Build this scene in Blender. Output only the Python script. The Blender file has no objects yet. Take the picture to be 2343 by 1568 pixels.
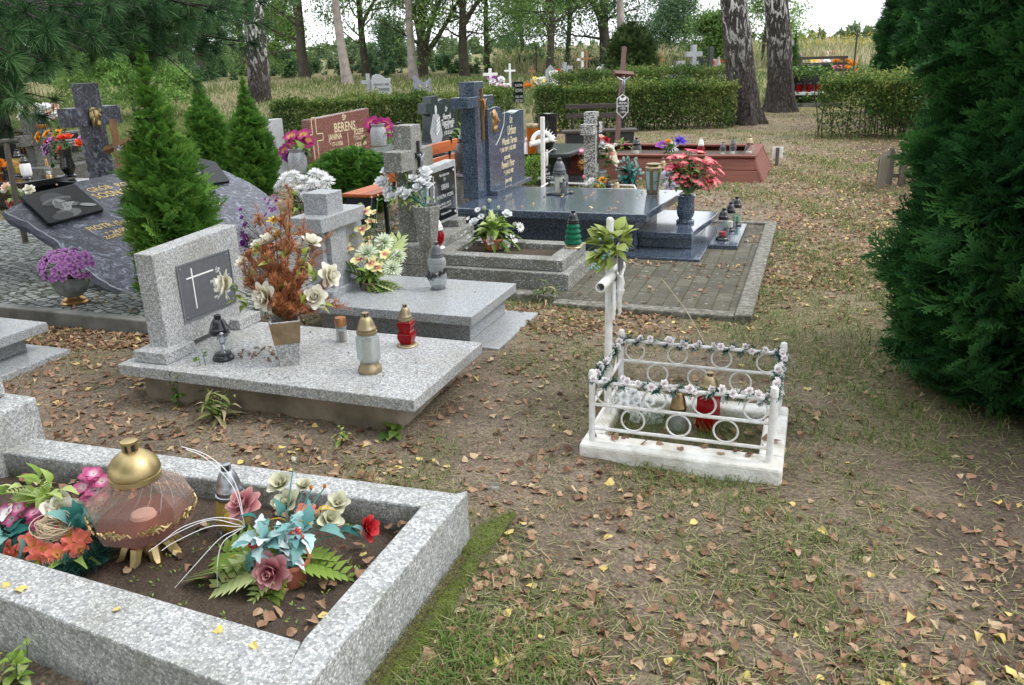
import bpy, math, random
import numpy as np
from mathutils import Vector, Matrix
PI = math.pi
rnd = random.Random(11)
rng = np.random.default_rng(11)
SC = bpy.context.scene
COL = SC.collection
# ------------------------------------------------------------------ camera
F0, CX, CY, H = 1850.0, 1171.0, 784.0, 1.62
CR = np.array([0.94, 0.3401, -0.0278]); CU = np.array([-0.0867, 0.317, 0.9445]); CF = np.array([-0.33, 0.8854, -0.3274])
CR /= np.linalg.norm(CR); CF -= CR*(CF@CR); CF /= np.linalg.norm(CF); CU = np.cross(CR, CF)
def ray(u, v): return CF*F0 + CR*(u-CX) - CU*(v-CY)
def at(u, v, z=0.0):
    d = ray(u, v); t = (z-H)/d[2]
    return Vector((d[0]*t, d[1]*t, z))
def gzD(D): return np.interp(D, [0, 18, 22, 30, 50, 80, 130, 200], [0, 0, .06, .34, 1.18, 2.0, 3.0, 3.2])
def gz(x, y): return float(gzD(-.33*x+.885*y))
def atD(u, D):                      # ground point in image column u at distance D
    d = ray(u, 165-.03*(u-CX))/F0*D; k = D/(-.33*d[0]+.885*d[1]); x, y = d[0]*k, d[1]*k
    return Vector((x, y, gz(x, y)))
def vw(u, v, D):
    d = ray(u, v)/F0*D
    return Vector((d[0], d[1], d[2]+H))
def ztop(p, v):                      # height above p at which its vertical meets image row v
    z = p[2]
    for _ in range(60):
        q = np.array([p[0], p[1], z-H]); vv = CY-F0*(q@CU)/(q@CF); z += (vv-v)/F0*(q@CF)
    return z-p[2]
cam = bpy.data.cameras.new('camera'); co = bpy.data.objects.new('camera', cam); COL.objects.link(co)
cam.sensor_width = 36; cam.lens = 36*F0/2342; cam.clip_end = 2000; cam.clip_start = .05
co.matrix_world = Matrix(((CR[0], CU[0], -CF[0], 0), (CR[1], CU[1], -CF[1], 0), (CR[2], CU[2], -CF[2], H), (0, 0, 0, 1)))
SC.camera = co
# ------------------------------------------------------------------ materials
def lin(c):
    if isinstance(c, str):
        c = [int(c[i:i+2], 16)/255 for i in (0, 2, 4)]
        c = [x/12.92 if x < .04 else ((x+.055)/1.055)**2.4 for x in c]
    return (c[0], c[1], c[2], 1)
def new(name):
    m = bpy.data.materials.new(name); m.use_nodes = True; nt = m.node_tree
    return m, nt, nt.nodes['Principled BSDF']
def N(nt, typ, **k):
    n = nt.nodes.new(typ)
    for a, b in k.items():
        if a in ('op',): n.operation = b
        elif hasattr(n, a): setattr(n, a, b)
        else: n.inputs[a.replace('_', ' ')].default_value = b
    return n
def ramp(nt, stops, interp='LINEAR'):
    r = nt.nodes.new('ShaderNodeValToRGB'); e = r.color_ramp; e.interpolation = interp
    while len(e.elements) < len(stops): e.elements.new(.5)
    for el, (p, c) in zip(e.elements, stops): el.position = p; el.color = lin(c)
    return r
def mixc(nt, fac, a, b, mode='MIX'):
    m = nt.nodes.new('ShaderNodeMix'); m.data_type = 'RGBA'; m.blend_type = mode
    for s, x in ((m.inputs[0], fac), (m.inputs[6], a), (m.inputs[7], b)):
        if isinstance(x, (int, float)): s.default_value = x
        elif isinstance(x, (tuple, str)): s.default_value = lin(x)
        else: nt.links.new(x, s)
    return m.outputs[2]
def noise(nt, scale, detail=4, rough=.55, vec=None, dist=0):
    n = nt.nodes.new('ShaderNodeTexNoise'); n.inputs['Scale'].default_value = scale; n.inputs['Detail'].default_value = detail
    n.inputs['Roughness'].default_value = rough; n.inputs['Distortion'].default_value = dist
    if vec is None: vec = nt.nodes.new('ShaderNodeTexCoord').outputs['Object']
    nt.links.new(vec, n.inputs['Vector']); return n.outputs['Fac']
def voro(nt, scale, feature='F1', vec=None, rand=1):
    n = nt.nodes.new('ShaderNodeTexVoronoi'); n.feature = feature; n.inputs['Scale'].default_value = scale; n.inputs['Randomness'].default_value = rand
    if vec is None: vec = nt.nodes.new('ShaderNodeTexCoord').outputs['Object']
    nt.links.new(vec, n.inputs['Vector']); return n
def bump(nt, b, fac, strength, dist=.01):
    n = nt.nodes.new('ShaderNodeBump'); n.inputs['Strength'].default_value = strength; n.inputs['Distance'].default_value = dist
    nt.links.new(fac, n.inputs['Height']); nt.links.new(n.outputs[0], b.inputs['Normal'])
def simple(name, col, rough=.6, metal=0, var=.25, vscale=8, bmp=0, bscale=60, coat=0, col2=None):
    m, nt, b = new(name); L = nt.links
    b.inputs['Roughness'].default_value = rough; b.inputs['Metallic'].default_value = metal
    if coat: b.inputs['Coat Weight'].default_value = coat
    c = lin(col)
    if var:
        f = noise(nt, vscale)
        lo = lin(col2) if col2 else tuple(x*(1-var) for x in c[:3])+(1,); hi = tuple(min(1, x*(1+var*.6)) for x in c[:3])+(1,)
        r = ramp(nt, [(.3, lo[:3]), (.7, hi[:3])]); L.new(f, r.inputs[0]); L.new(r.outputs[0], b.inputs['Base Color'])
    else: b.inputs['Base Color'].default_value = c
    if bmp: bump(nt, b, noise(nt, bscale), bmp)
    return m
def chips(name, stops, scale, rough=.5, stain=None, samt=.5, sscale=3, bmp=.15, edge=None, coat=0, fine=None):
    """stone of coloured grains: cells of random tone, optional mortar between, blotches of dirt"""
    m, nt, b = new(name); L = nt.links
    tc = nt.nodes.new('ShaderNodeTexCoord').outputs['Object']
    v = voro(nt, scale, vec=tc); sep = nt.nodes.new('ShaderNodeSeparateColor'); L.new(v.outputs['Color'], sep.inputs[0])
    r = ramp(nt, stops, 'LINEAR'); L.new(sep.outputs[0], r.inputs[0]); c = r.outputs[0]
    if edge:
        e = voro(nt, scale, 'DISTANCE_TO_EDGE', tc); er = ramp(nt, [(edge[1]*.5, (0, 0, 0)), (edge[1], (1, 1, 1))]); L.new(e.outputs['Distance'], er.inputs[0])
        c = mixc(nt, er.outputs[0], edge[0], c)
    if fine:
        g = ramp(nt, [(.35, (0, 0, 0)), (.65, (1, 1, 1))]); L.new(noise(nt, scale*fine[1], 2, .6, tc), g.inputs[0]); c = mixc(nt, .35, c, mixc(nt, g.outputs[0], fine[0], c))
    if stain:
        s = ramp(nt, [(.45, (0, 0, 0)), (.72, (samt, samt, samt))]); L.new(noise(nt, sscale, 8, .65, tc), s.inputs[0]); c = mixc(nt, s.outputs[0], c, stain)
    L.new(c, b.inputs['Base Color']); b.inputs['Roughness'].default_value = rough
    if coat: b.inputs['Coat Weight'].default_value = coat; b.inputs['Coat Roughness'].default_value = .08
    if bmp: bump(nt, b, noise(nt, scale*1.5, 4, .6, tc), bmp, .004)
    return m
def tcol(name, stops, trans=.2, rough=.6, interp='LINEAR', spec=.18):
    """colour from the per-leaf / per-petal value t"""
    m, nt, b = new(name); L = nt.links
    a = nt.nodes.new('ShaderNodeAttribute'); a.attribute_name = 't'
    r = ramp(nt, stops, interp); L.new(a.outputs['Fac'], r.inputs[0]); L.new(r.outputs[0], b.inputs['Base Color'])
    b.inputs['Roughness'].default_value = rough; b.inputs['Specular IOR Level'].default_value = spec
    if trans:
        tr = nt.nodes.new('ShaderNodeBsdfTranslucent'); L.new(r.outputs[0], tr.inputs[0])
        mx = nt.nodes.new('ShaderNodeMixShader'); mx.inputs[0].default_value = trans
        L.new(b.outputs[0], mx.inputs[1]); L.new(tr.outputs[0], mx.inputs[2]); L.new(mx.outputs[0], nt.nodes['Material Output'].inputs[0])
    return m
def glassm(name, col, dens=.25, rough=.05):
    """thin glass: tinted pass-through, sharp reflection at grazing angles, faint haze of dust"""
    m, nt, b = new(name); L = nt.links
    tr = nt.nodes.new('ShaderNodeBsdfTransparent'); tr.inputs[0].default_value = lin(col)
    b.inputs['Base Color'].default_value = tuple(x*.55 for x in lin(col)[:3])+(1,); b.inputs['Roughness'].default_value = rough
    lw = nt.nodes.new('ShaderNodeLayerWeight'); lw.inputs[0].default_value = .35
    mr = nt.nodes.new('ShaderNodeMapRange'); mr.inputs[3].default_value = dens; mr.inputs[4].default_value = min(.9, dens+.4); L.new(lw.outputs['Facing'], mr.inputs[0])
    mx = nt.nodes.new('ShaderNodeMixShader'); L.new(mr.outputs[0], mx.inputs[0]); L.new(tr.outputs[0], mx.inputs[1]); L.new(b.outputs[0], mx.inputs[2])
    L.new(mx.outputs[0], nt.nodes['Material Output'].inputs[0]); return m
# ------------------------------------------------------------------ meshes
class MB:
    def __init__(s): s.v = []; s.f = []; s.m = []
    def raw(s, V, F, M=None, m=0):
        o = len(s.v)
        for p in V: s.v.append((M @ Vector(p)) if M is not None else Vector(p))
        for f in F: s.f.append([i+o for i in f]); s.m.append(m)
        return s
    def box(s, c, d, rz=0, M=None, m=0, top=1.0):
        x, y, z = d[0]/2, d[1]/2, d[2]/2
        V = [(-x, -y, -z), (x, -y, -z), (x, y, -z), (-x, y, -z), (-x*top, -y*top, z), (x*top, -y*top, z), (x*top, y*top, z), (-x*top, y*top, z)]
        T = Matrix.Translation(c) @ Matrix.Rotation(rz, 4, 'Z')
        if M is not None: T = M @ T
        return s.raw(V, [(0, 3, 2, 1), (4, 5, 6, 7), (0, 1, 5, 4), (1, 2, 6, 5), (2, 3, 7, 6), (3, 0, 4, 7)], T, m)
    def prism(s, P, z0, z1, M=None, m=0, top=1.0):
        n = len(P); cx = sum(p[0] for p in P)/n; cy = sum(p[1] for p in P)/n
        V = [(p[0], p[1], z0) for p in P]+[(cx+(p[0]-cx)*top, cy+(p[1]-cy)*top, z1) for p in P]
        F = [list(range(n))[::-1], list(range(n, 2*n))]+[(i, (i+1) % n, n+(i+1) % n, n+i) for i in range(n)]
        return s.raw(V, F, M, m)
    def lathe(s, prof, n=20, M=None, m=0, rot=0, caps=True, sx=1, sy=1, twist=0, lobe=None):
        V = []; F = []; k = len(prof)
        for j, (r, z) in enumerate(prof):
            for i in range(n):
                a = 2*PI*i/n+rot+twist*z; q = r*(1+lobe[1]*math.cos(lobe[0]*a)) if lobe else r
                V.append((q*math.cos(a)*sx, q*math.sin(a)*sy, z))
        for j in range(k-1):
            for i in range(n): F.append((j*n+i, j*n+(i+1) % n, (j+1)*n+(i+1) % n, (j+1)*n+i))
        if caps: F.append(list(range(n))[::-1]); F.append([(k-1)*n+i for i in range(n)])
        return s.raw(V, F, M, m)
    def tube(s, pts, r, n=8, M=None, m=0, caps=True, wob=0):
        P = [Vector(p) for p in pts]; k = len(P); R = r if isinstance(r, (list, tuple)) else [r]*k
        V = []; F = []; up = None
        for j in range(k):
            t = (P[min(j+1, k-1)]-P[max(j-1, 0)]).normalized()
            if up is None: up = Vector((0, 0, 1)) if abs(t.z) < .9 else Vector((1, 0, 0))
            a = t.cross(up).normalized(); b = a.cross(t).normalized(); up = b
            for i in range(n):
                g = 2*PI*i/n; q = R[j]*(1+(rnd.uniform(-wob, wob) if wob else 0))
                V.append(P[j]+a*(math.cos(g)*q)+b*(math.sin(g)*q))
        for j in range(k-1):
            for i in range(n): F.append((j*n+(i+1) % n, j*n+i, (j+1)*n+i, (j+1)*n+(i+1) % n))
        if caps: F.append(list(range(n))); F.append([(k-1)*n+i for i in range(n)][::-1])
        return s.raw(V, F, M, m)
    def ball(s, c, r, n=10, k=6, M=None, m=0):
        r = r if isinstance(r, (tuple, list)) else (r, r, r)
        V = [(c[0], c[1], c[2]-r[2])]; F = []
        for j in range(1, k):
            a = PI*j/k
            for i in range(n): g = 2*PI*i/n; V.append((c[0]+r[0]*math.sin(a)*math.cos(g), c[1]+r[1]*math.sin(a)*math.sin(g), c[2]-r[2]*math.cos(a)))
        V.append((c[0], c[1], c[2]+r[2])); e = len(V)-1
        for i in range(n):
            F.append((0, 1+(i+1) % n, 1+i)); F.append((e, e-n+i, e-n+(i+1) % n))
            for j in range(k-2): F.append((1+j*n+i, 1+j*n+(i+1) % n, 1+(j+1)*n+(i+1) % n, 1+(j+1)*n+i))
        return s.raw(V, F, M, m)
    def torus(s, c, R, r, n=20, k=6, M=None, m=0, sx=1):
        V = []; F = []
        for i in range(n):
            a = 2*PI*i/n
            for j in range(k): b = 2*PI*j/k; V.append((c[0]+(R+r*math.cos(b))*math.cos(a)*sx, c[1]+(R+r*math.cos(b))*math.sin(a), c[2]+r*math.sin(b)))
        for i in range(n):
            for j in range(k): F.append((i*k+j, ((i+1) % n)*k+j, ((i+1) % n)*k+(j+1) % k, i*k+(j+1) % k))
        return s.raw(V, F, M, m)
    def mesh(s, name, mats, smooth=True, angle=38):
        me = bpy.data.meshes.new(name); me.from_pydata([tuple(v) for v in s.v], [], s.f)
        for m in (mats if isinstance(mats, (list, tuple)) else [mats]): me.materials.append(m)
        me.polygons.foreach_set('material_index', s.m)
        me.polygons.foreach_set('use_smooth', [bool(smooth)]*len(s.f))
        if smooth: me.set_sharp_from_angle(angle=math.radians(angle))
        me.update(); return me
    def obj(s, name, mats, parent=None, smooth=True, bev=0, loc=None, angle=38, seg=2):
        o = bpy.data.objects.new(name, s.mesh(name, mats, smooth, angle)); COL.objects.link(o)
        if parent: o.parent = parent
        if loc is not None: o.location = loc
        if bev:
            b = o.modifiers.new('bevel', 'BEVEL'); b.width = bev; b.segments = seg; b.limit_method = 'ANGLE'; b.angle_limit = math.radians(40)
        return o
def thing(name, label, cat, loc=(0, 0, 0), rz=0, group=None):
    o = bpy.data.objects.new(name, None); COL.objects.link(o); o.location = loc; o.rotation_euler = (0, 0, rz); o.empty_display_size = .1
    o['label'] = label; o['category'] = cat
    if group: o['group'] = group
    return o
def tag(o, label, cat, group=None):
    o['label'] = label; o['category'] = cat
    if group: o['group'] = group
    return o
def child(name, me, parent, M):
    o = bpy.data.objects.new(name, me); COL.objects.link(o); o.parent = parent; o.matrix_local = M; return o
def npmesh(name, V, Q, t, mats, mi=None, smooth=False):
    """fast mesh of quads from arrays"""
    me = bpy.data.meshes.new(name); V = np.asarray(V, np.float32); Q = np.asarray(Q, np.int32)
    me.vertices.add(len(V)); me.vertices.foreach_set('co', V.ravel()); me.loops.add(Q.size); me.loops.foreach_set('vertex_index', Q.ravel())
    me.polygons.add(len(Q)); me.polygons.foreach_set('loop_start', np.arange(0, Q.size, 4, dtype=np.int32))
    for m in (mats if isinstance(mats, (list, tuple)) else [mats]): me.materials.append(m)
    if mi is not None: me.polygons.foreach_set('material_index', np.asarray(mi, np.int32))
    me.polygons.foreach_set('use_smooth', np.full(len(Q), smooth))
    a = me.attributes.new('t', 'FLOAT', 'POINT'); a.data.foreach_set('value', np.asarray(t, np.float32))
    me.update(calc_edges=True); return me
def unit(a): return a/np.maximum(np.linalg.norm(a, axis=-1, keepdims=True), 1e-9)
def frames(x, up):
    """rotation matrices whose first column is x and third is near up"""
    x = unit(np.asarray(x, float)); up = np.broadcast_to(np.asarray(up, float), x.shape)
    y = unit(np.cross(up, x)); z = np.cross(x, y); return np.stack([x, y, z], -1)
def inst(T, P, R, S, t=None, jit=.0):
    """copies of a template (V, Q, t) -> arrays"""
    V, Q, tt = T; n = len(P); S = np.broadcast_to(np.asarray(S, float), (n,))
    W = np.einsum('nij,kj->nki', R, V)*S[:, None, None]+np.asarray(P)[:, None, :]
    QQ = Q[None]+(np.arange(n)*len(V))[:, None, None]
    t0 = np.broadcast_to(tt, (n, len(V))) if t is None else np.clip(np.asarray(t)[:, None]+(tt-.5)[None]*.35, 0, 1)
    return W.reshape(-1, 3), QQ.reshape(-1, 4), t0.ravel()
def join(parts):
    V, Q, t, o = [], [], [], 0
    for a, b, c in parts: V.append(a); Q.append(b+o); t.append(c); o += len(a)
    return np.concatenate(V), np.concatenate(Q), np.concatenate(t)
def npobj(name, arr, mats, parent=None, smooth=False, loc=None):
    o = bpy.data.objects.new(name, npmesh(name, *arr, mats, smooth=smooth)); COL.objects.link(o)
    if parent: o.parent = parent
    if loc is not None: o.location = loc
    return o
def leafT(n=3, W=.5, curl=.25, fold=.15, pw=.8, tip=1.0):
    """leaf of unit length along x, width W, folded along the rib"""
    V = []; Q = []; t = []
    for i in range(n+1):
        s = i/n; w = W*.5*max(.03, math.sin(PI*min(1, s**pw*tip)))if i < n else .012
        z = curl*(s-s*s*1.6)
        for k, y in enumerate((-w, 0, w)): V.append((s, y, z+(fold*abs(y) if k != 1 else 0))); t.append(.35+.3*s+(.1 if k == 1 else 0))
    for i in range(n):
        for k in range(2): a = i*3+k; Q.append((a, a+3, a+4, a+1))
    return np.array(V), np.array(Q), np.array(t)
def strip(a, b, w, up=(0, 0, 1)):
    a = np.array(a, float); b = np.array(b, float); d = b-a; s = np.cross(up, d); s = s/(np.linalg.norm(s)+1e-9)*w/2
    return np.array([a-s, a+s, b+s*.35, b-s*.35])
def stripsT(segs):
    V = []; Q = []; t = []
    for a, b, w, t0, t1 in segs:
        Q.append(np.arange(4)+4*len(Q)); V.append(strip(a, b, w)); t += [t0, t0, t1, t1]
    return np.concatenate(V), np.array(Q), np.array(t)
def sprayT(nb=7, droop=.12, seed=1, w=.045):
    """flat feathery conifer spray of unit length along x"""
    r = random.Random(seed); S = []
    z = lambda x: -droop*x*x
    for i in range(3): a, b = i/3, (i+1)/3; S.append(((a, 0, z(a)), (b, 0, z(b)), w, .3, .5))
    for i in range(nb):
        x = .1+.82*i/nb; L = (.5-.36*abs(x-.35))*r.uniform(.8, 1.15)
        for sg in (-1, 1):
            an = r.uniform(.55, .8)*sg; dx, dy = math.cos(an), math.sin(an); zz = z(x); up = r.uniform(-.05, .1)
            e = (x+dx*L, dy*L, zz-.1*L+up*L); S.append(((x, 0, zz), e, w*1.1, .35, .75))
            for k in (.35, .62, .85):
                p = tuple(np.array((x, 0, zz))*(1-k)+np.array(e)*k)
                for s2 in (-1, 1):
                    a2 = an+s2*.6; l2 = L*.32*(1.1-k*.5); S.append((p, (p[0]+math.cos(a2)*l2, p[1]+math.sin(a2)*l2, p[2]+.02), w*.95, .5, .95))
    return stripsT(S)
LEAF = leafT(); LEAF1 = leafT(2, .45, .1, .2)
def rdir(n, zb=0.0):
    v = rng.normal(size=(n, 3)); v[:, 2] += zb; return unit(v)
def fnoise(P, s, seed=0):
    """cheap smooth 3-D noise in -1..1"""
    r = np.random.default_rng(seed); o = np.zeros(len(P))
    for k in range(5):
        d = r.normal(size=3); ph = r.uniform(0, 6.28); o += np.sin(P@d*s*(1+.35*k)+ph)
    return o/5*1.5
# ---------------------------------------------------- writing
def text(body, size, mat, parent, M, align='CENTER', shear=0, ext=.0008, name='inscription', space=1.0, sx=1.0, bold=0):
    cu = bpy.data.curves.new('t', 'FONT'); cu.body = body; cu.size = size; cu.align_x = align; cu.align_y = 'CENTER'; cu.shear = shear
    cu.extrude = ext; cu.space_line = space; cu.resolution_u = 2; cu.offset = bold
    o = bpy.data.objects.new('t', cu); COL.objects.link(o); dg = bpy.context.evaluated_depsgraph_get()
    me = bpy.data.meshes.new_from_object(o.evaluated_get(dg)); bpy.data.objects.remove(o); bpy.data.curves.remove(cu)
    me.name = name; me.materials.clear(); me.materials.append(mat)
    q = bpy.data.objects.new(name, me); COL.objects.link(q); q.parent = parent; q.matrix_local = M @ Matrix.Diagonal((sx, 1, 1, 1)); return q
def faceX(x, y, z):       # frame of writing on a face that looks towards +X: text runs along +Y, upright along Z
    return Matrix(((0, 0, 1, x), (1, 0, 0, y), (0, 1, 0, z), (0, 0, 0, 1)))
def faceY(x, y, z):       # on a face that looks towards -Y
    return Matrix(((1, 0, 0, x), (0, 0, -1, y), (0, 1, 0, z), (0, 0, 0, 1)))
def smooth(pts, n=6):      # Catmull-Rom curve through points
    P = [Vector(p) for p in pts]; P = [P[0]*2-P[1]]+P+[P[-1]*2-P[-2]]; out = []
    for i in range(1, len(P)-2):
        for k in range(n): t = k/n; out.append(.5*((2*P[i])+(P[i+1]-P[i-1])*t+(2*P[i-1]-5*P[i]+4*P[i+1]-P[i+2])*t*t+(3*P[i]-P[i-1]-3*P[i+1]+P[i+2])*t**3))
    return out+[P[-2]]
def zframe(p, d, roll=0.0, s=1.0):   # matrix that puts local z along d
    d = Vector(d).normalized(); q = d.to_track_quat('Z', 'Y').to_matrix().to_4x4()
    return Matrix.Translation(p) @ q @ Matrix.Rotation(roll, 4, 'Z') @ Matrix.Scale(s, 4)
# ------------------------------------------------------------------ world and light
SUN_AZ, SUN_EL = math.radians(72), math.radians(52)
W = bpy.data.worlds.new('World'); SC.world = W; W.use_nodes = True; nt = W.node_tree; bg = nt.nodes['Background']
sky = nt.nodes.new('ShaderNodeTexSky'); sky.sky_type = 'NISHITA'; sky.sun_disc = False; sky.sun_elevation = SUN_EL; sky.sun_rotation = SUN_AZ
sky.air_density = 1.0; sky.dust_density = 2.0
tc = nt.nodes.new('ShaderNodeTexCoord'); mp = nt.nodes.new('ShaderNodeMapping'); mp.inputs['Scale'].default_value = (1, 1, 2.2); nt.links.new(tc.outputs['Generated'], mp.inputs[0])
cl = ramp(nt, [(.25, (.75, .75, .75)), (.55, (1, 1, 1))]); nt.links.new(noise(nt, 2.2, 6, .55, mp.outputs[0]), cl.inputs[0])
c = mixc(nt, cl.outputs[0], sky.outputs[0], (13.0, 13.5, 14.2)); nt.links.new(c, bg.inputs[0]); bg.inputs[1].default_value = .10
su = bpy.data.lights.new('sun', 'SUN'); su.energy = 1.5; su.angle = math.radians(18); su.color = (1, .95, .88)
so = bpy.data.objects.new('sun', su); COL.objects.link(so); so.location = (0, 0, 30)
sd = Vector((math.sin(SUN_AZ)*math.cos(SUN_EL), math.cos(SUN_AZ)*math.cos(SUN_EL), math.sin(SUN_EL)))
so.rotation_euler = (-sd).to_track_quat('-Z', 'Y').to_euler()
SC.view_settings.view_transform = 'Standard'; SC.view_settings.look = 'None'; SC.view_settings.gamma = 1; SC.view_settings.exposure = .58
# ------------------------------------------------------------------ materials
TZ = chips('terrazzo', [(0, '636668'), (.3, '888b8d'), (.55, 'a9abac'), (1, 'd3d3d0')], 135, .6, '7d7a6c', .5, 4, .25, (( .30, .305, .31), .12))
TZF = chips('coarse_terrazzo', [(0, '6f7375'), (.3, '969a9c'), (.6, 'b7baba'), (1, 'dadad7')], 120, .6, '6e6e60', .55, 6, .35, ((.29, .295, .30), .12))
TZD = chips('weathered_terrazzo', [(0, '62635d'), (.4, '868782'), (.75, 'b2b3af'), (1, 'dcdcd8')], 95, .75, '5a5746', .7, 4, .4, ((.17, .17, .155), .2))
def moss_low(m, z0, z1, amt=.9):     # green black growth on the lower, damp part of the stone
    nt = m.node_tree; b = nt.nodes['Principled BSDF']; src = b.inputs['Base Color'].links[0].from_socket; tc = nt.nodes.new('ShaderNodeTexCoord').outputs['Object']
    sx = nt.nodes.new('ShaderNodeSeparateXYZ'); nt.links.new(tc, sx.inputs[0]); n1 = noise(nt, 14, 8, .7, tc)
    ad = nt.nodes.new('ShaderNodeMath'); ad.operation = 'MULTIPLY_ADD'; nt.links.new(n1, ad.inputs[0]); ad.inputs[1].default_value = .22; nt.links.new(sx.outputs[2], ad.inputs[2])
    mr = nt.nodes.new('ShaderNodeMapRange'); nt.links.new(ad.outputs[0], mr.inputs[0]); mr.inputs[1].default_value = z1+.11; mr.inputs[2].default_value = z0+.11; mr.inputs[3].default_value = 0; mr.inputs[4].default_value = amt
    r = ramp(nt, [(.35, (.045, .042, .03)), (.6, (.06, .07, .02))]); nt.links.new(noise(nt, 6, 4, .6, tc), r.inputs[0]); nt.links.new(mixc(nt, mr.outputs[0], src, r.outputs[0]), b.inputs['Base Color'])
TZM = TZF.copy(); TZM.name = 'mossy_coarse_terrazzo'; moss_low(TZM, .08, .195)
moss_low(TZF, -.05, .06, .6)
GR = chips('grey_granite', [(0, '4a4e52'), (.25, '7d8186'), (.6, '989da1'), (1, 'babdc0')], 260, .35, '8a8578', .4, 5, .05)
BLU = chips('dark_blue_granite', [(0, '1a2029'), (.35, '333d4b'), (.7, '4a5769'), (1, '738094')], 210, .16, None, 0, 3, .0, None, .6)
RED = chips('red_granite', [(0, '2e1f1e'), (.3, '6a443e'), (.7, '84574f'), (1, '9a7067')], 150, .2, None, 0, 3, 0, None, .4)
BLK = chips('black_granite', [(0, '08090a'), (.7, '15171a'), (1, '2c3034')], 200, .1, None, 0, 3, 0, None, .5)
DGR = chips('dark_green_granite', [(0, '1a2022'), (.5, '2e3638'), (1, '4a5456')], 200, .2)
LGR = chips('pale_granite', [(0, '7a7d80'), (.5, '9a9da0'), (1, 'b5b8ba')], 160, .5)
def marbled():
    m, nt, b = new('marbled_blue_granite'); tc = nt.nodes.new('ShaderNodeTexCoord').outputs['Object']
    mp = nt.nodes.new('ShaderNodeMapping'); mp.inputs['Scale'].default_value = (1, 1, 1); mp.inputs['Rotation'].default_value = (.4, .6, .5); nt.links.new(tc, mp.inputs[0])
    f = noise(nt, 10, 10, .74, mp.outputs[0], 2.2)
    r = ramp(nt, [(.36, '17181d'), (.46, '303340'), (.54, '535866'), (.62, '8d94a3'), (.72, 'bac0cb')]); nt.links.new(f, r.inputs[0])
    g = ramp(nt, [(.38, (.4, .4, .42)), (.62, (1.1, 1.1, 1.1))]); nt.links.new(noise(nt, 38, 6, .7, tc, 1.6), g.inputs[0])
    nt.links.new(mixc(nt, .8, r.outputs[0], g.outputs[0], 'MULTIPLY'), b.inputs['Base Color']); b.inputs['Roughness'].default_value = .42; return m
MAR = marbled()
CON = simple('weathered_concrete', (.26, .215, .16), .9, 0, .5, 5, .5, 50)
CONG = simple('grey_concrete', (.19, .19, .178), .9, 0, .4, 6, .4, 60)
def mossy():
    m, nt, b = new('mossy_concrete'); r = ramp(nt, [(.38, (.12, .105, .075)), (.5, (.10, .12, .03)), (.62, (.115, .16, .025)), (.75, (.16, .15, .09))]); nt.links.new(noise(nt, 9, 8, .7), r.inputs[0])
    nt.links.new(r.outputs[0], b.inputs['Base Color']); b.inputs['Roughness'].default_value = 1; bump(nt, b, noise(nt, 90, 5, .7), 1, .01); return m
MOSS = mossy()
SOIL = chips('dark_soil', [(0, (.03, .022, .016)), (.6, (.065, .047, .034)), (1, (.12, .085, .06))], 260, 1, (.10, .07, .045), .6, 9, 1)
WHP = simple('white_paint', (.78, .79, .80), .55, 0, .1, 26, .4, 120, col2=(.62, .59, .53))
WHR = simple('rough_white_paint', (.74, .74, .72), .75, 0, .3, 9, .8, 35, col2=(.5, .47, .40))
WHT = simple('white_plastic', (.75, .75, .74), .4, 0, .05)
def gold(n, c, r=.3): return simple(n, c, r, 1, .12, 20)
GOLD = gold('brushed_gold', (.46, .36, .18), .42); BRZ = gold('bronze', (.45, .27, .12), .35); AGOLD = gold('pale_gold', (.36, .29, .18), .46); COP = gold('copper_lid', (.45, .22, .10), .45)
SIL = gold('silver', (.36, .38, .41), .35); BKP = simple('black_plastic', (.012, .014, .018), .3, 0, .1, coat=.3); GRP = simple('grey_plastic', (.09, .095, .105), .35, 0, .1, coat=.3)
GTXT = simple('gold_lettering', (.72, .52, .18), .4, .25, 0); WTXT = simple('white_lettering', (.75, .75, .74), .6, 0, 0); STXT = simple('silver_lettering', (.55, .56, .57), .5, .2, 0); BTXT = simple('dark_lettering', (.03, .03, .035), .6, 0, 0); PTXT = simple('pale_gold_lettering', (.66, .58, .36), .5, .2, 0); FTXT = simple('faded_gold_lettering', (.36, .28, .13), .5, .2, 0)
PLQ = simple('slate_grey_plate', (.10, .105, .115), .45, 0, .15, 30)
GL = glassm('clear_glass', (.93, .96, .95), .07); GLS = glassm('dusty_glass', (.80, .84, .84), .35, .2); GLR = glassm('red_glass', (.62, .012, .02), .42); GLA = glassm('amber_glass', (.92, .76, .68), .10); GLG = glassm('green_glass', (.02, .36, .2), .5); GLY = glassm('yellow_glass', (.86, .72, .25), .3); GLO = glassm('orange_glass', (.85, .27, .03), .5); GLK = glassm('smoked_glass', (.35, .36, .36), .4)
WAX = simple('candle_wax', (.72, .68, .60), .6, 0, .15, 20); REDP = simple('red_wax', (.45, .015, .02), .45, 0, .15, 20); BRW = simple('burnt_wax', (.23, .11, .06), .7, 0, .3, 40)
TERR = simple('terracotta', (.42, .145, .075), .7, 0, .2, 20, .2); OLV = simple('olive_plastic', (.16, .12, .06), .45, 0, .1); GPOT = simple('grey_pot', (.22, .23, .235), .5, 0, .1); YPOT = simple('yellow_plastic', (.75, .58, .03), .35, 0, .05)
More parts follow.
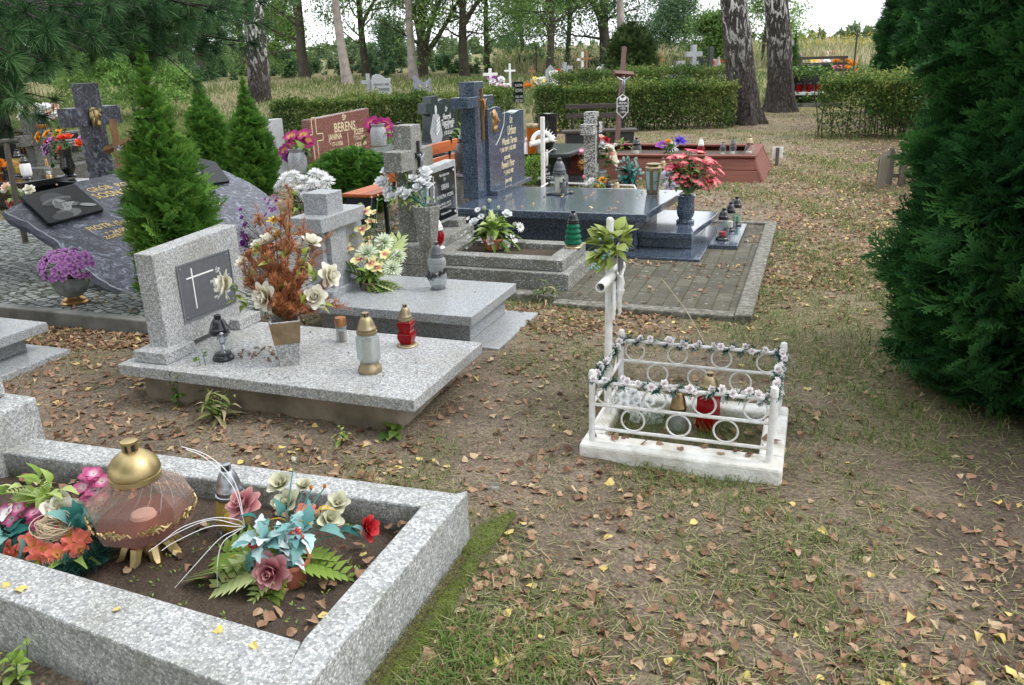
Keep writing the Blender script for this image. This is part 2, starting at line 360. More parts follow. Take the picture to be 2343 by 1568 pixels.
def wood(name, a, bb, sc=(30, 2, 30), rough=.6):
    m, nt, b = new(name); tc = nt.nodes.new('ShaderNodeTexCoord').outputs['Object']; mp = nt.nodes.new('ShaderNodeMapping'); mp.inputs['Scale'].default_value = sc; nt.links.new(tc, mp.inputs[0])
    f = noise(nt, 1, 5, .6, mp.outputs[0]); r = ramp(nt, [(.3, a), (.7, bb)]); nt.links.new(f, r.inputs[0]); nt.links.new(r.outputs[0], b.inputs['Base Color']); b.inputs['Roughness'].default_value = rough; bump(nt, b, f, .4); return m
WOR = wood('orange_wood', '9c4a1f', 'c0662f', (30, 2, 30), .35); WRB = wood('red_brown_wood', '57291c', '7e4431', (2, 30, 30)); WGR = wood('grey_wood', '423c34', '6b6457', (20, 20, 2)); WDK = wood('dark_wood', '2b2522', '49403a', (2, 20, 20)); WBR = wood('brown_wood', '6f4f35', '9d7950', (20, 20, 2)); RST = wood('brown_metal', '43231a', '5c3126', (20, 20, 2), .45)
TAPE = simple('brown_tape', (.22, .155, .09), .3, 0, .35, 14, .8, 16, coat=.3)
STRAW = simple('straw', (.55, .44, .30), .8, 0, .2)
SEWH = simple('white_wire', (.78, .78, .80), .4, 0, 0)
# foliage
THU = tcol('thuja_green', [(0, (.016, .05, .012)), (.4, (.05, .145, .026)), (.8, (.12, .28, .045)), (1, (.22, .40, .07))], .25)
THD = tcol('thuja_dark_green', [(0, (.005, .022, .011)), (.4, (.022, .085, .027)), (.75, (.068, .20, .050)), (1, (.15, .34, .08))], .25)
PIN = tcol('pine_needles', [(0, (.008, .026, .010)), (.5, (.034, .10, .030)), (1, (.16, .29, .11))], .2)
HED = tcol('hedge_leaves', [(0, (.014, .03, .01)), (.4, (.045, .095, .02)), (.75, (.12, .19, .04)), (1, (.27, .29, .08))], .3)
TRL = tcol('tree_leaves', [(0, (.06, .11, .03)), (.5, (.15, .27, .07)), (1, (.30, .42, .14))], .55)
TRL2 = tcol('blue_green_leaves', [(0, (.035, .075, .04)), (.5, (.085, .165, .08)), (1, (.18, .28, .14))], .45)
FARL = tcol('far_leaves', [(0, (.07, .11, .055)), (.5, (.15, .22, .10)), (1, (.26, .34, .17))], .3)
MEA = tcol('meadow_grass', [(0, (.09, .15, .04)), (.4, (.21, .24, .09)), (.75, (.40, .36, .21)), (1, (.58, .51, .36))], .3)
GRA = tcol('short_grass', [(0, (.055, .12, .02)), (.45, (.12, .19, .04)), (.72, (.25, .24, .10)), (1, (.42, .36, .22))], .2)
LIT = tcol('fallen_leaf', [(0, (.095, .058, .038)), (.3, (.20, .115, .072)), (.55, (.32, .19, .12)), (.8, (.45, .305, .20)), (.9, (.56, .45, .29)), (.93, (.66, .50, .14)), (1, (.68, .56, .22))], .15)
GLF = tcol('green_leaf', [(0, (.03, .07, .015)), (.5, (.09, .18, .03)), (1, (.22, .32, .07))], .2, .45)
YGL = tcol('olive_green_leaf', [(0, (.08, .12, .02)), (.5, (.21, .28, .05)), (1, (.40, .47, .14))], .2, .4)
LGL = tcol('lime_leaf', [(0, (.10, .20, .03)), (.5, (.26, .38, .07)), (1, (.55, .62, .30))], .25, .45)
BGL = tcol('blue_green_leaf', [(0, (.01, .07, .06)), (.5, (.03, .17, .15)), (1, (.20, .38, .36))], .15, .45)
FRS = tcol('frosted_leaf', [(0, (.05, .19, .19)), (.5, (.22, .42, .42)), (1, (.75, .82, .83))], .15, .5)
DKG = tcol('dark_green_tinsel', [(0, (.006, .03, .02)), (.5, (.012, .07, .05)), (1, (.05, .16, .12))], .1)
DFR = tcol('dry_fir', [(0, (.16, .06, .025)), (.5, (.42, .16, .065)), (1, (.60, .29, .15))], .15)
def bark(name, white=.5, scale=1):
    m, nt, b = new(name); tc = nt.nodes.new('ShaderNodeTexCoord').outputs['Object']
    mp = nt.nodes.new('ShaderNodeMapping'); mp.inputs['Scale'].default_value = (6*scale, 6*scale, 2.2*scale); nt.links.new(tc, mp.inputs[0])
    v = voro(nt, 2.2, 'DISTANCE_TO_EDGE', mp.outputs[0]); n1 = noise(nt, 3, 8, .7, mp.outputs[0], .6)
    r = ramp(nt, [(.3, '1c1917'), (.55, '3f3832'), (.75, '655c54')]); nt.links.new(n1, r.inputs[0]); c = r.outputs[0]
    e = ramp(nt, [(.0, (.16, .16, .16)), (.14, (1, 1, 1))]); nt.links.new(v.outputs['Distance'], e.inputs[0]); c = mixc(nt, 1, c, e.outputs[0], 'MULTIPLY')
    if white:
        mp2 = nt.nodes.new('ShaderNodeMapping'); mp2.inputs['Scale'].default_value = (3*scale, 3*scale, 1.1*scale); nt.links.new(tc, mp2.inputs[0])
        w = ramp(nt, [(.53, (0, 0, 0)), (.56, (.85, .85, .85))]); nt.links.new(noise(nt, 2.4, 7, .68, mp2.outputs[0], 1.2), w.inputs[0])
        sx = nt.nodes.new('ShaderNodeSeparateXYZ'); nt.links.new(tc, sx.inputs[0]); h = nt.nodes.new('ShaderNodeMapRange'); h.inputs[1].default_value = .9; h.inputs[2].default_value = 3.2; h.inputs[3].default_value = .0; h.inputs[4].default_value = white; nt.links.new(sx.outputs[2], h.inputs[0])
        mm = nt.nodes.new('ShaderNodeMath'); mm.operation = 'MULTIPLY'; nt.links.new(w.outputs[0], mm.inputs[0]); nt.links.new(h.outputs[0], mm.inputs[1])
        c = mixc(nt, mm.outputs[0], c, 'd8d6d2')
    nt.links.new(c, b.inputs['Base Color']); b.inputs['Roughness'].default_value = .9
    bump(nt, b, v.outputs['Distance'], .8, .05); return m
BIR = bark('birch_bark', .95, 1); BAR = bark('rough_bark', 0, 1); 
BRT = simple('smooth_trunk', (.065, .055, .04), .9, 0, .5, 3, .6, 14); BRP = simple('pale_trunk', (.30, .26, .23), .9, 0, .4, 3, .5, 14); TWG = simple('twig', (.09, .065, .045), .9, 0, .3)
# ------------------------------------------------------------------ ground
GRV = [  # footprints kept clear of grass: x0, x1, y0, y1
    (-1.06, -.925, 1.0, 2.53), (-4.2, -.98, 1.25, 2.34), (-3.2, -1.73, 3.09, 3.68), (-3.0, -1.62, 4.02, 4.86), (-3.15, -1.6, 5.5, 6.2), (-3.2, -.3, 5.2, 8.2), (-.82, -.02, 3.06, 3.7), (-7, -3.5, 4.05, 6.3)]
def gbump(x, y):
    P = np.stack([x, y, 0*x], -1); near = np.clip(1.6-y/12, 0, 1)
    b = .010*fnoise(P, 2.2, 3)+.006*fnoise(P, 7, 4)+.003*fnoise(P, 19, 5)+.0018*fnoise(P, 43, 6)
    m = np.zeros_like(x)
    for x0, x1, y0, y1 in GRV[2:4]:
        d = np.hypot(np.maximum(np.maximum(x0-x, x-x1), 0), np.maximum(np.maximum(y0-y, y-y1), 0)); m = np.maximum(m, .035*np.exp(-d/.12))
    return b*near+m*1.0
def zg(x, y): return gzD(-.33*x+.885*y)+gbump(x, y)
gx = np.concatenate([-np.geomspace(700, 6.2, 60), np.linspace(-6, 3, 260), np.geomspace(3.2, 500, 50)])
gy = np.concatenate([[-30, -12, -5, -2, 0], np.linspace(.6, 9, 250), np.geomspace(9.2, 900, 110)])
X, Y = np.meshgrid(gx, gy); Z = zg(X.ravel(), Y.ravel()); nx = len(gx)
I = (np.arange(len(gy)-1)[:, None]*nx+np.arange(nx-1)[None]).ravel(); Q = np.stack([I, I+1, I+1+nx, I+nx], -1)
def patch(x, y):   # how grassy, 0..1
    P = np.stack([x, y, 0*x], -1); g = .5+.55*fnoise(P, .9, 21)+.35*fnoise(P, 3.1, 22)
    g = g+.25*np.exp(-((x-.35)/.6)**2)*(y > 3.5) - .8*np.clip((x-.30)/.4, 0, 1)*(y < 3.4)-.9*np.clip((-1.4-x)/.5, 0, 1)*(y < 3.2)
    return np.clip(g, 0, 1)
def ground_mat():
    m, nt, b = new('earth'); tc = nt.nodes.new('ShaderNodeTexCoord').outputs['Object']; L = nt.links
    a = ramp(nt, [(.3, (.125, .102, .08)), (.5, (.215, .175, .135)), (.68, (.31, .255, .20))]); L.new(noise(nt, 2.3, 9, .68, tc), a.inputs[0])
    g = nt.nodes.new('ShaderNodeAttribute'); g.attribute_name = 't'
    gr = ramp(nt, [(.3, (.13, .135, .055)), (.7, (.25, .235, .12))]); L.new(noise(nt, 30, 6, .7, tc), gr.inputs[0])
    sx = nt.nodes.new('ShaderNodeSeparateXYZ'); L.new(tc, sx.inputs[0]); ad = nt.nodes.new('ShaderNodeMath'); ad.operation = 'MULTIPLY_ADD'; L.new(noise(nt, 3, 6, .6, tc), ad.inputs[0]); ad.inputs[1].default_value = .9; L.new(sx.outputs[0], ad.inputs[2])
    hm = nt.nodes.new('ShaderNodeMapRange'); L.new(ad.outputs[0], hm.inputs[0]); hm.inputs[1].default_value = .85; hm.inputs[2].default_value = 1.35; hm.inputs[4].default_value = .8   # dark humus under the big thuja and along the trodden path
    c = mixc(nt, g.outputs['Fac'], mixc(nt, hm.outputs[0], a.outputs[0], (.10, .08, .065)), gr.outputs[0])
    v = voro(nt, 120, vec=tc); sp = nt.nodes.new('ShaderNodeSeparateColor'); L.new(v.outputs['Color'], sp.inputs[0]); vr = ramp(nt, [(0, (.55, .5, .46)), (.6, (1, 1, 1)), (1, (1.5, 1.4, 1.25))]); L.new(sp.outputs[0], vr.inputs[0])
    c = mixc(nt, .8, c, vr.outputs[0], 'MULTIPLY'); L.new(c, b.inputs['Base Color']); b.inputs['Roughness'].default_value = 1; b.inputs['Specular IOR Level'].default_value = .1
    bump(nt, b, noise(nt, 55, 8, .75, tc), .9, .02); return m
tt = patch(X.ravel(), Y.ravel())**1.4*.6; DD = -.33*X.ravel()+.885*Y.ravel(); tt = np.where(DD > 22, .9, tt)
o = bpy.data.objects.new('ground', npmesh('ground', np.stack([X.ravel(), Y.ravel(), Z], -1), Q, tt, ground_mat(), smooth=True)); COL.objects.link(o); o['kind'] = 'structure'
def inside(x, y, pad=0.0):
    m = np.zeros(len(x), bool)
    for x0, x1, y0, y1 in GRV: m |= (x > x0-pad) & (x < x1+pad) & (y > y0-pad) & (y < y1+pad)
    return m
def sample(n, Dmin=1.2, Dmax=20, px=1.0):   # ground points spread evenly in the view
    n = int(n*1.38); u = rng.uniform(-750, 3200, n); D = np.exp(rng.uniform(math.log(Dmin), math.log(Dmax), n)); s = (u-CX)/F0
    x = CF[0]*D+CR[0]*s*D; y = CF[1]*D+CR[1]*s*D; k = D/(-.33*x+.885*y); return x*k, y*k, D
# fallen leaves
def litT(W, curl, fold, pw, seed):
    V, Q, t = leafT(6, W, curl, fold, pw); r = np.random.default_rng(seed); V = V.copy(); V[:, 2] += .05*np.sin(V[:, 0]*9+seed)+r.normal(0, .025, len(V)); V[:, 1] += .10*np.sin(V[:, 0]*5+seed)*(V[:, 0])+r.normal(0, .018, len(V)); return V, Q, t
def dens(x, y):
    P = np.stack([x, y, 0*x], -1); d = .40+.4*fnoise(P, 1.7, 31)
    d += 1.1*np.exp(-((y-2.75)/.35)**2)*((x < -1.5) & (x > -4))+.8*np.exp(-((y-4)/.5)**2-((x+1.35)/.25)**2)+.9*np.exp(-((y-1.5)/.6)**2-((x+.72)/.22)**2)
    d += .6*((x < -2.9) & (y > 2.4) & (y < 4.0))+.4*((y > 6) & (x > -.4)); return np.clip(d, .10, 1.2)
x, y, D = sample(50000, 1.2, 26); x2, y2, D2 = sample(130000, 4.5, 24); x, y, D = np.concatenate([x, x2]), np.concatenate([y, y2]), np.concatenate([D, D2]); k = (rng.uniform(0, 1.2, len(x)) < dens(x, y)*np.where(D < 4.5, .62, np.clip(.85+(D-5)*.05, 0, 1.2))) & ~inside(x, y, .0); x, y = x[k], y[k]
def litter(name, x, y, z, label=None, tr=(0, 1), s=(.034, .062), lift=.006):
    n = len(x); s = (s[0]*.86, s[1]*.86); P = np.stack([x, y, z+lift], -1); R = frames(rdir(n)*[1, 1, .3], unit(rng.normal(size=(n, 3))*.32+[0, 0, 1]))
    t = np.where(rng.uniform(size=n) < .07, rng.uniform(.86, 1, n), np.clip(rng.normal(.52, .21, n), 0, .84))*(tr[1]-tr[0])+tr[0]
    arrs = []
    ids = rng.integers(0, 4, n)
    for j, T in enumerate((litT(.8, .2, .10, .62, 1), litT(.85, -.15, -.08, .6, 2), litT(.7, .6, .6, .75, 3), litT(.82, .06, .04, .6, 4))):
        q = ids == j
        if q.any(): arrs.append(inst(T, P[q], R[q], rng.uniform(s[0], s[1], q.sum()), t[q]))
    return npobj(name, join(arrs), LIT)
o = litter('fallen_leaves', x, y, zg(x, y), s=(.022, .058)); o['kind'] = 'stuff'
# short grass, thin and patchy, with dry clippings lying flat
x, y, D = sample(420000, 1.2, 30); k = (rng.uniform(size=len(x)) < (.04+patch(x, y)**1.7)*np.where(D > 5, 1, .42)) & ~inside(x, y, .0); x, y, D = x[k], y[k], D[k]
n = len(x); hgt = rng.uniform(.018, .055, n)*np.where(D > 12, 1.15, 1)*(.7+.6*patch(x, y)); a = rng.uniform(0, 6.28, n); ln = rng.uniform(.3, 1.6, n)
B = np.stack([x, y, zg(x, y)-.003], -1); dx = np.stack([np.cos(a), np.sin(a), 0*a], -1); sd_ = np.stack([-np.sin(a), np.cos(a), 0*a], -1); w = rng.uniform(.0013, .0028, n)*np.clip(D/5, 1, 2.4)
up = np.array([0, 0, 1.]); mid = B+up*(hgt*.6)[:, None]+dx*(hgt*ln*.35)[:, None]; tip = B+up*(hgt*.8)[:, None]+dx*(hgt*ln)[:, None]
V = np.stack([B-sd_*w[:, None], B+sd_*w[:, None], mid+sd_*w[:, None]*.8, mid-sd_*w[:, None]*.8, tip+sd_*w[:, None]*.2, tip-sd_*w[:, None]*.2], 1).reshape(-1, 3)
I = np.arange(n)[:, None]*6; Q = np.concatenate([I+[0, 1, 2, 3], I+[3, 2, 4, 5]], 0)
t = np.repeat(np.clip(rng.normal(.38, .25, n), 0, 1), 6)
x, y, D = sample(70000, 1.2, 20); k = ~inside(x, y, .0) & (rng.uniform(size=len(x)) < .25+.75*patch(x, y)); x, y, D = x[k], y[k], D[k]; n2 = len(x); a = rng.uniform(0, 6.28, n2); Ls = rng.uniform(.02, .07, n2); w = rng.uniform(.0008, .0018, n2)*np.clip(D/3, 1, 3)
B = np.stack([x, y, zg(x, y)+rng.uniform(.002, .012, n2)], -1); d2 = np.stack([np.cos(a), np.sin(a), rng.normal(0, .12, n2)], -1)*Ls[:, None]; s2 = np.stack([-np.sin(a), np.cos(a), 0*a], -1)*w[:, None]
V2 = np.stack([B-s2, B+s2, B+d2+s2, B+d2-s2], 1).reshape(-1, 3); Q2 = np.arange(n2*4).reshape(-1, 4)
o = npobj('grass', join([(V, Q, t), (V2, Q2, np.repeat(np.clip(rng.normal(.8, .15, n2), .3, 1), 4))]), GRA); o['kind'] = 'stuff'
# meadow beyond the graves
def meadow(n, Dmin, Dmax, urange, hm, tm, ts=.2, wf=1.0):
    u = rng.uniform(*urange, n); D = Dmin*np.exp(rng.uniform(0, math.log(Dmax/Dmin), n)); s = (u-CX)/F0; x = CF[0]*D+CR[0]*s*D; y = CF[1]*D+CR[1]*s*D; k = D/(-.33*x+.885*y); x, y = x*k, y*k
    P = np.stack([x, y, 0*x], -1); h = rng.uniform(*hm, n)*(1+.5*fnoise(P, .35, 41)); a = rng.uniform(0, 6.28, n); ln = rng.uniform(.05, .5, n); w = D*.0006*wf
    B = np.stack([x, y, gzD(-.33*x+.885*y)], -1); dx = np.stack([np.cos(a), np.sin(a), 0*a], -1); sv = np.stack([CR[0]+0*a, CR[1]+0*a, 0*a], -1)*w[:, None]
    mid = B+up*(h*.6)[:, None]+dx*(h*ln*.35)[:, None]; tip = B+up*h[:, None]+dx*(h*ln)[:, None]
    V = np.stack([B-sv, B+sv, mid+sv*.8, mid-sv*.8, tip+sv*.3, tip-sv*.3], 1).reshape(-1, 3); I = np.arange(n)[:, None]*6; Q = np.concatenate([I+[0, 1, 2, 3], I+[3, 2, 4, 5]], 0)
    t = np.clip(rng.normal(tm, ts, n)+.3*fnoise(P, .25, 43), 0, 1); return V, Q, np.repeat(t, 6)
o = npobj('meadow_grass', join([meadow(30000, 24, 43, (540, 1250), (.08, .28), .46, .3, .9), meadow(20000, 16, 27, (100, 1000), (.04, .14), .08, .12), meadow(26000, 44, 110, (1150, 2400), (.4, .9), .55, .25, .8), meadow(14000, 24, 44, (1150, 2400), (.05, .2), .2, .2, .8), meadow(22000, 13, 40, (-100, 640), (.04, .15), .10, .15)]), MEA); o['kind'] = 'stuff'
YEL = tcol('goldenrod_bloom', [(0, (.30, .24, .03)), (1, (.62, .46, .05))], .2)
V, Q, t = meadow(700, 48, 80, (1750, 2050), (.9, 1.5), .8); V2 = V.copy(); 
x = V[:, :2]; P = V.reshape(-1, 6, 3)[:, 4]; n = len(P); R = frames(rdir(n), rdir(n)); o = npobj('goldenrod', inst(LEAF1, P, R, rng.uniform(.10, .22, n), rng.uniform(0, 1, n)), YEL); o['kind'] = 'stuff'
# ------------------------------------------------------------------ leafy masses
def cards(P, size, T=LEAF1, tmean=.5, tsd=.2, zb=.5, tn=None):
    n = len(P); R = frames(rdir(n), rdir(n, zb)); t = np.clip(rng.normal(tmean, tsd, n)+(0 if tn is None else tn), 0, 1)
    return inst(T, P, R, rng.uniform(size[0], size[1], n), t)
def blobs(cent, rad, n, flat=.7):      # leaf positions in ragged clumps
    c = np.asarray(cent); r = np.asarray(rad); w = r**2/np.sum(r**2); i = rng.choice(len(c), n, p=w); d = rdir(n)*(rng.uniform(0, 1, n)**.45)[:, None]*r[i][:, None]; d[:, 2] *= flat
    return c[i]+d, i
def wood_band(name, D, us, vtop, n, mat, size, depth=10, g=.25):
    Pts = []; c = []; r = []
    for u in np.arange(us[0], us[1], us[2]):
        Dd = D+rnd.uniform(0, depth); p = atD(u, Dd); ht = ztop(p, vtop(u))*rnd.uniform(.75, 1.08); k = 3
        for j in range(k): f = (j+.5)/k; c.append((p.x+rnd.uniform(-1, 1)*ht*.25, p.y+rnd.uniform(-1, 1)*ht*.25, p.z+ht*f*.86)); r.append(ht*(.34-.10*f)*rnd.uniform(.8, 1.2))
    P, i = blobs(c, r, n, .9); o = npobj(name, cards(P, size, LEAF1, .5, .2, .8, rng.normal(0, .12, len(c))[i]), mat); o['kind'] = 'stuff'; return o
wood_band('far_treeline', 128, (-700, 2700, 26), lambda u: 92-.010*(u-1171)+14*math.sin(u*.021)-(24 if u > 1780 else 0)+8*math.sin(u*.09), 60000, FARL, (.5, 1.1))
wood_band('thicket', 45, (-300, 1720, 19), lambda u: 136-.012*(u-1171)+20*math.sin(u*.035)+13*math.sin(u*.11), 52000, TRL2, (.10, .24), 9)
wood_band('scrub', 60, (-300, 1700, 24), lambda u: 106-.012*(u-1171)+16*math.sin(u*.03)+12*math.sin(u*.1), 36000, FARL, (.16, .36), 10)
# ------------------------------------------------------------------ trees
def limb(mb, p, d, L, r, lvl, ends, bend=.25, seg=5):
    pts = [Vector(p)]; rr = [r]; d = Vector(d).normalized()
    for i in range(seg):
        d = (d+Vector((rnd.uniform(-1, 1), rnd.uniform(-1, 1), rnd.uniform(-.6, .8)))*bend).normalized(); pts.append(pts[-1]+d*(L/seg)); rr.append(r*(1-.75*(i+1)/seg))
        if lvl > 0 and i >= 1:
            for q in range(rnd.choice((1, 1, 2))):
                dd = (d+Vector((rnd.uniform(-1, 1), rnd.uniform(-1, 1), rnd.uniform(-.5, .6)))*1.0).normalized(); limb(mb, pts[-1], dd, L*.55, rr[-1]*.6, lvl-1, ends, bend, 4)
        if lvl <= 1 and i >= 1: ends.append(tuple(pts[-1]))
    mb.tube(pts, rr, 6 if lvl else 4, wob=.06)
def tree(u, D, label, r=.2, vtop=-260, lean=(0, 0), fork=None, leaves=5200, mat=TRL, trunk=BRT, size=(.10, .22), nlimb=17, low=.2, cr=.6, tm=.5, kind='tree', lim=.34):
    leaves = int(leaves*2.5); p = atD(u, D); h = ztop(p, vtop*.62 if vtop < 0 else vtop); t = thing(kind, label, 'tree', p, 0, 'trees beyond the graves')
    mb = MB(); pts = []; rr = []; d = Vector((lean[0], lean[1], 1)); k = 9
    for i in range(k+1):
        f = i/k; pts.append(Vector((lean[0]*h*f+.12*r*4*math.sin(f*5+u), lean[1]*h*f+.1*math.sin(f*4+u*2), h*f-.1))); rr.append(r*(1.35 if i == 0 else 1.05-.8*f))
    mb.tube(pts, rr, 10, wob=.08); ends = []
    for i in range(nlimb):
        f = low+(1-low)*(i+rnd.random())/nlimb; j = min(k-1, int(f*k)); a = rnd.uniform(0, 6.28); q = pts[j].lerp(pts[j+1], f*k-j)
        limb(mb, q, (math.cos(a), math.sin(a), rnd.uniform(.1, .9)), h*lim*(1.1-.5*f), r*.27*(1.1-.6*f), 2, ends)
    if fork:
        for fx, fy, ff, fl in fork: limb(mb, pts[int(ff*k)], (fx, fy, 1.3), h*fl, r*.62, 2, ends, .14, 6)
    mb.obj('trunk', trunk, t)
    e = np.array(ends)
    if kind == 'tree' and D > 38:    # drooping outer twigs
        q = rng.choice(len(e), len(e)//2); dr = e[q]+rng.normal(0, .7, (len(q), 3)); dr[:, 2] -= rng.uniform(.2, 1.3, len(q)); e = np.concatenate([e, dr])
    P, i = blobs(e, np.full(len(e), cr)*rng.uniform(.6, 1.3, len(e)), leaves, .55)
    npobj('crown', cards(P, size, LEAF1, tm, .19, .9, rng.normal(0, .16, len(e))[i]), mat, t); return t
T = tree
T(702, 44, 'forked dark tree left of the pale bare trunk', .30, -330, (-.02, 0), [(-.7, .3, .35, .45), (.5, -.3, .45, .4)])
T(795, 40, 'pale straight bare trunk leaning left above the meadow', .26, -350, (-.06, -.02), None, 2200, TRL, BRP, (.1, .18), 6, .5)
T(838, 46, 'slim dark trunk right of the pale bare trunk', .22, -320, (.0, 0), [(.6, .2, .4, .35)])
T(946, 42, 'pale grey upright trunk with a bare lower stem', .24, -350, (0, 0), None, 2200, TRL, BRP, (.1, .18), 6, .5)
T(972, 45, 'many stemmed tree spreading beside the pale grey trunk', .28, -320, (.01, 0), [(.9, .3, .12, .6), (.45, -.2, .15, .65), (-.4, .2, .3, .4)])
T(1066, 43, 'dark tree forking in a wide V over the hedge', .26, -330, (-.005, 0), [(.9, .4, .38, .5), (-.3, .2, .5, .4)])
T(1116, 47, 'thin upright tree just right of the V forked tree', .17, -300, (0, .02), None, 4200)
T(1262, 41, 'dark slender tree behind the pointed grave stone', .20, -330, (-.015, .0), [(-.7, .1, .45, .35)], 3600)
T(1300, 49, 'thin leafy tree right of the slender dark tree', .17, -300, (.0, 0), None, 6000)
T(1392, 45, 'ivy covered dark trunk leaning left beside the bushy juniper', .34, -320, (-.07, 0), [(-.5, .3, .3, .4), (.3, .2, .5, .4)], 8000, TRL2, tm=.4)
T(1414, 40, 'pale thick trunk rising from the bushy juniper', .25, -340, (-.01, 0), None, 3000, TRL, BRP, (.1, .18), 5, .7)
T(560, 52, 'leafy tree behind the leftmost birch trunk', .25, -200, (0, 0), None, 7000, TRL)
T(640, 56, 'bushy tree filling the gap right of the leftmost birch', .22, 20, (0, 0), None, 5200, TRL, low=.15)
T(470, 48, 'tree with a grey trunk seen under the pine boughs', .32, -300, (0, 0), None, 6000, TRL)
T(905, 60, 'round leafy tree in the gap behind the meadow', .22, 60, (0, 0), None, 5200, TRL2, low=.12, cr=.7)
T(1195, 62, 'feathery tree behind the thin metal post', .2, -40, (0, 0), None, 4500, TRL2)
T(1530, 58, 'soft blue green tree right of the juniper', .25, -30, (0, 0), None, 9000, TRL2, low=.1, cr=.8, tm=.62)
T(1640, 44, 'small leafy tree hugging the left birch of the pair', .14, 40, (-.04, 0), None, 4200, TRL, low=.15, tm=.4)
T(1745, 46, 'thin yellowing tree seen between the two birches', .12, -120, (0, 0), None, 3600, TRL, low=.2, tm=.7)
T(300, 26, 'young robinia with bright leaves behind the marbled cross', .06, 105, (0, 0), None, 3800, tcol('robinia_leaves', [(0, (.06, .13, .03)), (.5, (.14, .28, .06)), (1, (.28, .42, .12))], .4), size=(.07, .15), low=.1, cr=.3, lim=.5)
T(205, 30, 'bright green bush like tree beneath the pine boughs', .08, 120, (0, 0), None, 3000, TRL, size=(.08, .16), low=.1, cr=.4, tm=.75, lim=.45)
T(395, 34, 'light green sapling left of the leftmost birch', .06, 170, (0, 0), None, 2500, bpy.data.materials['robinia_leaves'], size=(.08, .15), low=.1, cr=.35, lim=.5)
def trunk_big(name, label, u, v, r, lean, h=9, seed=1, crown=None):
    p = at(u, v, 0); t = thing(name, label, 'tree', p, 0, 'birches'); n, k = 40, 60; r_ = random.Random(seed); V = []; F = []
    ph = [r_.uniform(0, 6.28) for _ in range(9)]
    for j in range(k+1):
        z = h*(j/k)**1.15-.1; f = z/h; R = r*(1-.45*max(0, f))*(1+.42*math.exp(-max(z, 0)/.35))
        for i in range(n):
            a = 2*PI*i/n; fl = math.exp(-max(z, 0)/.5)
            q = R*(1+.10*fl*math.sin(5*a+ph[0])+.07*fl*math.sin(9*a+ph[1])+.035*math.sin(7*a+ph[2]+z*1.3)+.03*math.sin(13*a+ph[3]-z*3)+.02*math.sin(21*a+z*5+ph[4])+.022*math.sin(z*9+ph[5]+3*a)+r_.uniform(-.018, .018))
            V.append((q*math.cos(a)+lean[0]*z+.05*math.sin(z*.8+ph[6]), q*math.sin(a)+lean[1]*z, z))
    for j in range(k):
        for i in range(n): F.append((j*n+i, j*n+(i+1) % n, (j+1)*n+(i+1) % n, (j+1)*n+i))
    mb = MB().raw(V, F); ends = []
    for i in range(9):
        z = h*rnd.uniform(.62, .98); a = rnd.uniform(0, 6.28); limb(mb, (lean[0]*z, lean[1]*z, z), (math.cos(a), math.sin(a), .3), 2.2, .07, 2, ends)
    mb.obj('trunk', BIR, t, angle=60)
    e = np.array(ends); P, i = blobs(e, np.full(len(e), .5), 3500, .8); npobj('crown', cards(P, (.05, .09), LEAF1, .6, .2), TRL, t); return t
trunk_big('birch_tree', 'left birch of the pair with a split foot and peeling white bark', 1702, 286, .36, (-.165, .0), 9, 3)
trunk_big('birch_tree', 'right birch of the pair with a dark bark foot', 1785, 262, .36, (-.125, 0), 9, 5)
trunk_big('birch_tree', 'leaning birch trunk behind the small thujas', 596, 268, .40, (.06, 0), 9, 8)
# added trees, unseen behind the camera, keep the sky off faces turned this way
for (x, y, hh, rr, lb) in ((-3.2, -4.6, 9.5, 3.0, 'added unseen tree blocking the sky from the near left'), (1.6, -5.2, 10.5, 3.4, 'added unseen tree blocking the sky from the near side'), (-8.6, -1.6, 9.0, 2.8, 'added unseen tree blocking the sky from the left')):
    t = thing('tree', lb, 'tree', (x, y, 0), 0, 'added sky blocking trees'); mb = MB(); mb.tube([(0, 0, -.1), (.1, .05, hh*.5), (0, 0, hh*.9)], [.26, .18, .05], 10, wob=.06); c = []
    for i in range(16): a = rnd.uniform(0, 6.28); f = rnd.uniform(.25, .95); q = rr*rnd.uniform(.4, .85)*math.sin(PI*min(.95, f)); e = (q*math.cos(a), q*math.sin(a), hh*f+.4); mb.tube([(0, 0, hh*f*.8), (e[0]*.5, e[1]*.5, hh*f), e], [.07, .05, .02], 5); c.append(e)
    mb.obj('trunk', BRT, t); c = np.array(c); Pq, i_ = blobs(c, np.full(len(c), rr*.5), 9000, .8); npobj('crown', cards(Pq, (.2, .42), LEAF1, .5, .2), TRL, t)
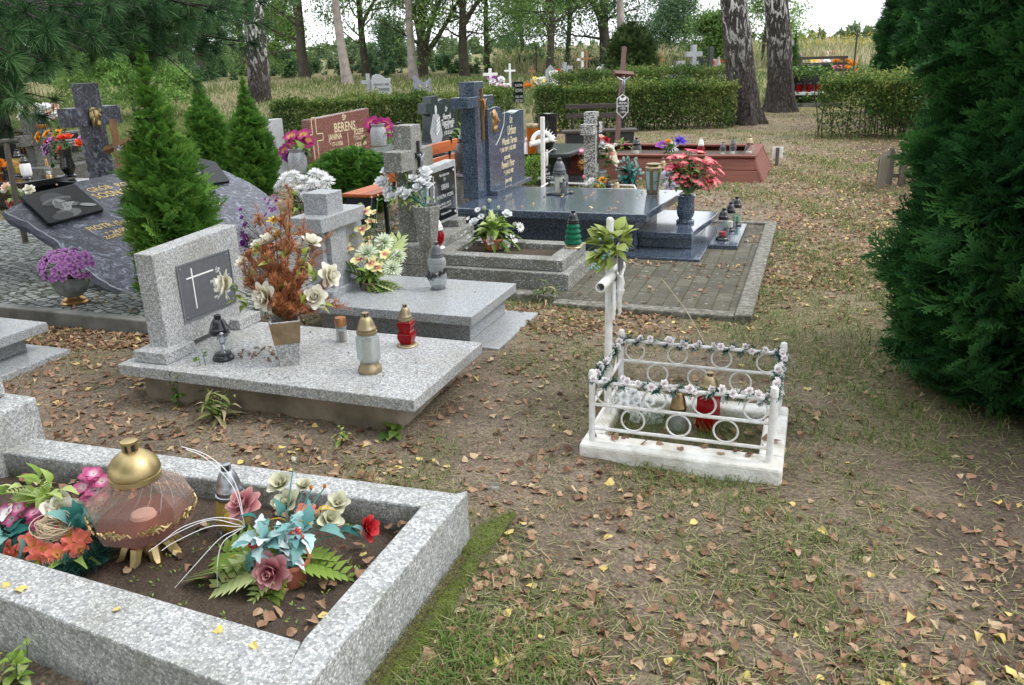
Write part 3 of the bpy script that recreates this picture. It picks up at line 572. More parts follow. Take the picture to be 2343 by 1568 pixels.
# ------------------------------------------------------------------ hedges
def hedge(label, a, b, wid, h, n, vtop=None, size=(.045, .095), tm=.5, bare=.3):
    a = Vector(a); b = Vector(b); c = (a+b)/2; d = b-a; L = d.length; t = thing('hedge', label, 'hedge', (c.x, c.y, min(a.z, b.z)), math.atan2(d.y, d.x), 'clipped privet hedges')
    m = int(n); P = np.stack([rng.uniform(-L/2, L/2, m), rng.uniform(-1, 1, m), rng.uniform(0, 1, m)], -1)
    # keep to the shell: top and sides
    e = rng.uniform(size=m); top = e < .36; side = ~top; P[top, 2] = 1-np.abs(rng.normal(0, .07, top.sum())); s = np.sign(P[side, 1]); P[side, 1] = s*(1-np.abs(rng.normal(0, .34, side.sum())))
    low = side & (P[:, 2] < bare*(1+.5*fnoise(P*[1, 0, 0], 3, 57))) & (rng.uniform(size=m) < .72); P = P[~low]; P[:, 1] *= wid/2; P[:, 2] *= h
    nz = fnoise(P, 2.2, 51)*.09+fnoise(P, 5, 52)*.07; P[:, 2] += nz*(P[:, 2]/h)+rng.exponential(.03, len(P))*(P[:, 2] > h*.85); P[:, 1] *= 1+nz*2.6; st = rng.uniform(size=len(P)) < .07; P[st] *= 1+np.abs(rng.normal(0, .09, (st.sum(), 1)))*[.2, 1.5, 1]
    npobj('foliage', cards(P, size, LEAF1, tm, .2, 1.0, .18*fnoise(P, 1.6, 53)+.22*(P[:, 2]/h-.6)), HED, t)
    mb = MB(); 
    for i in range(int(L*16)):
        x = rnd.uniform(-L/2, L/2); y = rnd.uniform(-.3, .3)*wid; mb.tube([(x, y, -.03), (x+rnd.uniform(-.12, .12), y*1.3, h*.5), (x+rnd.uniform(-.25, .25), y*1.6+rnd.uniform(-.1, .1), h*.92)], [.014, .010, .004], 4)
    mb.obj('stems', TWG, t); return t
A = atD
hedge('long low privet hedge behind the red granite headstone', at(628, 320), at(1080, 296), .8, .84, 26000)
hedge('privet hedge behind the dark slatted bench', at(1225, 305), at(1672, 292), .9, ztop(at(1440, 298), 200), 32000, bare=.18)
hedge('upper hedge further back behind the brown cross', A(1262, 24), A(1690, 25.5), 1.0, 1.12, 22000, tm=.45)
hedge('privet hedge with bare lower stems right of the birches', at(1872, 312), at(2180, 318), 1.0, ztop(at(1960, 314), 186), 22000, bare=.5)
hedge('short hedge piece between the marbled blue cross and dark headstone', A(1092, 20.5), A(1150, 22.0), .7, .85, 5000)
# ------------------------------------------------------------------ conifers
SP = [sprayT(7, .25, s) for s in (1, 2, 3)]
def conifer(name, label, p, h, prof, n, mat, size, up=.45, group=None, cat='conifer', lean=(0, 0), seed=0, droop=None, tm=.5, deep=.35, rag=1.0):
    """dense scale-leaved conifer: sprays point outward from a stem, profile gives radius against height"""
    t = thing(name, label, cat, p, 0, group); zs = np.array([q[0] for q in prof]); rs = np.array([q[1] for q in prof])
    z = []; 
    while len(z) < n:
        c = rng.uniform(0, 1, n*2); z += list(c[rng.uniform(size=n*2) < np.interp(c, zs, rs)/rs.max()])
    z = np.array(z[:n]); a = rng.uniform(0, 6.28, n); r0 = np.interp(z, zs, rs)
    Q0 = np.stack([np.cos(a)*2, np.sin(a)*2, z*h/rs.max()*1.0], -1); lump = 1+rag*(.13*fnoise(Q0, 1.6, 61+seed)+.10*fnoise(Q0, 3.7, 62+seed)+.05*fnoise(Q0, 7, 66+seed))
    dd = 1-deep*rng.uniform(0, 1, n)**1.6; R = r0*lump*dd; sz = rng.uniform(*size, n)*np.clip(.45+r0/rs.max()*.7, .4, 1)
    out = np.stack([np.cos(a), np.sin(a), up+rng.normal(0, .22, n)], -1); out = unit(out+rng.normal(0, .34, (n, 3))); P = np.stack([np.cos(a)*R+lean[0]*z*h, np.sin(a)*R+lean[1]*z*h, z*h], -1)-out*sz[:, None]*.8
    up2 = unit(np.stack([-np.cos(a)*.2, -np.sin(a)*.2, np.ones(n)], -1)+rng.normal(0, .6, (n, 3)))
    t_ = np.clip(tm-.5*(1-dd)/max(deep, .1)*.45+rng.normal(0, .12, n)+.16*fnoise(Q0, 2.5, 63), 0, 1); ids = rng.integers(0, 3, n); fr = frames(out, up2)  # deeper sprays take a darker tone: inner shade put into the colour
    npobj('foliage', join([inst(SP[j], P[ids == j], fr[ids == j], sz[ids == j], t_[ids == j]) for j in range(3)]), mat, t)
    mb = MB(); mb.tube([(0, 0, -.05), (lean[0]*h*.5, lean[1]*h*.5, h*.5), (lean[0]*h*.97, lean[1]*h*.97, h*.97)], [.03+.02*h, .02+.008*h, .004], 8)
    for i in range(int(h*26)):
        f = rnd.uniform(.05, .9); g = rnd.uniform(0, 6.28); q = float(np.interp(f, zs, rs))*.8; b0 = Vector((lean[0]*f*h, lean[1]*f*h, f*h)); mb.tube([b0, b0+Vector((math.cos(g)*q*.6, math.sin(g)*q*.6, q*.15)), b0+Vector((math.cos(g)*q, math.sin(g)*q, q*.45))], [.010, .006, .002], 4)
    mb.obj('trunk', TWG, t); return t
cone2 = [(0, .6), (.1, .95), (.25, 1), (.45, .9), (.62, .68), (.72, .44), (.78, .3), (.86, .2), (.94, .1), (1, .02)]
cone = [(0, .75), (.08, .95), (.2, 1), (.45, .74), (.7, .42), (.85, .2), (.95, .1), (1, .03)]
sc = lambda pr, r: [(a, b*r) for a, b in pr]
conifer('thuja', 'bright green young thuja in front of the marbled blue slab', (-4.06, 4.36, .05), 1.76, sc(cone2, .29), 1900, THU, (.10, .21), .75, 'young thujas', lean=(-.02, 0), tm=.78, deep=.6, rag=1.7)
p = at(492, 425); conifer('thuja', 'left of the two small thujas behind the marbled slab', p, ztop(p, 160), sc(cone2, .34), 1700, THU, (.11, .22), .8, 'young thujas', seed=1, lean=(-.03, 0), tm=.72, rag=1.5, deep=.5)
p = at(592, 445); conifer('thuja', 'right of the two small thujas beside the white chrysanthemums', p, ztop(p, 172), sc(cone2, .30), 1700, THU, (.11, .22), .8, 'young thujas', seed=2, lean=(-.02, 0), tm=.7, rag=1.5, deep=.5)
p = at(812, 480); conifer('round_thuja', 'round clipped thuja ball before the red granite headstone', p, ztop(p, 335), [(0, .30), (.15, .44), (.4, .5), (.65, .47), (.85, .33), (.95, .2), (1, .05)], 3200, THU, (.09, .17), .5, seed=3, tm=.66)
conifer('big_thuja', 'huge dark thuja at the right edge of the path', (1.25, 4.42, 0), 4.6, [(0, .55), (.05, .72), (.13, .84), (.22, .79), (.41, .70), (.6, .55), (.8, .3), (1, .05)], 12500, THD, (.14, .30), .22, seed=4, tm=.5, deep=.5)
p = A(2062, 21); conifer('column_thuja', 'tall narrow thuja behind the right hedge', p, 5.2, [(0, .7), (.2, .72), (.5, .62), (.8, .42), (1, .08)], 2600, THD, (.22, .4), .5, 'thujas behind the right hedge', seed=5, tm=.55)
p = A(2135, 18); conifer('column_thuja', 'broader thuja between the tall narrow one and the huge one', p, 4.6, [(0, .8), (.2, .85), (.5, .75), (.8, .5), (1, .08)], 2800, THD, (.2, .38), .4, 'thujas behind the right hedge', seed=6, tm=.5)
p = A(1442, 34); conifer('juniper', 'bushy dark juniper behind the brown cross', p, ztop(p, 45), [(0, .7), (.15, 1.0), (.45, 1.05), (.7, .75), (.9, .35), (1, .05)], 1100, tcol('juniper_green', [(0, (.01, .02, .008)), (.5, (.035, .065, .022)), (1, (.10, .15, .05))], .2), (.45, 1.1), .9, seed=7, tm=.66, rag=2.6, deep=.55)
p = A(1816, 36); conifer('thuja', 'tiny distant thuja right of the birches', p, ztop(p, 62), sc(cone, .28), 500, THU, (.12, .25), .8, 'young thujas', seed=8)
# ------------------------------------------------------------------ pine on the left
def pine():
    base = Vector((-6.6, 4.6, 0)); t = thing('pine_tree', 'long needled pine with boughs hanging in from the left', 'tree', base)
    mb = MB(); mb.tube([(0, 0, -.1), (.05, .05, 1.5), (-.05, .1, 4), (0, 0, 7)], [.2, .16, .13, .05], 12, wob=.05)
    boughs = []     # ends in view: column, row, distance
    E = [(60, 215, 4.4), (20, 120, 4.0), (95, 140, 4.6), (200, 120, 5.0), (250, 70, 5.4), (180, 40, 4.4), (80, 40, 4.0), (330, 60, 5.6), (420, 70, 6.0), (520, 60, 6.4), (570, 35, 6.4), (470, 130, 6.2), (545, 95, 6.6), (380, 130, 6.0), (320, 20, 5.0), (450, 15, 5.6), (40, 250, 4.8), (50, 240, 5.2), (0, 190, 4.2), (280, 110, 5.8), (230, 20, 5.0), (0, 60, 4.0), (500, 20, 5.6), (-60, 250, 4.4), (-80, 120, 3.9), (-100, 30, 4), (360, 40, 7), (260, 20, 7), (430, 110, 7.4), (160, 80, 6.5), (60, 120, 6), (330, 100, 7), (500, 110, 7.4), (90, 10, 5), (400, 20, 7)]
    E += [(u+rnd.uniform(-45, 45), v-rnd.uniform(10, 45), D+rnd.uniform(.9, 1.8)) for (u, v, D) in E if v < 190]
    tuf = []
    for (u, v, D) in E:
        e = vw(u, v, D)-base; hh = e.z+rnd.uniform(.2, .5); s = Vector((0, 0, hh)); mid = s.lerp(e, .55)+Vector((0, 0, .12)); mb.tube([s, s.lerp(mid, .5)+Vector((0, 0, .08)), mid, e], [.035, .025, .016, .006], 6)
        axis = (e-mid); 
        for k in range(22):
            f = rnd.uniform(.12, 1.0)**.8; q = mid.lerp(e, f)+Vector((rnd.gauss(0, .15), rnd.gauss(0, .15), rnd.gauss(-.01, .075))); tuf.append((q, (axis.normalized()*.6+(q-mid.lerp(e, max(0, f-.2))).normalized()*.8+Vector((0, 0, .15))).normalized()))
            if k % 3 == 0: mb.tube([mid.lerp(e, max(0, f-.25)), q], [.005, .003], 4)
    mb.obj('trunk', BAR, t)
    n = len(tuf); m = 84; P = np.repeat(np.array([tuple(q[0]) for q in tuf]), m, 0); ax = np.repeat(np.array([tuple(q[1]) for q in tuf]), m, 0)
    L = rng.uniform(.07, .125, n*m); along = rng.uniform(-.035, .012, n*m); d = unit(ax*rng.uniform(.25, 1.1, (n*m, 1))+rdir(n*m)*.85); d[:, 2] -= .12; d = unit(d)
    sv = unit(np.cross(d, rdir(n*m)))*.0014; B = P+ax*along[:, None]; M_ = B+d*L[:, None]*.55; E_ = B+d*L[:, None]; E_[:, 2] -= L*.06
    V = np.stack([B-sv, B+sv, M_+sv, M_-sv, E_+sv*.3, E_-sv*.3], 1).reshape(-1, 3); I = np.arange(n*m)[:, None]*6; Q = np.concatenate([I+[0, 1, 2, 3], I+[3, 2, 4, 5]], 0)
    tv = np.clip(np.repeat(rng.normal(.44, .2, n), m)+rng.normal(0, .13, n*m), 0, 1); tv = np.stack([tv*.8, tv*.8, tv, tv, tv+.15, tv+.15], 1).ravel().clip(0, 1)
    npobj('needles', (V, Q, tv), PIN, t)
pine()
# ------------------------------------------------------------------ grave lanterns
GP = {'hex': [(.80, 0), (.84, .04), (.96, .1), (1, .16), (1, .84), (.84, .95), (.74, 1)],
      'jar': [(.62, 0), (.84, .12), (.98, .35), (1, .55), (.9, .8), (.74, .94), (.72, 1)],
      'hour': [(.70, 0), (.86, .1), (1, .3), (.92, .48), (.84, .6), (.98, .8), (.9, .93), (.72, 1)],
      'wavy': [(.72, 0), (.80, .08), (1, .28), (.96, .42), (.72, .56), (.98, .80), (.92, .92), (.66, 1)],
      'spiral': [(.8, 0), (1, .08), (1.04, .14), (.86, .24), (.84, .27), (.96, .34), (.95, .40), (.76, .48), (.75, .52), (.87, .58), (.86, .64), (.68, .72), (.68, .76), (.78, .82), (.76, .88), (.62, .95), (.6, 1)],
      'tub': [(.92, 0), (.97, .05), (.93, .3), (.93, .7), (1, .85), (.97, 1)],
      'egg': [(.5, 0), (.72, .12), (.94, .35), (1, .58), (.92, .8), (.76, .95), (.72, 1)]}
def lantern(label, loc, h, r, shape='jar', n=24, g=GL, lid=BKP, foot=BKP, lidr=.82, bz=.13, gz=.66, wax=WAX, rot=0., group=None, chim=True, wx=.4, lean=0, lobe=None, flat=False):
    t = thing('grave_lantern', label, 'grave lantern', loc, rot, group)
    if lean: t.rotation_euler = (lean, lean*.6, rot)
    if foot: MB().lathe([(r*.98, 0), (r*1.02, h*bz*.25), (r*.96, h*bz*.45), (r*.92, h*bz*.6), (r*.8, h*bz*.75), (r*.78, h*bz)], max(n, 18)).obj('foot', foot, t)
    else: bz = 0.004/h
    z0, z1 = h*bz, h*gz
    mb = MB().lathe([(r*q, z0+(z1-z0)*f) for q, f in GP[shape]], n, caps=False, lobe=lobe); mb.obj('glass', g, t, angle=30 if n < 12 else 80)
    if wax: MB().lathe([(0.001, z0+.002), (r*.52, z0+.003), (r*.54, z0+(z1-z0)*wx), (r*.2, z0+(z1-z0)*wx*.98), (.001, z0+(z1-z0)*wx*.97)], 14, caps=False).obj('candle', wax, t)
    L = r*lidr; hh = h-z1
    if flat: MB().lathe([(L, z1-hh*.3), (L*1.04, z1), (L*1.04, z1+hh*.7), (L*.96, z1+hh), (.001, z1+hh*.95)], n, caps=False).obj('lid', lid, t)
    else:
        o = MB().lathe([(L, z1-.004), (L*1.05, z1), (L*1.05, z1+hh*.09), (L*.96, z1+hh*.11), (L*.96, z1+hh*.18), (L*1.0, z1+hh*.20), (L*1.0, z1+hh*.24), (L*.90, z1+hh*.28), (L*.82, z1+hh*.45), (L*.68, z1+hh*.62), (L*.50, z1+hh*.75), (L*.36, z1+hh*.80), (.001, z1+hh*.80)], max(n, 18), caps=False).obj('lid', lid, t, angle=50)
        if chim:
            c = MB().lathe([(L*.27, z1+hh*.79), (L*.27, z1+hh*.95)], 12)
            for i in range(6): a = i*PI/3; c.box((L*.30*math.cos(a), L*.30*math.sin(a), z1+hh*.87), (L*.09, L*.14, hh*.16), a, m=1)
            c.lathe([(L*.35, z1+hh*.945), (L*.36, z1+hh*.99), (L*.30, z1+hh)], 14, m=1); c.obj('chimney', [BKP, lid], o)
    return t
# ------------------------------------------------------------------ flowers
def petalT(a, r0, z0, L, W, e0, e1, cup, shape, n=5, m=5, jit=0):
    V = []; t = []; r, z = r0, z0; ca, sa = math.cos(a), math.sin(a); k = (m-1)//2
    e0 += rnd.uniform(-jit, jit); e1 += rnd.uniform(-jit, jit); L *= 1+rnd.uniform(-jit, jit)*.4
    for i in range(n+1):
        s = i/n; e = e0+(e1-e0)*s
        if i: r += math.cos(e)*L/n; z += math.sin(e)*L/n
        if shape == 'round': w = W/2*(math.sin(PI*min(.97, .08+.9*s**.75))**.55)
        elif shape == 'thin': w = W/2*(math.sin(PI*(.12+.85*s**.8))**.8)
        else: w = W/2*math.sin(PI*(.05+.94*s**.7))
        for j in range(m):
            q = (j-k)/k; y = q*w; off = cup*w*q*q+rnd.uniform(-jit, jit)*.03*L*abs(q)
            rr = r-math.sin(e)*off; zz = z+math.cos(e)*off
            V.append((rr*ca-y*sa, rr*sa+y*ca, zz)); t.append(min(1, max(0, s*.85+abs(q)*.15*s)))
    Q = [(i*m+j, (i+1)*m+j, (i+1)*m+j+1, i*m+j+1) for i in range(n) for j in range(m-1)]
    return np.array(V), np.array(Q), np.array(t)
def flowerM(name, rings, mat, center=None, n=5, m=5):
    P = []
    for (c, r0, z0, L, W, e0, e1, cup, sh, ph, jit) in rings:
        for i in range(c): P.append(petalT(2*PI*(i+ph)/c+rnd.uniform(-jit, jit)*.4, r0, z0, L, W, e0, e1, cup, sh, n, m, jit))
    V, Q, t = join(P); mats = [mat]; mi = np.zeros(len(Q), int)
    if center:
        b = MB(); b.ball((0, 0, center[2]), (center[1], center[1], center[1]*.6), 8, 4); bv = np.array([tuple(v) for v in b.v]); bq = np.array([f if len(f) == 4 else (f[0], f[1], f[2], f[2]) for f in b.f if len(f) == 4]); 
        Q = np.concatenate([Q, bq+len(V)]); V = np.concatenate([V, bv]); t = np.concatenate([t, rng.uniform(0, 1, len(bv))]); mats.append(center[0]); mi = np.concatenate([mi, np.ones(len(bq), int)])
    return npmesh(name, V, Q, t, mats, mi, smooth=True)
def pm(n, a, b, c, tr=.25): return tcol(n, [(0, lin(a)[:3]), (.5, lin(b)[:3]), (1, lin(c)[:3])], tr, .5)
P_WH = pm('cream_petal', 'b9b58f', 'e6e2d0', 'f4f2ea'); P_PW = pm('white_petal', 'd9dcd8', 'f3f4f4', 'fbfbfb'); P_GW = pm('greyish_white_petal', 'c4c8ca', 'e6e8ea', 'f6f7f8'); P_DP = pm('dusty_pink_petal', '7c3f45', 'b27076', 'd6a6a4'); P_CO = pm('coral_petal', 'd9b24a', 'e0705f', 'f08d84'); P_MG = pm('magenta_petal', 'e6c04a', '9a1f68', '7d1556'); P_HY = pm('pink_white_petal', 'e9dde0', 'c86a96', 'a33a68'); P_VI = pm('violet_petal', '5a2a70', '8b3fa0', 'a95fc0'); P_LI = pm('lilac_petal', '6d3f80', 'b06fb5', 'd8a8d4'); P_LG = pm('lilac_grey_petal', '8d84a0', 'b9b3c9', 'd7d3e0'); P_YE = pm('yellow_petal', 'd8a020', 'f0d040', 'f6e57a'); P_OR = pm('orange_petal', 'a85a10', 'e58a20', 'f0a848'); P_OC = pm('ochre_petal', '8a4a14', 'cf9440', 'e3b76a'); P_RE = pm('red_petal', '5d0d12', 'b3202a', 'd3454a'); P_OC2 = pm('pale_orchid_petal', 'c65a80', 'eee6a0', 'f2efc4'); P_PK = pm('pink_petal', 'f0d6b0', 'de6f85', 'e8506e'); P_SAL = pm('pale_salmon_petal', 'd7a088', 'edc9b8', 'f3e2d8'); P_SEA = pm('sea_green_petal', '4f8f8a', 'b4cfcc', 'dfeae8'); P_ROS = pm('rosy_white_petal', 'cdbcbf', 'eee6e8', 'f9f7f8'); P_YG = pm('sunflower_petal', '7d2a10', 'e09a18', 'f0c030'); P_CW = pm('creamy_dry_petal', '8d8a66', 'c9c8ac', 'dedcc8'); P_GR = pm('greenish_white_petal', '86a070', 'd5dfc4', 'eef0e6'); P_BLU = pm('blue_violet_petal', '2a1a80', '4a35b5', '6a58cf')
CEN_Y = tcol('flower_centre', [(0, (.45, .25, .03)), (1, (.75, .50, .06))], 0); CEN_D = tcol('dark_centre', [(0, (.05, .02, .015)), (1, (.14, .05, .03))], 0); CEN_G = tcol('green_centre', [(0, (.2, .25, .03)), (1, (.5, .5, .1))], 0)
ROSE = [(3, .03, 0, .62, .5, 1.5, 1.75, .5, 'round', 0, .1), (4, .09, 0, .70, .62, 1.35, 1.5, .45, 'round', .3, .12), (5, .15, -.02, .82, .78, 1.05, 1.0, .3, 'round', .1, .16), (6, .17, -.05, .92, .86, .62, .35, .15, 'round', .5, .2), (6, .15, -.1, 1.02, .92, .28, -.25, .05, 'round', .2, .24)]
OPEN = [(3, .04, 0, .6, .6, 1.4, 1.5, .4, 'round', 0, .15), (5, .1, 0, .9, .9, .95, .9, .3, 'round', .2, .2), (5, .1, -.05, 1.0, .95, .5, .3, .2, 'round', .6, .25)]
BUD = [(4, .06, 0, 1.2, .8, 1.05, 1.75, .5, 'round', 0, .1), (4, .1, -.02, 1.1, .8, .85, 1.6, .4, 'round', .5, .15)]
MUM = [(10, .03, .1, .5, .16, 1.35, 1.5, .5, 'thin', 0, .15), (14, .06, .06, .68, .18, 1.05, 1.0, .5, 'thin', .3, .2), (16, .09, .03, .84, .19, .72, .55, .5, 'thin', .1, .22), (18, .1, 0, .95, .2, .4, .15, .5, 'thin', .6, .22), (18, .1, -.04, 1.0, .2, .1, -.3, .5, 'thin', .2, .25)]
DAISY = [(13, .16, 0, .84, .30, .3, .05, .3, 'thin', 0, .12), (13, .14, .03, .7, .26, .55, .35, .3, 'thin', .5, .15)]
FIVE = [(5, .05, 0, .95, .85, .45, .05, .1, 'round', 0, .18)]
LILY = [(6, .06, 0, 1.1, .5, .9, -.1, .3, 'point', 0, .15)]
ORCH = [(3, .05, 0, .95, .55, .3, -.1, .15, 'round', .25, .1), (2, .05, .04, .95, .95, .25, .0, .15, 'round', 0, .1), (2, .05, .08, .45, .35, 1.0, .6, .6, 'round', .25, .1)]
HIB = [(6, .06, 0, 1.0, .85, .75, -.15, .1, 'round', 0, .22)]
FL = {}
for k, nm, rings, mt, ce in (('rw', 'rose', ROSE, P_WH, None), ('rp', 'rose', ROSE, P_DP, None), ('rr', 'rose', OPEN, P_RE, None), ('rg', 'rose', OPEN, P_GW, None), ('rpw', 'rose', ROSE, P_PW, None), ('rsal', 'rose', ROSE, P_SAL, None), ('mw', 'chrysanthemum', MUM, P_PW, None), ('mg', 'chrysanthemum', MUM, P_GR, None), ('ml', 'dahlia', MUM, P_LG, None), ('mo', 'chrysanthemum', MUM, P_OC, CEN_D and (CEN_D, .18, .1)), ('do', 'gerbera', DAISY, P_OR, (CEN_D, .2, .05)), ('dw', 'daisy', DAISY, P_PW, (CEN_Y, .2, .05)), ('mgt', 'amaryllis', HIB, P_MG, (CEN_Y, .13, .12)), ('mgp', 'hydrangea_floret', FIVE, P_HY, (CEN_G, .09, .05)), ('co', 'primrose', FIVE, P_CO, (CEN_Y, .1, .06)), ('li', 'floret', FIVE, P_LI, (CEN_Y, .09, .05)), ('vi', 'gladiolus_bloom', OPEN, P_VI, None), ('ye', 'daffodil', LILY, P_YE, (CEN_Y, .22, .2)), ('or', 'orchid', ORCH, P_OC2, None), ('pk', 'azalea_bloom', HIB, P_PK, (CEN_Y, .1, .1)), ('sea', 'eustoma', BUD, P_SEA, None), ('bg', 'tulip', BUD, P_GR, None), ('bc', 'freesia', OPEN, P_CW, None), ('gr', 'small_rose', ROSE, P_ROS, None), ('yg', 'sunflower', DAISY, P_YG, (CEN_D, .28, .05)), ('rd', 'rose', OPEN, P_RE, None), ('ro', 'orange_rose', OPEN, pm('orange_red_petal', 'd8a020', 'd8452a', 'e8604a'), None), ('lk', 'lilac_rose', OPEN, P_LI, None), ('bv', 'iris', LILY, P_BLU, None), ('vp', 'pansy', FIVE, P_VI, (CEN_Y, .12, .05)), ('pkb', 'pink_bud', BUD, pm('pink_bud_petal', 'd0b8b0', 'e7a6b4', 'f0c4cc'), None), ('yo', 'chrysanthemum', MUM, P_OR, None), ('yb', 'yellow_bud', BUD, P_OR, None), ('rc', 'rose', OPEN, P_WH, None), ('fw', 'white_floret', FIVE, P_PW, (CEN_Y, .1, .05)), ('ch', 'coral_lily', LILY, P_CO, (CEN_Y, .1, .1)), ('sw', 'waxy_bud', BUD, P_WH, None)):
    FL[k] = (nm, flowerM(nm, rings, mt, ce))
def depth(p): return float(np.array([p[0], p[1], p[2]-H])@CF)
def pin(base, u, v, dd=0): return vw(u, v, depth(base)+dd)-Vector(base)
def frondT(n=10, w=.36, droop=.35, fold=.1):
    S = []; V = []; Q = []; t = []
    for i in range(n+1):
        x = i/n; z = -droop*x*x; L = w*math.sin(PI*(.12+.86*x**.8))*.9+.02
        if i < n: 
            for sg in (-1, 1):
                a0 = len(V); bx = x; V += [(bx-.01, 0, z), (bx+.085, sg*.012, z), (bx+.12+.25*L, sg*L, z-.06*L+fold*L), (bx+.03+.1*L, sg*L*.72, z+fold*L)]; t += [.2, .3, .95, .6]; Q.append((a0, a0+1, a0+2, a0+3) if sg > 0 else (a0+3, a0+2, a0+1, a0))
    return np.array(V), np.array(Q), np.array(t)
FROND = frondT(); LEAFB = leafT(4, .55, .5, .25, .75); LEAFL = leafT(5, .2, .6, .2, .8); HOLLY = (lambda T: (T[0]*np.array([1, 1, 1])*np.stack([np.ones(len(T[0])), 1+.55*((np.arange(len(T[0]))//3) % 2), np.ones(len(T[0]))], -1), T[1], T[2]))(leafT(8, .42, .4, .3, .8))
def foliage(parent, name, mat, Tm, items, tj=.15):
    """items: (origin, direction, length[, t])"""
    P = np.array([tuple(i[0]) for i in items]); d = np.array([tuple(i[1]) for i in items], float); s = np.array([i[2] for i in items]); t = np.array([i[3] if len(i) > 3 else .5 for i in items])+rng.normal(0, tj, len(items))
    up = np.where(np.abs(unit(d)[:, 2:3]) > .85, [[1, 0, 0.3]], [[0, 0, 1]])+rng.normal(0, .25, (len(items), 3)); 
    return npobj(name, inst(Tm, P, frames(d, up), s, t.clip(0, 1)), mat, parent, smooth=True)
def puff(c, r, n, size, zb=.3, out=1.0):
    c = Vector(c); L = []
    for i in range(n):
        d = Vector((rnd.gauss(0, 1), rnd.gauss(0, 1), rnd.gauss(zb, 1))).normalized(); L.append((c+d*r*rnd.uniform(.1, .9), d*out+Vector((rnd.gauss(0, .4), rnd.gauss(0, .4), rnd.gauss(0, .4))), rnd.uniform(*size), rnd.uniform(.2, .85)))
    return L
VIEW = Vector((-CF[0], -CF[1], -CF[2]*.6)).normalized()
def flowers(t, specs, mouth, stem=None, face=.75, out=.55, up=.25, wr=.0022):
    base = t.location; st = MB(); M0 = Vector(mouth); n = 0
    for s in specs:
        k, u, v, dd, sc_ = s[:5]; p = pin(base, u, v, dd); d = VIEW*face+(p-M0).normalized()*out+Vector((0, 0, up))
        if len(s) > 5: d = Vector(s[5])
        d = d+Vector((rnd.gauss(0, .12), rnd.gauss(0, .12), rnd.gauss(0, .12))); nm, me = FL[k]; child(nm, me, t, zframe(p-d.normalized()*sc_*.2, d, rnd.uniform(0, 6.28), sc_))
        if stem: q = p-d.normalized()*sc_*.3; st.tube([M0, M0.lerp(q, .5)+Vector((0, 0, .02)), q], wr, 5); n += 1
    if stem and n: st.obj('stems', stem, t)
STEM = simple('green_stem', (.05, .10, .025), .6, 0, .2); STEMB = simple('teal_stem', (.03, .16, .13), .5, 0, .2)
def pot(t, r, h, mat, flare=.78, n=20, name='pot', sq=False, z=0, rim=True):
    pr = [(r*flare, z), (r*.96, z+h*.86), (r*1.06, z+h*.87), (r*1.06, z+h), (r*.92, z+h), (r*.85, z+h*.85), (.001, z+h*.84)] if rim else [(r*flare, z), (r, z+h), (r*.9, z+h), (r*.85, z+h*.9), (.001, z+h*.89)]
    return MB().lathe(pr, n, caps=False).obj(name, mat, t)
# crucified figure, a small cast: one continuous body with a bowed head
def corpus(s, mat, parent, M, name='figure'):
    mb = MB(); T = lambda *p: [Vector(q)*s for q in p]
    mb.tube(T((0, 0, .10), (.01, 0, .0), (.0, 0, -.14), (.02, .03, -.30), (.0, 0, -.52), (0, .02, -.58)), [.055*s, .075*s, .055*s, .055*s, .03*s, .02*s], 8); mb.tube(T((0, 0, .07), (.14, 0, .14), (.27, -.02, .23)), [.035*s, .028*s, .018*s], 6); mb.tube(T((0, 0, .07), (-.14, 0, .14), (-.27, -.02, .23)), [.035*s, .028*s, .018*s], 6)
    mb.ball(Vector((.03, .05, .17))*s, (.045*s, .05*s, .06*s), 8, 6); mb.lathe([(.065*s, -.2*s), (.08*s, -.12*s)], 8); o = mb.obj(name, mat, parent); o.matrix_local = M; return o
def cross_mb(mb, h, w, tk, arm_z, arm, y=0, d=None):
    """upright w wide and h tall, arms reaching +-arm at height arm_z, lying in the local y-z plane, d deep in x"""
    d = d or tk; P = [(-w/2, 0), (w/2, 0), (w/2, arm_z-tk/2), (arm, arm_z-tk/2), (arm, arm_z+tk/2), (w/2, arm_z+tk/2), (w/2, h), (-w/2, h), (-w/2, arm_z+tk/2), (-arm, arm_z+tk/2), (-arm, arm_z-tk/2), (-w/2, arm_z-tk/2)]
    M = Matrix(((0, 0, 1, 0), (1, 0, 0, y), (0, 1, 0, 0), (0, 0, 0, 1))); return mb.prism(P, -d/2, d/2, M)
def yz(P, x0, x1, mb=None): # prism from an outline in y,z, thick in x
    return (mb or MB()).prism(P, x0, x1, Matrix(((0, 0, 1, 0), (1, 0, 0, 0), (0, 1, 0, 0), (0, 0, 0, 1))))
def blk(name, x0, x1, y0, y1, z0, z1, mat, parent, bev=.004, top=1.0):
    return MB().box(((x0+x1)/2, (y0+y1)/2, (z0+z1)/2), (x1-x0, y1-y0, z1-z0), top=top).obj(name, mat, parent, smooth=False, bev=bev)
def grave(name, label, x, y, group=None): return thing(name, label, 'grave', (x, y, 0), 0, group)
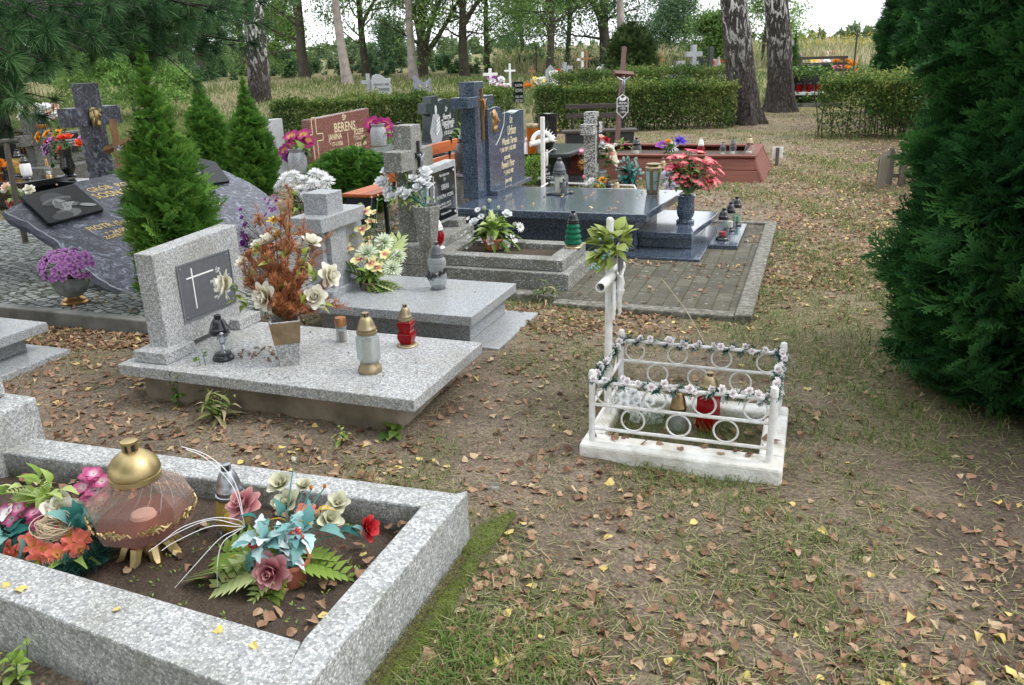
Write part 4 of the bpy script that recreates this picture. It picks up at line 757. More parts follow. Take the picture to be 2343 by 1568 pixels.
# ================================================================== front terrazzo kerb
g = grave('grave_kerb', 'coarse white terrazzo kerb around bare dark soil in the near left corner', 0, 0)
def pr(name, P, z0, z1, mat, bev=.008): return MB().prism(P, z0, z1).obj(name, mat, g, smooth=False, bev=bev)
pr('rear_rail', [(-3.3, 2.0), (-1.145, 2.145), (-1.045, 2.265), (-3.3, 2.15)], -.05, .208, TZM)
pr('end_rail', [(-1.142, 1.44), (-1.085, 1.18), (-1.035, 1.18), (-1.03, 2.28), (-1.04, 2.28), (-1.142, 2.145)], -.05, .212, TZF)
pr('front_rail', [(-3.3, 1.40), (-1.97, 1.318), (-1.085, 1.228), (-1.147, 1.437), (-3.3, 1.55)], -.05, .208, TZF)
pr('footing', [(-3.4, 2.28), (-1.05, 2.36), (-.94, 2.52), (-.945, 1.1), (-1.0, 1.0), (-1.0, 2.2)], -.06, .022, MOSS, .012)
blk('headstone_foot', -3.3, -2.93, 1.99, 2.22, .02, .37, TZF, g, .012)
blk('headstone_foot', -3.3, -2.93, 1.47, 1.70, .02, .37, TZF, g, .012); blk('left_rail', -3.42, -3.302, 1.42, 2.14, -.05, .205, TZF, g, .008)
blk('headstone', -3.25, -3.06, 1.5, 2.19, .372, .95, TZF, g, .01)
nx_, ny_ = 90, 40; xs = np.linspace(-3.25, -1.10, nx_); ys = np.linspace(1.38, 2.2, ny_); XX, YY = np.meshgrid(xs, ys); ZZ = .115+.016*fnoise(np.stack([XX.ravel(), YY.ravel(), 0*XX.ravel()], -1), 6, 71)+.008*fnoise(np.stack([XX.ravel(), YY.ravel(), 0*XX.ravel()], -1), 23, 72)+.006*rng.normal(size=XX.size)*.5
I = (np.arange(ny_-1)[:, None]*nx_+np.arange(nx_-1)[None]).ravel(); npobj('soil', (np.stack([XX.ravel(), YY.ravel(), ZZ], -1), np.stack([I, I+1, I+1+nx_, I+nx_], -1), 0*ZZ), SOIL, g, True)
x = np.concatenate([rng.uniform(-2.9, -1.15, 70), rng.normal(-1.3, .12, 34), rng.normal(-2.5, .2, 20)]); y = np.concatenate([rng.uniform(1.45, 2.14, 70), rng.uniform(1.46, 2.1, 34), rng.normal(2.02, .05, 20)]); k = (x < -1.16) & (y > 1.46) & (y < 2.12)
tag(litter('fallen_leaves', x[k], y[k], np.full(k.sum(), .122)), 'brown birch leaves lying on the dark soil inside the kerb', 'leaves')['kind'] = 'stuff'
for (u, v, z) in ((20, 1335, .21), (50, 1342, .21), (270, 1400, .21), (512, 1440, .21), (578, 1472, .21)):
    p = at(u, v, z); o = litter('fallen_leaf', np.array([p.x]), np.array([p.y]), np.array([z]), None, (.93, .96), (.03, .045), .004); tag(o, 'small yellow leaf lying on the front rail of the terrazzo kerb', 'leaf', 'yellow leaves on the front rail')
sd0 = [(at(rnd.uniform(250, 860), rnd.uniform(1180, 1440), .12)) for i in range(90)]; sd0 = [p for p in sd0 if -2.3 < p.x < -1.2 and 1.5 < p.y < 2.1]
o = foliage(None, 'seedlings', LGL, LEAF1, [(p+Vector((rnd.uniform(-.01, .01), rnd.uniform(-.01, .01), .008)), (rnd.uniform(-1, 1), rnd.uniform(-1, 1), .5), .014, .3) for p in sd0 for k in range(4)]); o['kind'] = 'stuff'
mo = [((rnd.uniform(-1.03, -.935), rnd.uniform(1.02, 2.50), .022), (rnd.gauss(0, .8), rnd.gauss(0, .8), .35), rnd.uniform(.004, .010), rnd.uniform(0, .8)) for i in range(5200)]
mo += [((rnd.gauss(-.90, .03), rnd.uniform(1.02, 2.44), .004), (rnd.gauss(0, .8), rnd.gauss(0, .8), 1), rnd.uniform(.006, .012), rnd.uniform(0, .6)) for i in range(1200)]
o = foliage(None, 'moss', tcol('moss_green', [(0, (.05, .05, .015)), (.5, (.11, .13, .02)), (1, (.20, .24, .04))], .1), LEAF1, mo); o['kind'] = 'stuff'
# amber lantern
p = at(345, 1262, .12); t = thing('glass_lantern', 'big faceted amber glass lantern with a gold dome lid standing on the soil', 'grave lantern', p, .2)
R = .168; h = .40; 
mb = MB().lathe([(.045, .0), (.05, .035), (.036, .06), (.034, .075)], 16)
for i in range(8):
    a = i*PI/4; mb.tube([(.03*math.cos(a), .03*math.sin(a), .06), (.07*math.cos(a), .07*math.sin(a), .045), (.085*math.cos(a), .085*math.sin(a), .012), (.105*math.cos(a), .105*math.sin(a), .004)], [.014, .020, .018, .010], 6)
mb.obj('foot', GOLD, t)
MB().lathe([(.05, .06), (.10, .07), (R*.88, .105), (R*.95, .14), (R*.98, .20), (R*.95, .212), (.080, .272), (.07, .285)], 8, rot=PI/8, caps=False).obj('glass', GLA, t, angle=20)
mb = MB()
for i in range(20):
    a = i*2*PI/20; mb.tube([((.085-.0)*math.cos(a+.5), .085*math.sin(a+.5), .276), (.12*math.cos(a+.25), .12*math.sin(a+.25), .246), (R*.95*math.cos(a), R*.95*math.sin(a)*1.0, .212)], [.0011, .0018, .0011], 4)
mb.obj('ribbing', GL, t)
MB().lathe([(.001, .075), (.04, .078), (.042, .135), (.036, .148), (.001, .148)], 18, caps=False).obj('candle', simple('pale_pink_wax', (.62, .47, .45), .5, 0, .15), t); MB().lathe([(.001, .074), (.10, .078), (.135, .112), (.14, .135), (.001, .137)], 18, caps=False).obj('melted_wax', glassm('rose_wax', (.62, .30, .24), .18), t)
mb = MB()
for i in range(8):
    a = i*PI/4; c = Vector((R*.935*math.cos(a), R*.935*math.sin(a), .16)); M = Matrix.Translation(c) @ Matrix.Rotation(a, 4, 'Z')
    for s in (-1, 1):
        mb.tube([(0, 0, 0), (.004, s*.018, .008), (.004, s*.034, -.004), (.002, s*.05, .006), (-.002, s*.056, -.006)], .0034, 5, M)
        mb.tube([(0, s*.012, 0), (.004, s*.024, -.012), (.003, s*.04, .008)], .003, 5, M)
    for q in range(6): b = q*PI/3; mb.tube([(0, 0, 0), (.004, .018*math.cos(b), .018*math.sin(b))], [.005, .003], 5, M)
mb.obj('ornament', GOLD, t)
o = MB().lathe([(.070, .272), (.079, .276), (.079, .292), (.075, .294), (.075, .301), (.080, .303), (.079, .312), (.073, .331), (.058, .350), (.040, .364), (.026, .372), (.001, .374)], 28, caps=False).obj('lid', GOLD, t, angle=50)
c = MB().lathe([(.02, .37), (.02, .398)], 12)
for i in range(6): a = i*PI/3; c.box((.021*math.cos(a), .021*math.sin(a), .385), (.007, .010, .026), a, m=1)
c.lathe([(.025, .397), (.026, .406), (.02, .409)], 16, m=1); c.obj('chimney', [BKP, GOLD], o)
lantern('yellow glass lantern with a silver embossed lid behind the pink rose', at(541, 1222, .12), .27, .058, 'jar', 20, GLY, SIL, BKP, .78, .1, .55, WAX)
# pink rose arrangement
b = at(655, 1322, .12); t = thing('flower_arrangement', 'two dusty pink roses with frosted holly and white silk flowers in a terracotta pot', 'flowers', b)
o = pot(t, .062, .085, TERR, .7); o.location = (.02, .0, -.01)
M0 = Vector((0, 0, .07))
flowers(t, [('rp', 617, 1312, -.10, .058), ('rp', 552, 1152, .03, .055), ('rr', 842, 1208, .05, .045, (.7, -.2, .25)), ('bc', 640, 1105, .12, .045), ('bc', 655, 1150, .09, .05), ('bc', 695, 1110, .12, .03), ('bc', 772, 1150, .10, .042), ('bc', 755, 1188, .06, .045), ('sw', 672, 1055, .12, .018), ('bc', 720, 1185, .1, .03), ('yb', 712, 1118, .1, .014), ('yb', 742, 1115, .1, .014), ('co', 700, 1168, .1, .04)], M0, STEMB)
L = []
for (u, v, dd, n) in ((600, 1245, -.05, 15), (682, 1225, -.02, 16), (645, 1262, -.04, 9)): L += puff(pin(b, u, v, dd), .035, int(n*1.5), (.06, .085), .4)
foliage(t, 'holly_leaves', FRS, HOLLY, L)
BER = simple('berry_red', (.42, .03, .03), .3, 0, .1)
for cl in (((572, 1248), (580, 1255), (588, 1246), (578, 1242), (583, 1250)), ((668, 1220), (676, 1226), (684, 1218), (690, 1228), (672, 1232), (680, 1212), (681, 1223))):
    mb = MB()
    for (u, v) in cl: mb.ball(pin(b, u, v, -.075), .0082, 8, 5)
    mb.obj('red_berries', BER, t)
foliage(t, 'rose_leaves', BGL, LEAFB, [(pin(b, 590, 1190, .0), (-.3, -.3, .4), .06, .4), (pin(b, 575, 1180, 0), (-.6, -.2, -.2), .06, .4), (pin(b, 600, 1200, -.01), (.5, -.3, .5), .065, .5), (pin(b, 640, 1180, .02), (.2, -.2, .8), .07, .6), (pin(b, 770, 1215, .03), (.9, .1, .1), .08, .3), (pin(b, 800, 1208, .04), (.8, .1, .0), .06, .6), (pin(b, 730, 1212, .02), (.9, 0, .1), .09, .8), (pin(b, 560, 1195, .02), (-.2, -.3, -.6), .06, .4)])
foliage(t, 'fern_fronds', LGL, FROND, [(M0, pin(b, u, v, dd)-M0, (pin(b, u, v, dd)-M0).length*1.05, tt_) for (u, v, dd, tt_) in ((470, 1320, -.08, .8), (545, 1300, -.05, .75), (570, 1350, -.12, .6), (420, 1275, .03, .5), (740, 1275, .0, .6), (800, 1285, -.02, .5), (690, 1280, -.06, .6), (590, 1400, -.14, .4), (770, 1255, .05, .5), (480, 1230, .08, .4))])
foliage(t, 'yellow_leaves', tcol('yellow_silk_leaf', [(0, (.45, .24, .03)), (1, (.75, .48, .08))], .2), LEAFB, [(pin(b, 690, 1190, .05), (.4, -.3, .3), .08), (pin(b, 660, 1200, .05), (-.5, -.2, .3), .07), (pin(b, 720, 1175, .07), (.6, .2, .3), .07), (pin(b, 548, 1278, -.06), (-.3, -.4, .5), .035)])
mb = MB(); W0 = pin(b, 560, 1205, .0)
for pts in (((545, 1190), (490, 1185), (420, 1205), (370, 1240)), ((540, 1200), (480, 1190), (400, 1222), (340, 1262)), ((540, 1205), (480, 1205), (400, 1240), (370, 1260)), ((545, 1125), (520, 1080), (470, 1040), (415, 1022)), ((540, 1130), (510, 1085), (465, 1045), (425, 1028)), ((540, 1218), (505, 1250), (497, 1330), (516, 1415)), ((535, 1215), (500, 1235), (440, 1300), (400, 1345))):
    mb.tube(smooth([W0]+[pin(b, u, v, -.02-.01*i) for i, (u, v) in enumerate(pts)], 7), .0012, 5)
mb.obj('white_sprigs', SEWH, t)
# wreath in the left corner
b = at(110, 1270, .12); t = thing('funeral_wreath', 'tinsel wreath with coral primroses and pink hydrangeas beside the amber lantern', 'wreath', b)
V, Q, tt_ = [], [], []
n = 3400; a = rng.uniform(0, 6.28, n); c = np.stack([.17*np.cos(a)*1.25, .15*np.sin(a), .035+0*a], -1); e = rdir(n, .35); Rm = frames(e, rdir(n)); S_ = rng.uniform(.03, .05, n); arr = inst(stripsT([((0, 0, 0), (1, 0, .1), .07, .2, .9)]), c+e*.008, Rm, S_, rng.uniform(0, 1, n)); npobj('tinsel_ring', arr, DKG, t)
flowers(t, [('co', 60, 1240, -.06, .036), ('co', 95, 1262, -.08, .040), ('co', 130, 1268, -.09, .038), ('co', 160, 1222, -.05, .036), ('co', 190, 1230, -.06, .03), ('co', 180, 1258, -.08, .034), ('co', 80, 1290, -.1, .038), ('co', 12, 1258, -.05, .034), ('co', 118, 1290, -.1, .03), ('co', 145, 1200, -.02, .03),
 ('mgp', 205, 1085, .08, .036), ('mgp', 190, 1112, .06, .032), ('mgp', 225, 1115, .06, .036), ('mgp', 215, 1140, .05, .032), ('mgp', 240, 1098, .07, .03), ('mgp', 200, 1135, .05, .028), ('mgp', 232, 1140, .03, .026), ('mgp', 70, 1168, .04, .036), ('mgp', 25, 1185, .0, .034), ('mgp', 50, 1150, .03, .03), ('mgp', 85, 1195, .0, .034), ('mgp', 75, 1215, -.02, .03), ('mgp', 5, 1170, .02, .034), ('mgp', 108, 1180, .02, .026),
 ('rc', 140, 1170, .02, .07, (.5, -.2, .6)), *[('mgp', 225+rnd.uniform(-30, 25), 1110+rnd.uniform(-35, 40), .05, .030) for i in range(9)], *[('mgp', 70+rnd.uniform(-60, 40), 1180+rnd.uniform(-35, 30), .0, .032) for i in range(9)], *[('ch', 110+rnd.uniform(-100, 70), 1262+rnd.uniform(-25, 28), -.07, .042) for i in range(8)], ('fw', 12, 1175, -.01, .035), ('sw', 118, 1172, .02, .05)], (0, 0, .03), None, .7, .4, .5)
foliage(t, 'silk_leaves', LGL, LEAFB, puff(pin(b, 110, 1130, .05), .06, 12, (.05, .08), .6)+puff(pin(b, 60, 1120, .06), .05, 8, (.05, .07), .6)); foliage(t, 'fern_fronds', LGL, FROND, [(pin(b, 100, 1140, .04), (rnd.uniform(-1, 1), rnd.uniform(-.6, .3), .3), rnd.uniform(.07, .11), .7) for i in range(9)])
foliage(t, 'strap_leaves', GLF, LEAFL, [(pin(b, 165, 1300, -.06), (.2, -.5, .5), .16, .8), (pin(b, 185, 1295, -.07), (.5, -.4, .6), .15, .8), (pin(b, 120, 1305, -.09), (-.8, -.5, .2), .16, .8), (pin(b, 170, 1290, -.06), (.8, .0, .5), .12, .8), (pin(b, 200, 1290, -.03), (.9, -.1, .1), .1, .6)])
foliage(t, 'ivy_leaves', BGL, leafT(4, 1.0, .3, .2, .6), puff(pin(b, 150, 1310, -.1), .04, 16, (.04, .06), .4)+puff(pin(b, 195, 1290, -.06), .04, 12, (.04, .055), .4)+puff(pin(b, 20, 1230, -.04), .05, 14, (.05, .07), .3)+puff(pin(b, 170, 1215, -.02), .05, 10, (.05, .08), .3)+puff(pin(b, 40, 1290, -.05), .05, 14, (.05, .08), .3))
mb = MB(); c = pin(b, 125, 1215, -.04)
for i in range(38):
    R_ = rnd.uniform(.032, .055); M = Matrix.Translation(c+Vector((rnd.gauss(0, .006), rnd.gauss(0, .006), rnd.gauss(.01, .008)))) @ Matrix.Rotation(rnd.gauss(0, .35), 4, 'X') @ Matrix.Rotation(rnd.gauss(0, .35), 4, 'Y'); mb.torus((0, 0, 0), R_, .0016, 18, 4, M)
mb.obj('straw_nest', STRAW, t)
b = at(12, 1030, .12); t = thing('silk_rose', 'single cream rose leaning against the headstone foot at the left edge', 'flower', b)
flowers(t, [('rpw', 12, 1000, .0, .05, (.6, -.5, .4))], (0, 0, 0), STEM); mb = MB()
for i in range(5): mb.tube([pin(b, -10, 1040+8*i, 0), pin(b, 20, 1045+9*i, -.02), pin(b, 40+8*i, 1062+14*i, -.03)], .0015, 4)
mb.obj('wire_sprigs', SEWH, t)
# ================================================================== terrazzo slab grave
g = grave('slab_grave', 'flat terrazzo slab grave with an upright terrazzo headstone and grey metal plate', 0, 0)
blk('plinth', -3.17, -1.69, 3.01, 3.68, -.05, .16, CON, g, .01)
blk('slab', -3.245, -1.565, 2.935, 3.748, .161, .22, TZ, g, .005)
hs = yz([(3.08, .254), (3.737, .254), (3.737, .795), (3.08, .766)], -3.157, -3.041).obj('headstone', TZ, g, smooth=False, bev=.005)
blk('foot_block', -3.186, -2.978, 2.99, 3.205, .221, .28, TZ, g, .004); blk('foot_block', -3.186, -2.978, 3.572, 3.765, .221, .28, TZ, g, .004)
pl = yz([(3.23, .375), (3.635, .375), (3.635, .666), (3.23, .666)], -3.0405, -3.0345).obj('plate', PLQ, g, smooth=False, bev=.002)
mb = MB(); 
for (y0, y1, z0, z1) in ((3.222, 3.643, .367, .375), (3.222, 3.643, .666, .674), (3.222, 3.23, .375, .666), (3.635, 3.643, .375, .666)): mb.box((-3.0365, (y0+y1)/2, (z0+z1)/2), (.009, y1-y0, z1-z0))
mb.obj('plate_rim', SIL, pl, smooth=False)
for (y, z) in ((3.245, .65), (3.62, .65), (3.245, .39), (3.62, .39)): MB().lathe([(.007, 0), (.007, .002), (.003, .004)], 10, Matrix.Translation((-3.0345, y, z)) @ Matrix.Rotation(PI/2, 4, 'Y')).obj('screw', SIL, pl)
mb = MB().box((-3.034, 3.325, .53), (.002, .008, .22)).box((-3.0339, 3.385, .592), (.002, .21, .008)); mb.obj('cross_mark', WTXT, pl, smooth=False)
text('ŚP', .034, WTXT, pl, faceX(-3.034, 3.525, .582)); text('MIESZKANIEC', .026, WTXT, pl, faceX(-3.034, 3.535, .53)); text('ur.        1928', .024, WTXT, pl, faceX(-3.034, 3.535, .486)); text('zm.        1999', .024, WTXT, pl, faceX(-3.034, 3.535, .443))
n = 40; x = rng.uniform(-3.2, -1.6, n); y = rng.uniform(2.96, 3.72, n); o = litter('leaf_crumbs', x, y, np.full(n, .221), None, (0, 1), (.008, .02), .002); o['kind'] = 'stuff'
n = 60; x = rng.normal(-2.62, .09, n); y = rng.normal(3.25, .05, n); o = litter('dry_needles_heap', x, y, np.full(n, .222), None, (0, .5), (.012, .03), .004); o['kind'] = 'stuff'
# vase with the dry fir and white roses
b = at(663, 830, .22); t = thing('vase_arrangement', 'tapered terrazzo vase bound with brown tape holding dried fir and cream roses', 'flowers', b, .0)
ZR = PI/4+.62; s2 = 2**.5
MB().lathe([(.047*s2, 0), (.073*s2, .235), (.064*s2, .237), (.055*s2, .20), (.001, .198)], 4, rot=ZR, caps=False).obj('vase', TZ, t, smooth=False, bev=.003)
mb = MB().lathe([(.0620*s2, .118), (.0690*s2, .18), (.0745*s2, .232)], 4, rot=ZR, caps=False)
mb.obj('tape', TAPE, t, smooth=False)
fir = []; M0 = Vector((0, 0, .22)); st = MB()
def firbranch(p0, p1, r, n):
    p0, p1 = Vector(p0), Vector(p1); st.tube([p0, p0.lerp(p1, .6)+Vector((0, 0, .012)), p1], [.003, .002, .001], 5); ax = (p1-p0)
    for i in range(n):
        f = rnd.uniform(.1, 1); q = p0.lerp(p1, f)+Vector((0, 0, .012*math.sin(f*PI))); sg = rnd.choice((-1, 1)); sd = ax.cross(Vector((rnd.gauss(0, 1), rnd.gauss(0, 1), rnd.gauss(0, 1)))).normalized(); fir.append((q, sd+ax.normalized()*rnd.uniform(.4, .9), rnd.uniform(.02, .034)*r))
tips = [(668, 425, .02), (640, 470, .03), (700, 520, .05), (585, 470, .04), (560, 580, .0), (720, 590, .0), (600, 560, -.02), (660, 570, -.06), (690, 640, -.08), (620, 640, -.1), (740, 660, .0), (565, 650, .02), (775, 690, .05), (640, 700, -.11), (690, 700, -.09), (605, 500, .1), (655, 500, .06), (720, 560, .08), (545, 610, .06), (625, 600, -.05), (675, 610, -.07), (650, 655, -.1), (700, 670, -.05), (595, 690, -.06)]
for (u, v, dd) in tips:
    e = pin(b, u, v, dd); firbranch(M0, e, 1, 190)
    for k in range(9): f = rnd.uniform(.3, .95); q = M0.lerp(e, f); firbranch(q, q+(e-M0).normalized()*rnd.uniform(.03, .07)+Vector((rnd.gauss(0, .035), rnd.gauss(0, .035), rnd.gauss(.01, .03))), .95, 70)
st.obj('fir_twigs', simple('dry_twig', (.16, .07, .03), .8, 0, .2), t); foliage(t, 'dry_needles', DFR, stripsT([((0, 0, 0), (1, 0, .1), .11, .2, .9)]), fir, .22)
flowers(t, [('rw', 600, 680, -.1, .072, (-.1, -.9, .2)), ('rw', 508, 652, -.06, .072, (-.5, -.8, .25)), ('rw', 720, 680, -.06, .058, (.4, -.8, .3)), ('rw', 758, 630, .0, .062, (.9, -.2, .2)), ('rc', 618, 548, .0, .062, (-.1, -.3, .9)), ('rc', 712, 552, .03, .055, (.4, -.2, .9)), ('rc', 690, 570, .04, .05, (.1, .1, .9)), ('rc', 590, 560, .08, .045), ('rc', 555, 600, .08, .04), ('fw', 690, 605, .02, .035), ('ye', 625, 505, .06, .035)], M0, STEM, wr=.003)
L = []
for (u, v, dd) in ((545, 690, -.05), (565, 700, -.06), (540, 670, 0), (650, 670, -.1), (650, 590, -.06), (690, 585, -.03), (700, 620, -.04), (685, 640, -.05), (590, 580, -.04), (615, 600, -.05), (735, 700, -.04), (690, 700, -.07), (570, 640, 0), (720, 640, 0), (640, 545, 0)): 
    for k in range(3): q = pin(b, u+rnd.uniform(-8, 8), v+rnd.uniform(-8, 8), dd); L.append((q, (q-M0).normalized()+Vector((rnd.gauss(0, .5), rnd.gauss(-.3, .5), rnd.gauss(0, .5))), rnd.uniform(.05, .075), rnd.uniform(.3, .9)))
foliage(t, 'rose_leaves', YGL, LEAFB, L)
T = lantern('round clear lantern with a black dome cap and a small silver angel', at(512, 822, .22), .238, .054, 'jar', 24, GL, BKP, BKP, .92, .15, .60, None)
mb = MB(); mb.tube([(.045, -.045, .10), (.052, -.052, .12), (.05, -.05, .145)], [.012, .016, .010], 8); mb.ball((.052, -.05, .155), .012); mb.tube([(.05, -.05, .135), (.03, -.055, .14), (.022, -.05, .125)], [.006, .005, .004], 6); mb.tube([(.05, -.05, .135), (.068, -.035, .13), (.06, -.055, .115)], [.006, .005, .004], 6); mb.tube([(.05, -.05, .10), (.06, -.055, .08), (.045, -.06, .06)], [.009, .007, .005], 6); mb.tube([(.05, -.05, .10), (.045, -.05, .075), (.055, -.05, .055)], [.009, .007, .005], 6)
for s in (-1, 1): mb.prism([(0, 0), (.03, .012), (.034, .03), (.012, .024)], -.003, .003, Matrix.Translation((.045, -.04, .13)) @ Matrix.Rotation(s*.9-.6, 4, 'Z') @ Matrix.Rotation(PI/2, 4, 'X'))
mb.obj('angel', SIL, T)
lantern('small dirty jar lantern with a copper lid', at(783, 781, .22), .135, .030, 'tub', 20, GLS, COP, None, 1.0, .05, .74, BRW, flat=True, wx=.5)
lantern('clear six sided lantern with a gold cone lid and gold foot', at(847, 850, .22), .30, .058, 'hex', 6, GLS, AGOLD, AGOLD, .82, .17, .66, WAX, .3, wx=.75)
lantern('red heart shaped lantern with a gold dome lid on the terrazzo slab', at(932, 790, .22), .228, .056, 'wavy', 4, GLR, AGOLD, AGOLD, .62, .06, .62, REDP, .9, wx=.9)
# ================================================================== grey granite grave
g = grave('granite_grave', 'pale grey granite slab grave with a block cross over its headstone', 0, 0)
blk('base_step', -2.75, -1.62, 4.12, 4.86, -.04, .05, GR, g); blk('plinth', -2.86, -1.83, 4.20, 4.80, .051, .162, GR, g)
blk('slab', -2.95, -1.77, 4.09, 4.86, .163, .22, GR, g, .004)
blk('headstone_foot', -3.02, -2.76, 4.22, 4.78, .221, .285, GR, g)
yz([(4.26, .286), (4.76, .286), (4.76, .62), (4.735, .69), (4.26, .69)], -2.93, -2.835).obj('headstone', GR, g, smooth=False, bev=.004)
mb = MB().box((-2.885, 4.40, .535), (.17, .185, .70)); mb.obj('cross', GR, g, smooth=False, bev=.004); cr = g.children[-1]
blk('cross_arm', -3.0, -2.765, 4.17, 4.70, .665, .755, GR, g)
cr.location.z = .02
hs = [c for c in g.children if c.name.startswith('headstone') and 'foot' not in c.name][0]
for s, z, sz, y in (('Ś P', .63, .055, 4.60), ('ZDZISŁAW', .55, .058, 4.62), ('BERENS', .465, .07, 4.60), ('ŻYŁ LAT 62', .38, .045, 4.61)): text(s, sz, FTXT, hs, faceX(-2.8345, y, z), shear=.2, sx=.85 if len(s) > 5 else 1)
b = at(850, 668, .22); t = thing('flower_arrangement', 'pale yellow orchids and greenish chrysanthemums with fern leaves in a brown bowl', 'flowers', b)
o = pot(t, .062, .075, OLV, .72); M0 = Vector((0, 0, .07))
flowers(t, [('mg', 838, 578, -.05, 0.072), ('mg', 898, 612, -.04, 0.068), ('mg', 880, 552, .03, 0.065), ('mg', 912, 585, .0, 0.052), ('or', 822, 590, -.07, 0.065), ('or', 848, 600, -.07, 0.058), ('or', 790, 568, .0, 0.062), ('or', 835, 482, .04, 0.058), ('or', 828, 522, .03, 0.058), ('or', 848, 505, .05, 0.042), ('or', 842, 545, .03, 0.039), ('or', 880, 580, -.04, 0.046), ('or', 855, 485, .06, 0.036), ('or', 838, 560, .0, 0.039), ('sw', 903, 575, -.02, .012), ('sw', 915, 575, -.02, .012), ('sw', 850, 453, .05, .013), ('sw', 865, 448, .05, .012), ('sw', 863, 458, .05, .012), ('or', 862, 610, -.05, 0.052)], M0, STEM)
foliage(t, 'fern_fronds', GLF, FROND, [(M0, pin(b, u, v, dd)-M0, (pin(b, u, v, dd)-M0).length*1.05, .75) for (u, v, dd) in ((795, 605, .0), (810, 630, -.05), (900, 665, -.1), (862, 672, -.12), (920, 640, -.03), (780, 590, .05))]); foliage(t, 'pale_fronds', LGL, FROND, [(M0, pin(b, u, v, dd)-M0, (pin(b, u, v, dd)-M0).length*1.05, .9) for (u, v, dd) in ((905, 680, -.08), (920, 655, -.06), (905, 530, .02), (885, 665, -.12))])
foliage(t, 'leaves', GLF, LEAFB, [(pin(b, 812, 500, .04), (-.8, -.2, .2), .07, .7), (pin(b, 815, 540, .02), (-.9, 0, 0), .07, .8), (pin(b, 830, 555, .02), (.2, -.3, -.9), .06), (pin(b, 835, 540, .02), (.1, -.3, -.9), .07), (pin(b, 830, 470, .05), (-.8, 0, .2), .05, .8)]+puff((0, 0, .10), .06, 26, (.05, .09), .3))
lantern('tall clear lantern with a pointed black cap at the edge of the granite slab', at(1003, 668, .22), .335, .062, 'hour', 20, GLS, GRP, GRP, .64, .1, .70, None, lean=.03)
mb = MB(); 
for k in range(7): a = 2.6+k*.55; mb.tube([(.056*math.cos(a), .056*math.sin(a), .06+.012*k), (.064*math.cos(a+.25), .064*math.sin(a+.25), .10+.01*k), (.058*math.cos(a+.35), .058*math.sin(a+.35), .145)], [.006, .016, .004], 5)
mb.obj('flower_motif', simple('dark_pewter', (.06, .06, .065), .4, .5, .2), bpy.data.objects[[o.name for o in COL.objects if o.get('label') == 'tall clear lantern with a pointed black cap at the edge of the granite slab'][0]])
p = at(1085, 676, .22); x = np.array([p.x-.02, p.x, p.x+.02]); o = litter('fallen_leaves', x, np.full(3, p.y)+[0, .01, -.01], np.full(3, .222), None, (.3, .7), (.03, .045)); tag(o, 'three brown leaves on the corner of the granite slab', 'leaves')
b = at(548, 612, .22)+Vector((0, .35, 0)); b.z = .0
t = thing('heather_pot', 'magenta gladiolus and heather in terracotta pot behind the headstone', 'flowers', b); pot(t, .07, .12, TERR, .75, z=.20); MB().lathe([(.08, -.02), (.085, .2)], 12).obj('stand', TZD, t)
flowers(t, [('vi', 552+rnd.uniform(-22, 16), 515+7*i, rnd.uniform(-.05, .05), .035) for i in range(9)]+[('vi', 550, 480, 0, .02), ('vi', 553, 498, 0, .024), ('li', 585, 500, 0, .02)], (0, 0, .3), STEM)
foliage(t, 'heather', tcol('heather_sprig', [(0, (.05, .09, .04)), (.5, (.20, .09, .12)), (1, (.42, .40, .36))], .1), LEAF1, [(pin(b, 575+rnd.gauss(0, 16), 560+rnd.gauss(0, 26), rnd.gauss(0, .04)), (rnd.gauss(0, .4), rnd.gauss(0, .4), 1), rnd.uniform(.015, .03), rnd.random()) for i in range(420)])['kind'] = 'stuff'
b = at(690, 600, .1)+Vector((-.15, .5, 0)); b.z = 0; t = thing('chrysanthemum_pot', 'big white chrysanthemums standing behind the grey granite cross', 'flowers', b); pot(t, .11, .2, TERR, .8, z=.15); MB().lathe([(.12, -.02), (.12, .15)], 12).obj('stand', CONG, t)
flowers(t, [('mw', u, v, rnd.uniform(-.08, .06), .068) for (u, v) in ((648, 412), (672, 398), (640, 425), (695, 410), (662, 428), (688, 432), (710, 432), (735, 400), (750, 412), (728, 422), (745, 436), (715, 418), (700, 445), (738, 455), (655, 402), (720, 395))], (0, 0, .35), STEM, .6, .4, .5)
foliage(t, 'leaves', GLF, LEAFB, puff(pin(b, 690, 470, .02), .16, 130, (.05, .09), .2)); flowers(t, [('li', 615+rnd.uniform(-12, 24), 470+rnd.uniform(-22, 25), -.1, .022) for i in range(14)], (0, 0, .35), None)
def FX(X, u, v): d = ray(u, v); t = X/d[0]; return (d[1]*t, H+d[2]*t)
def findlabel(s): return [o for o in COL.objects if o.get('label') == s][0]
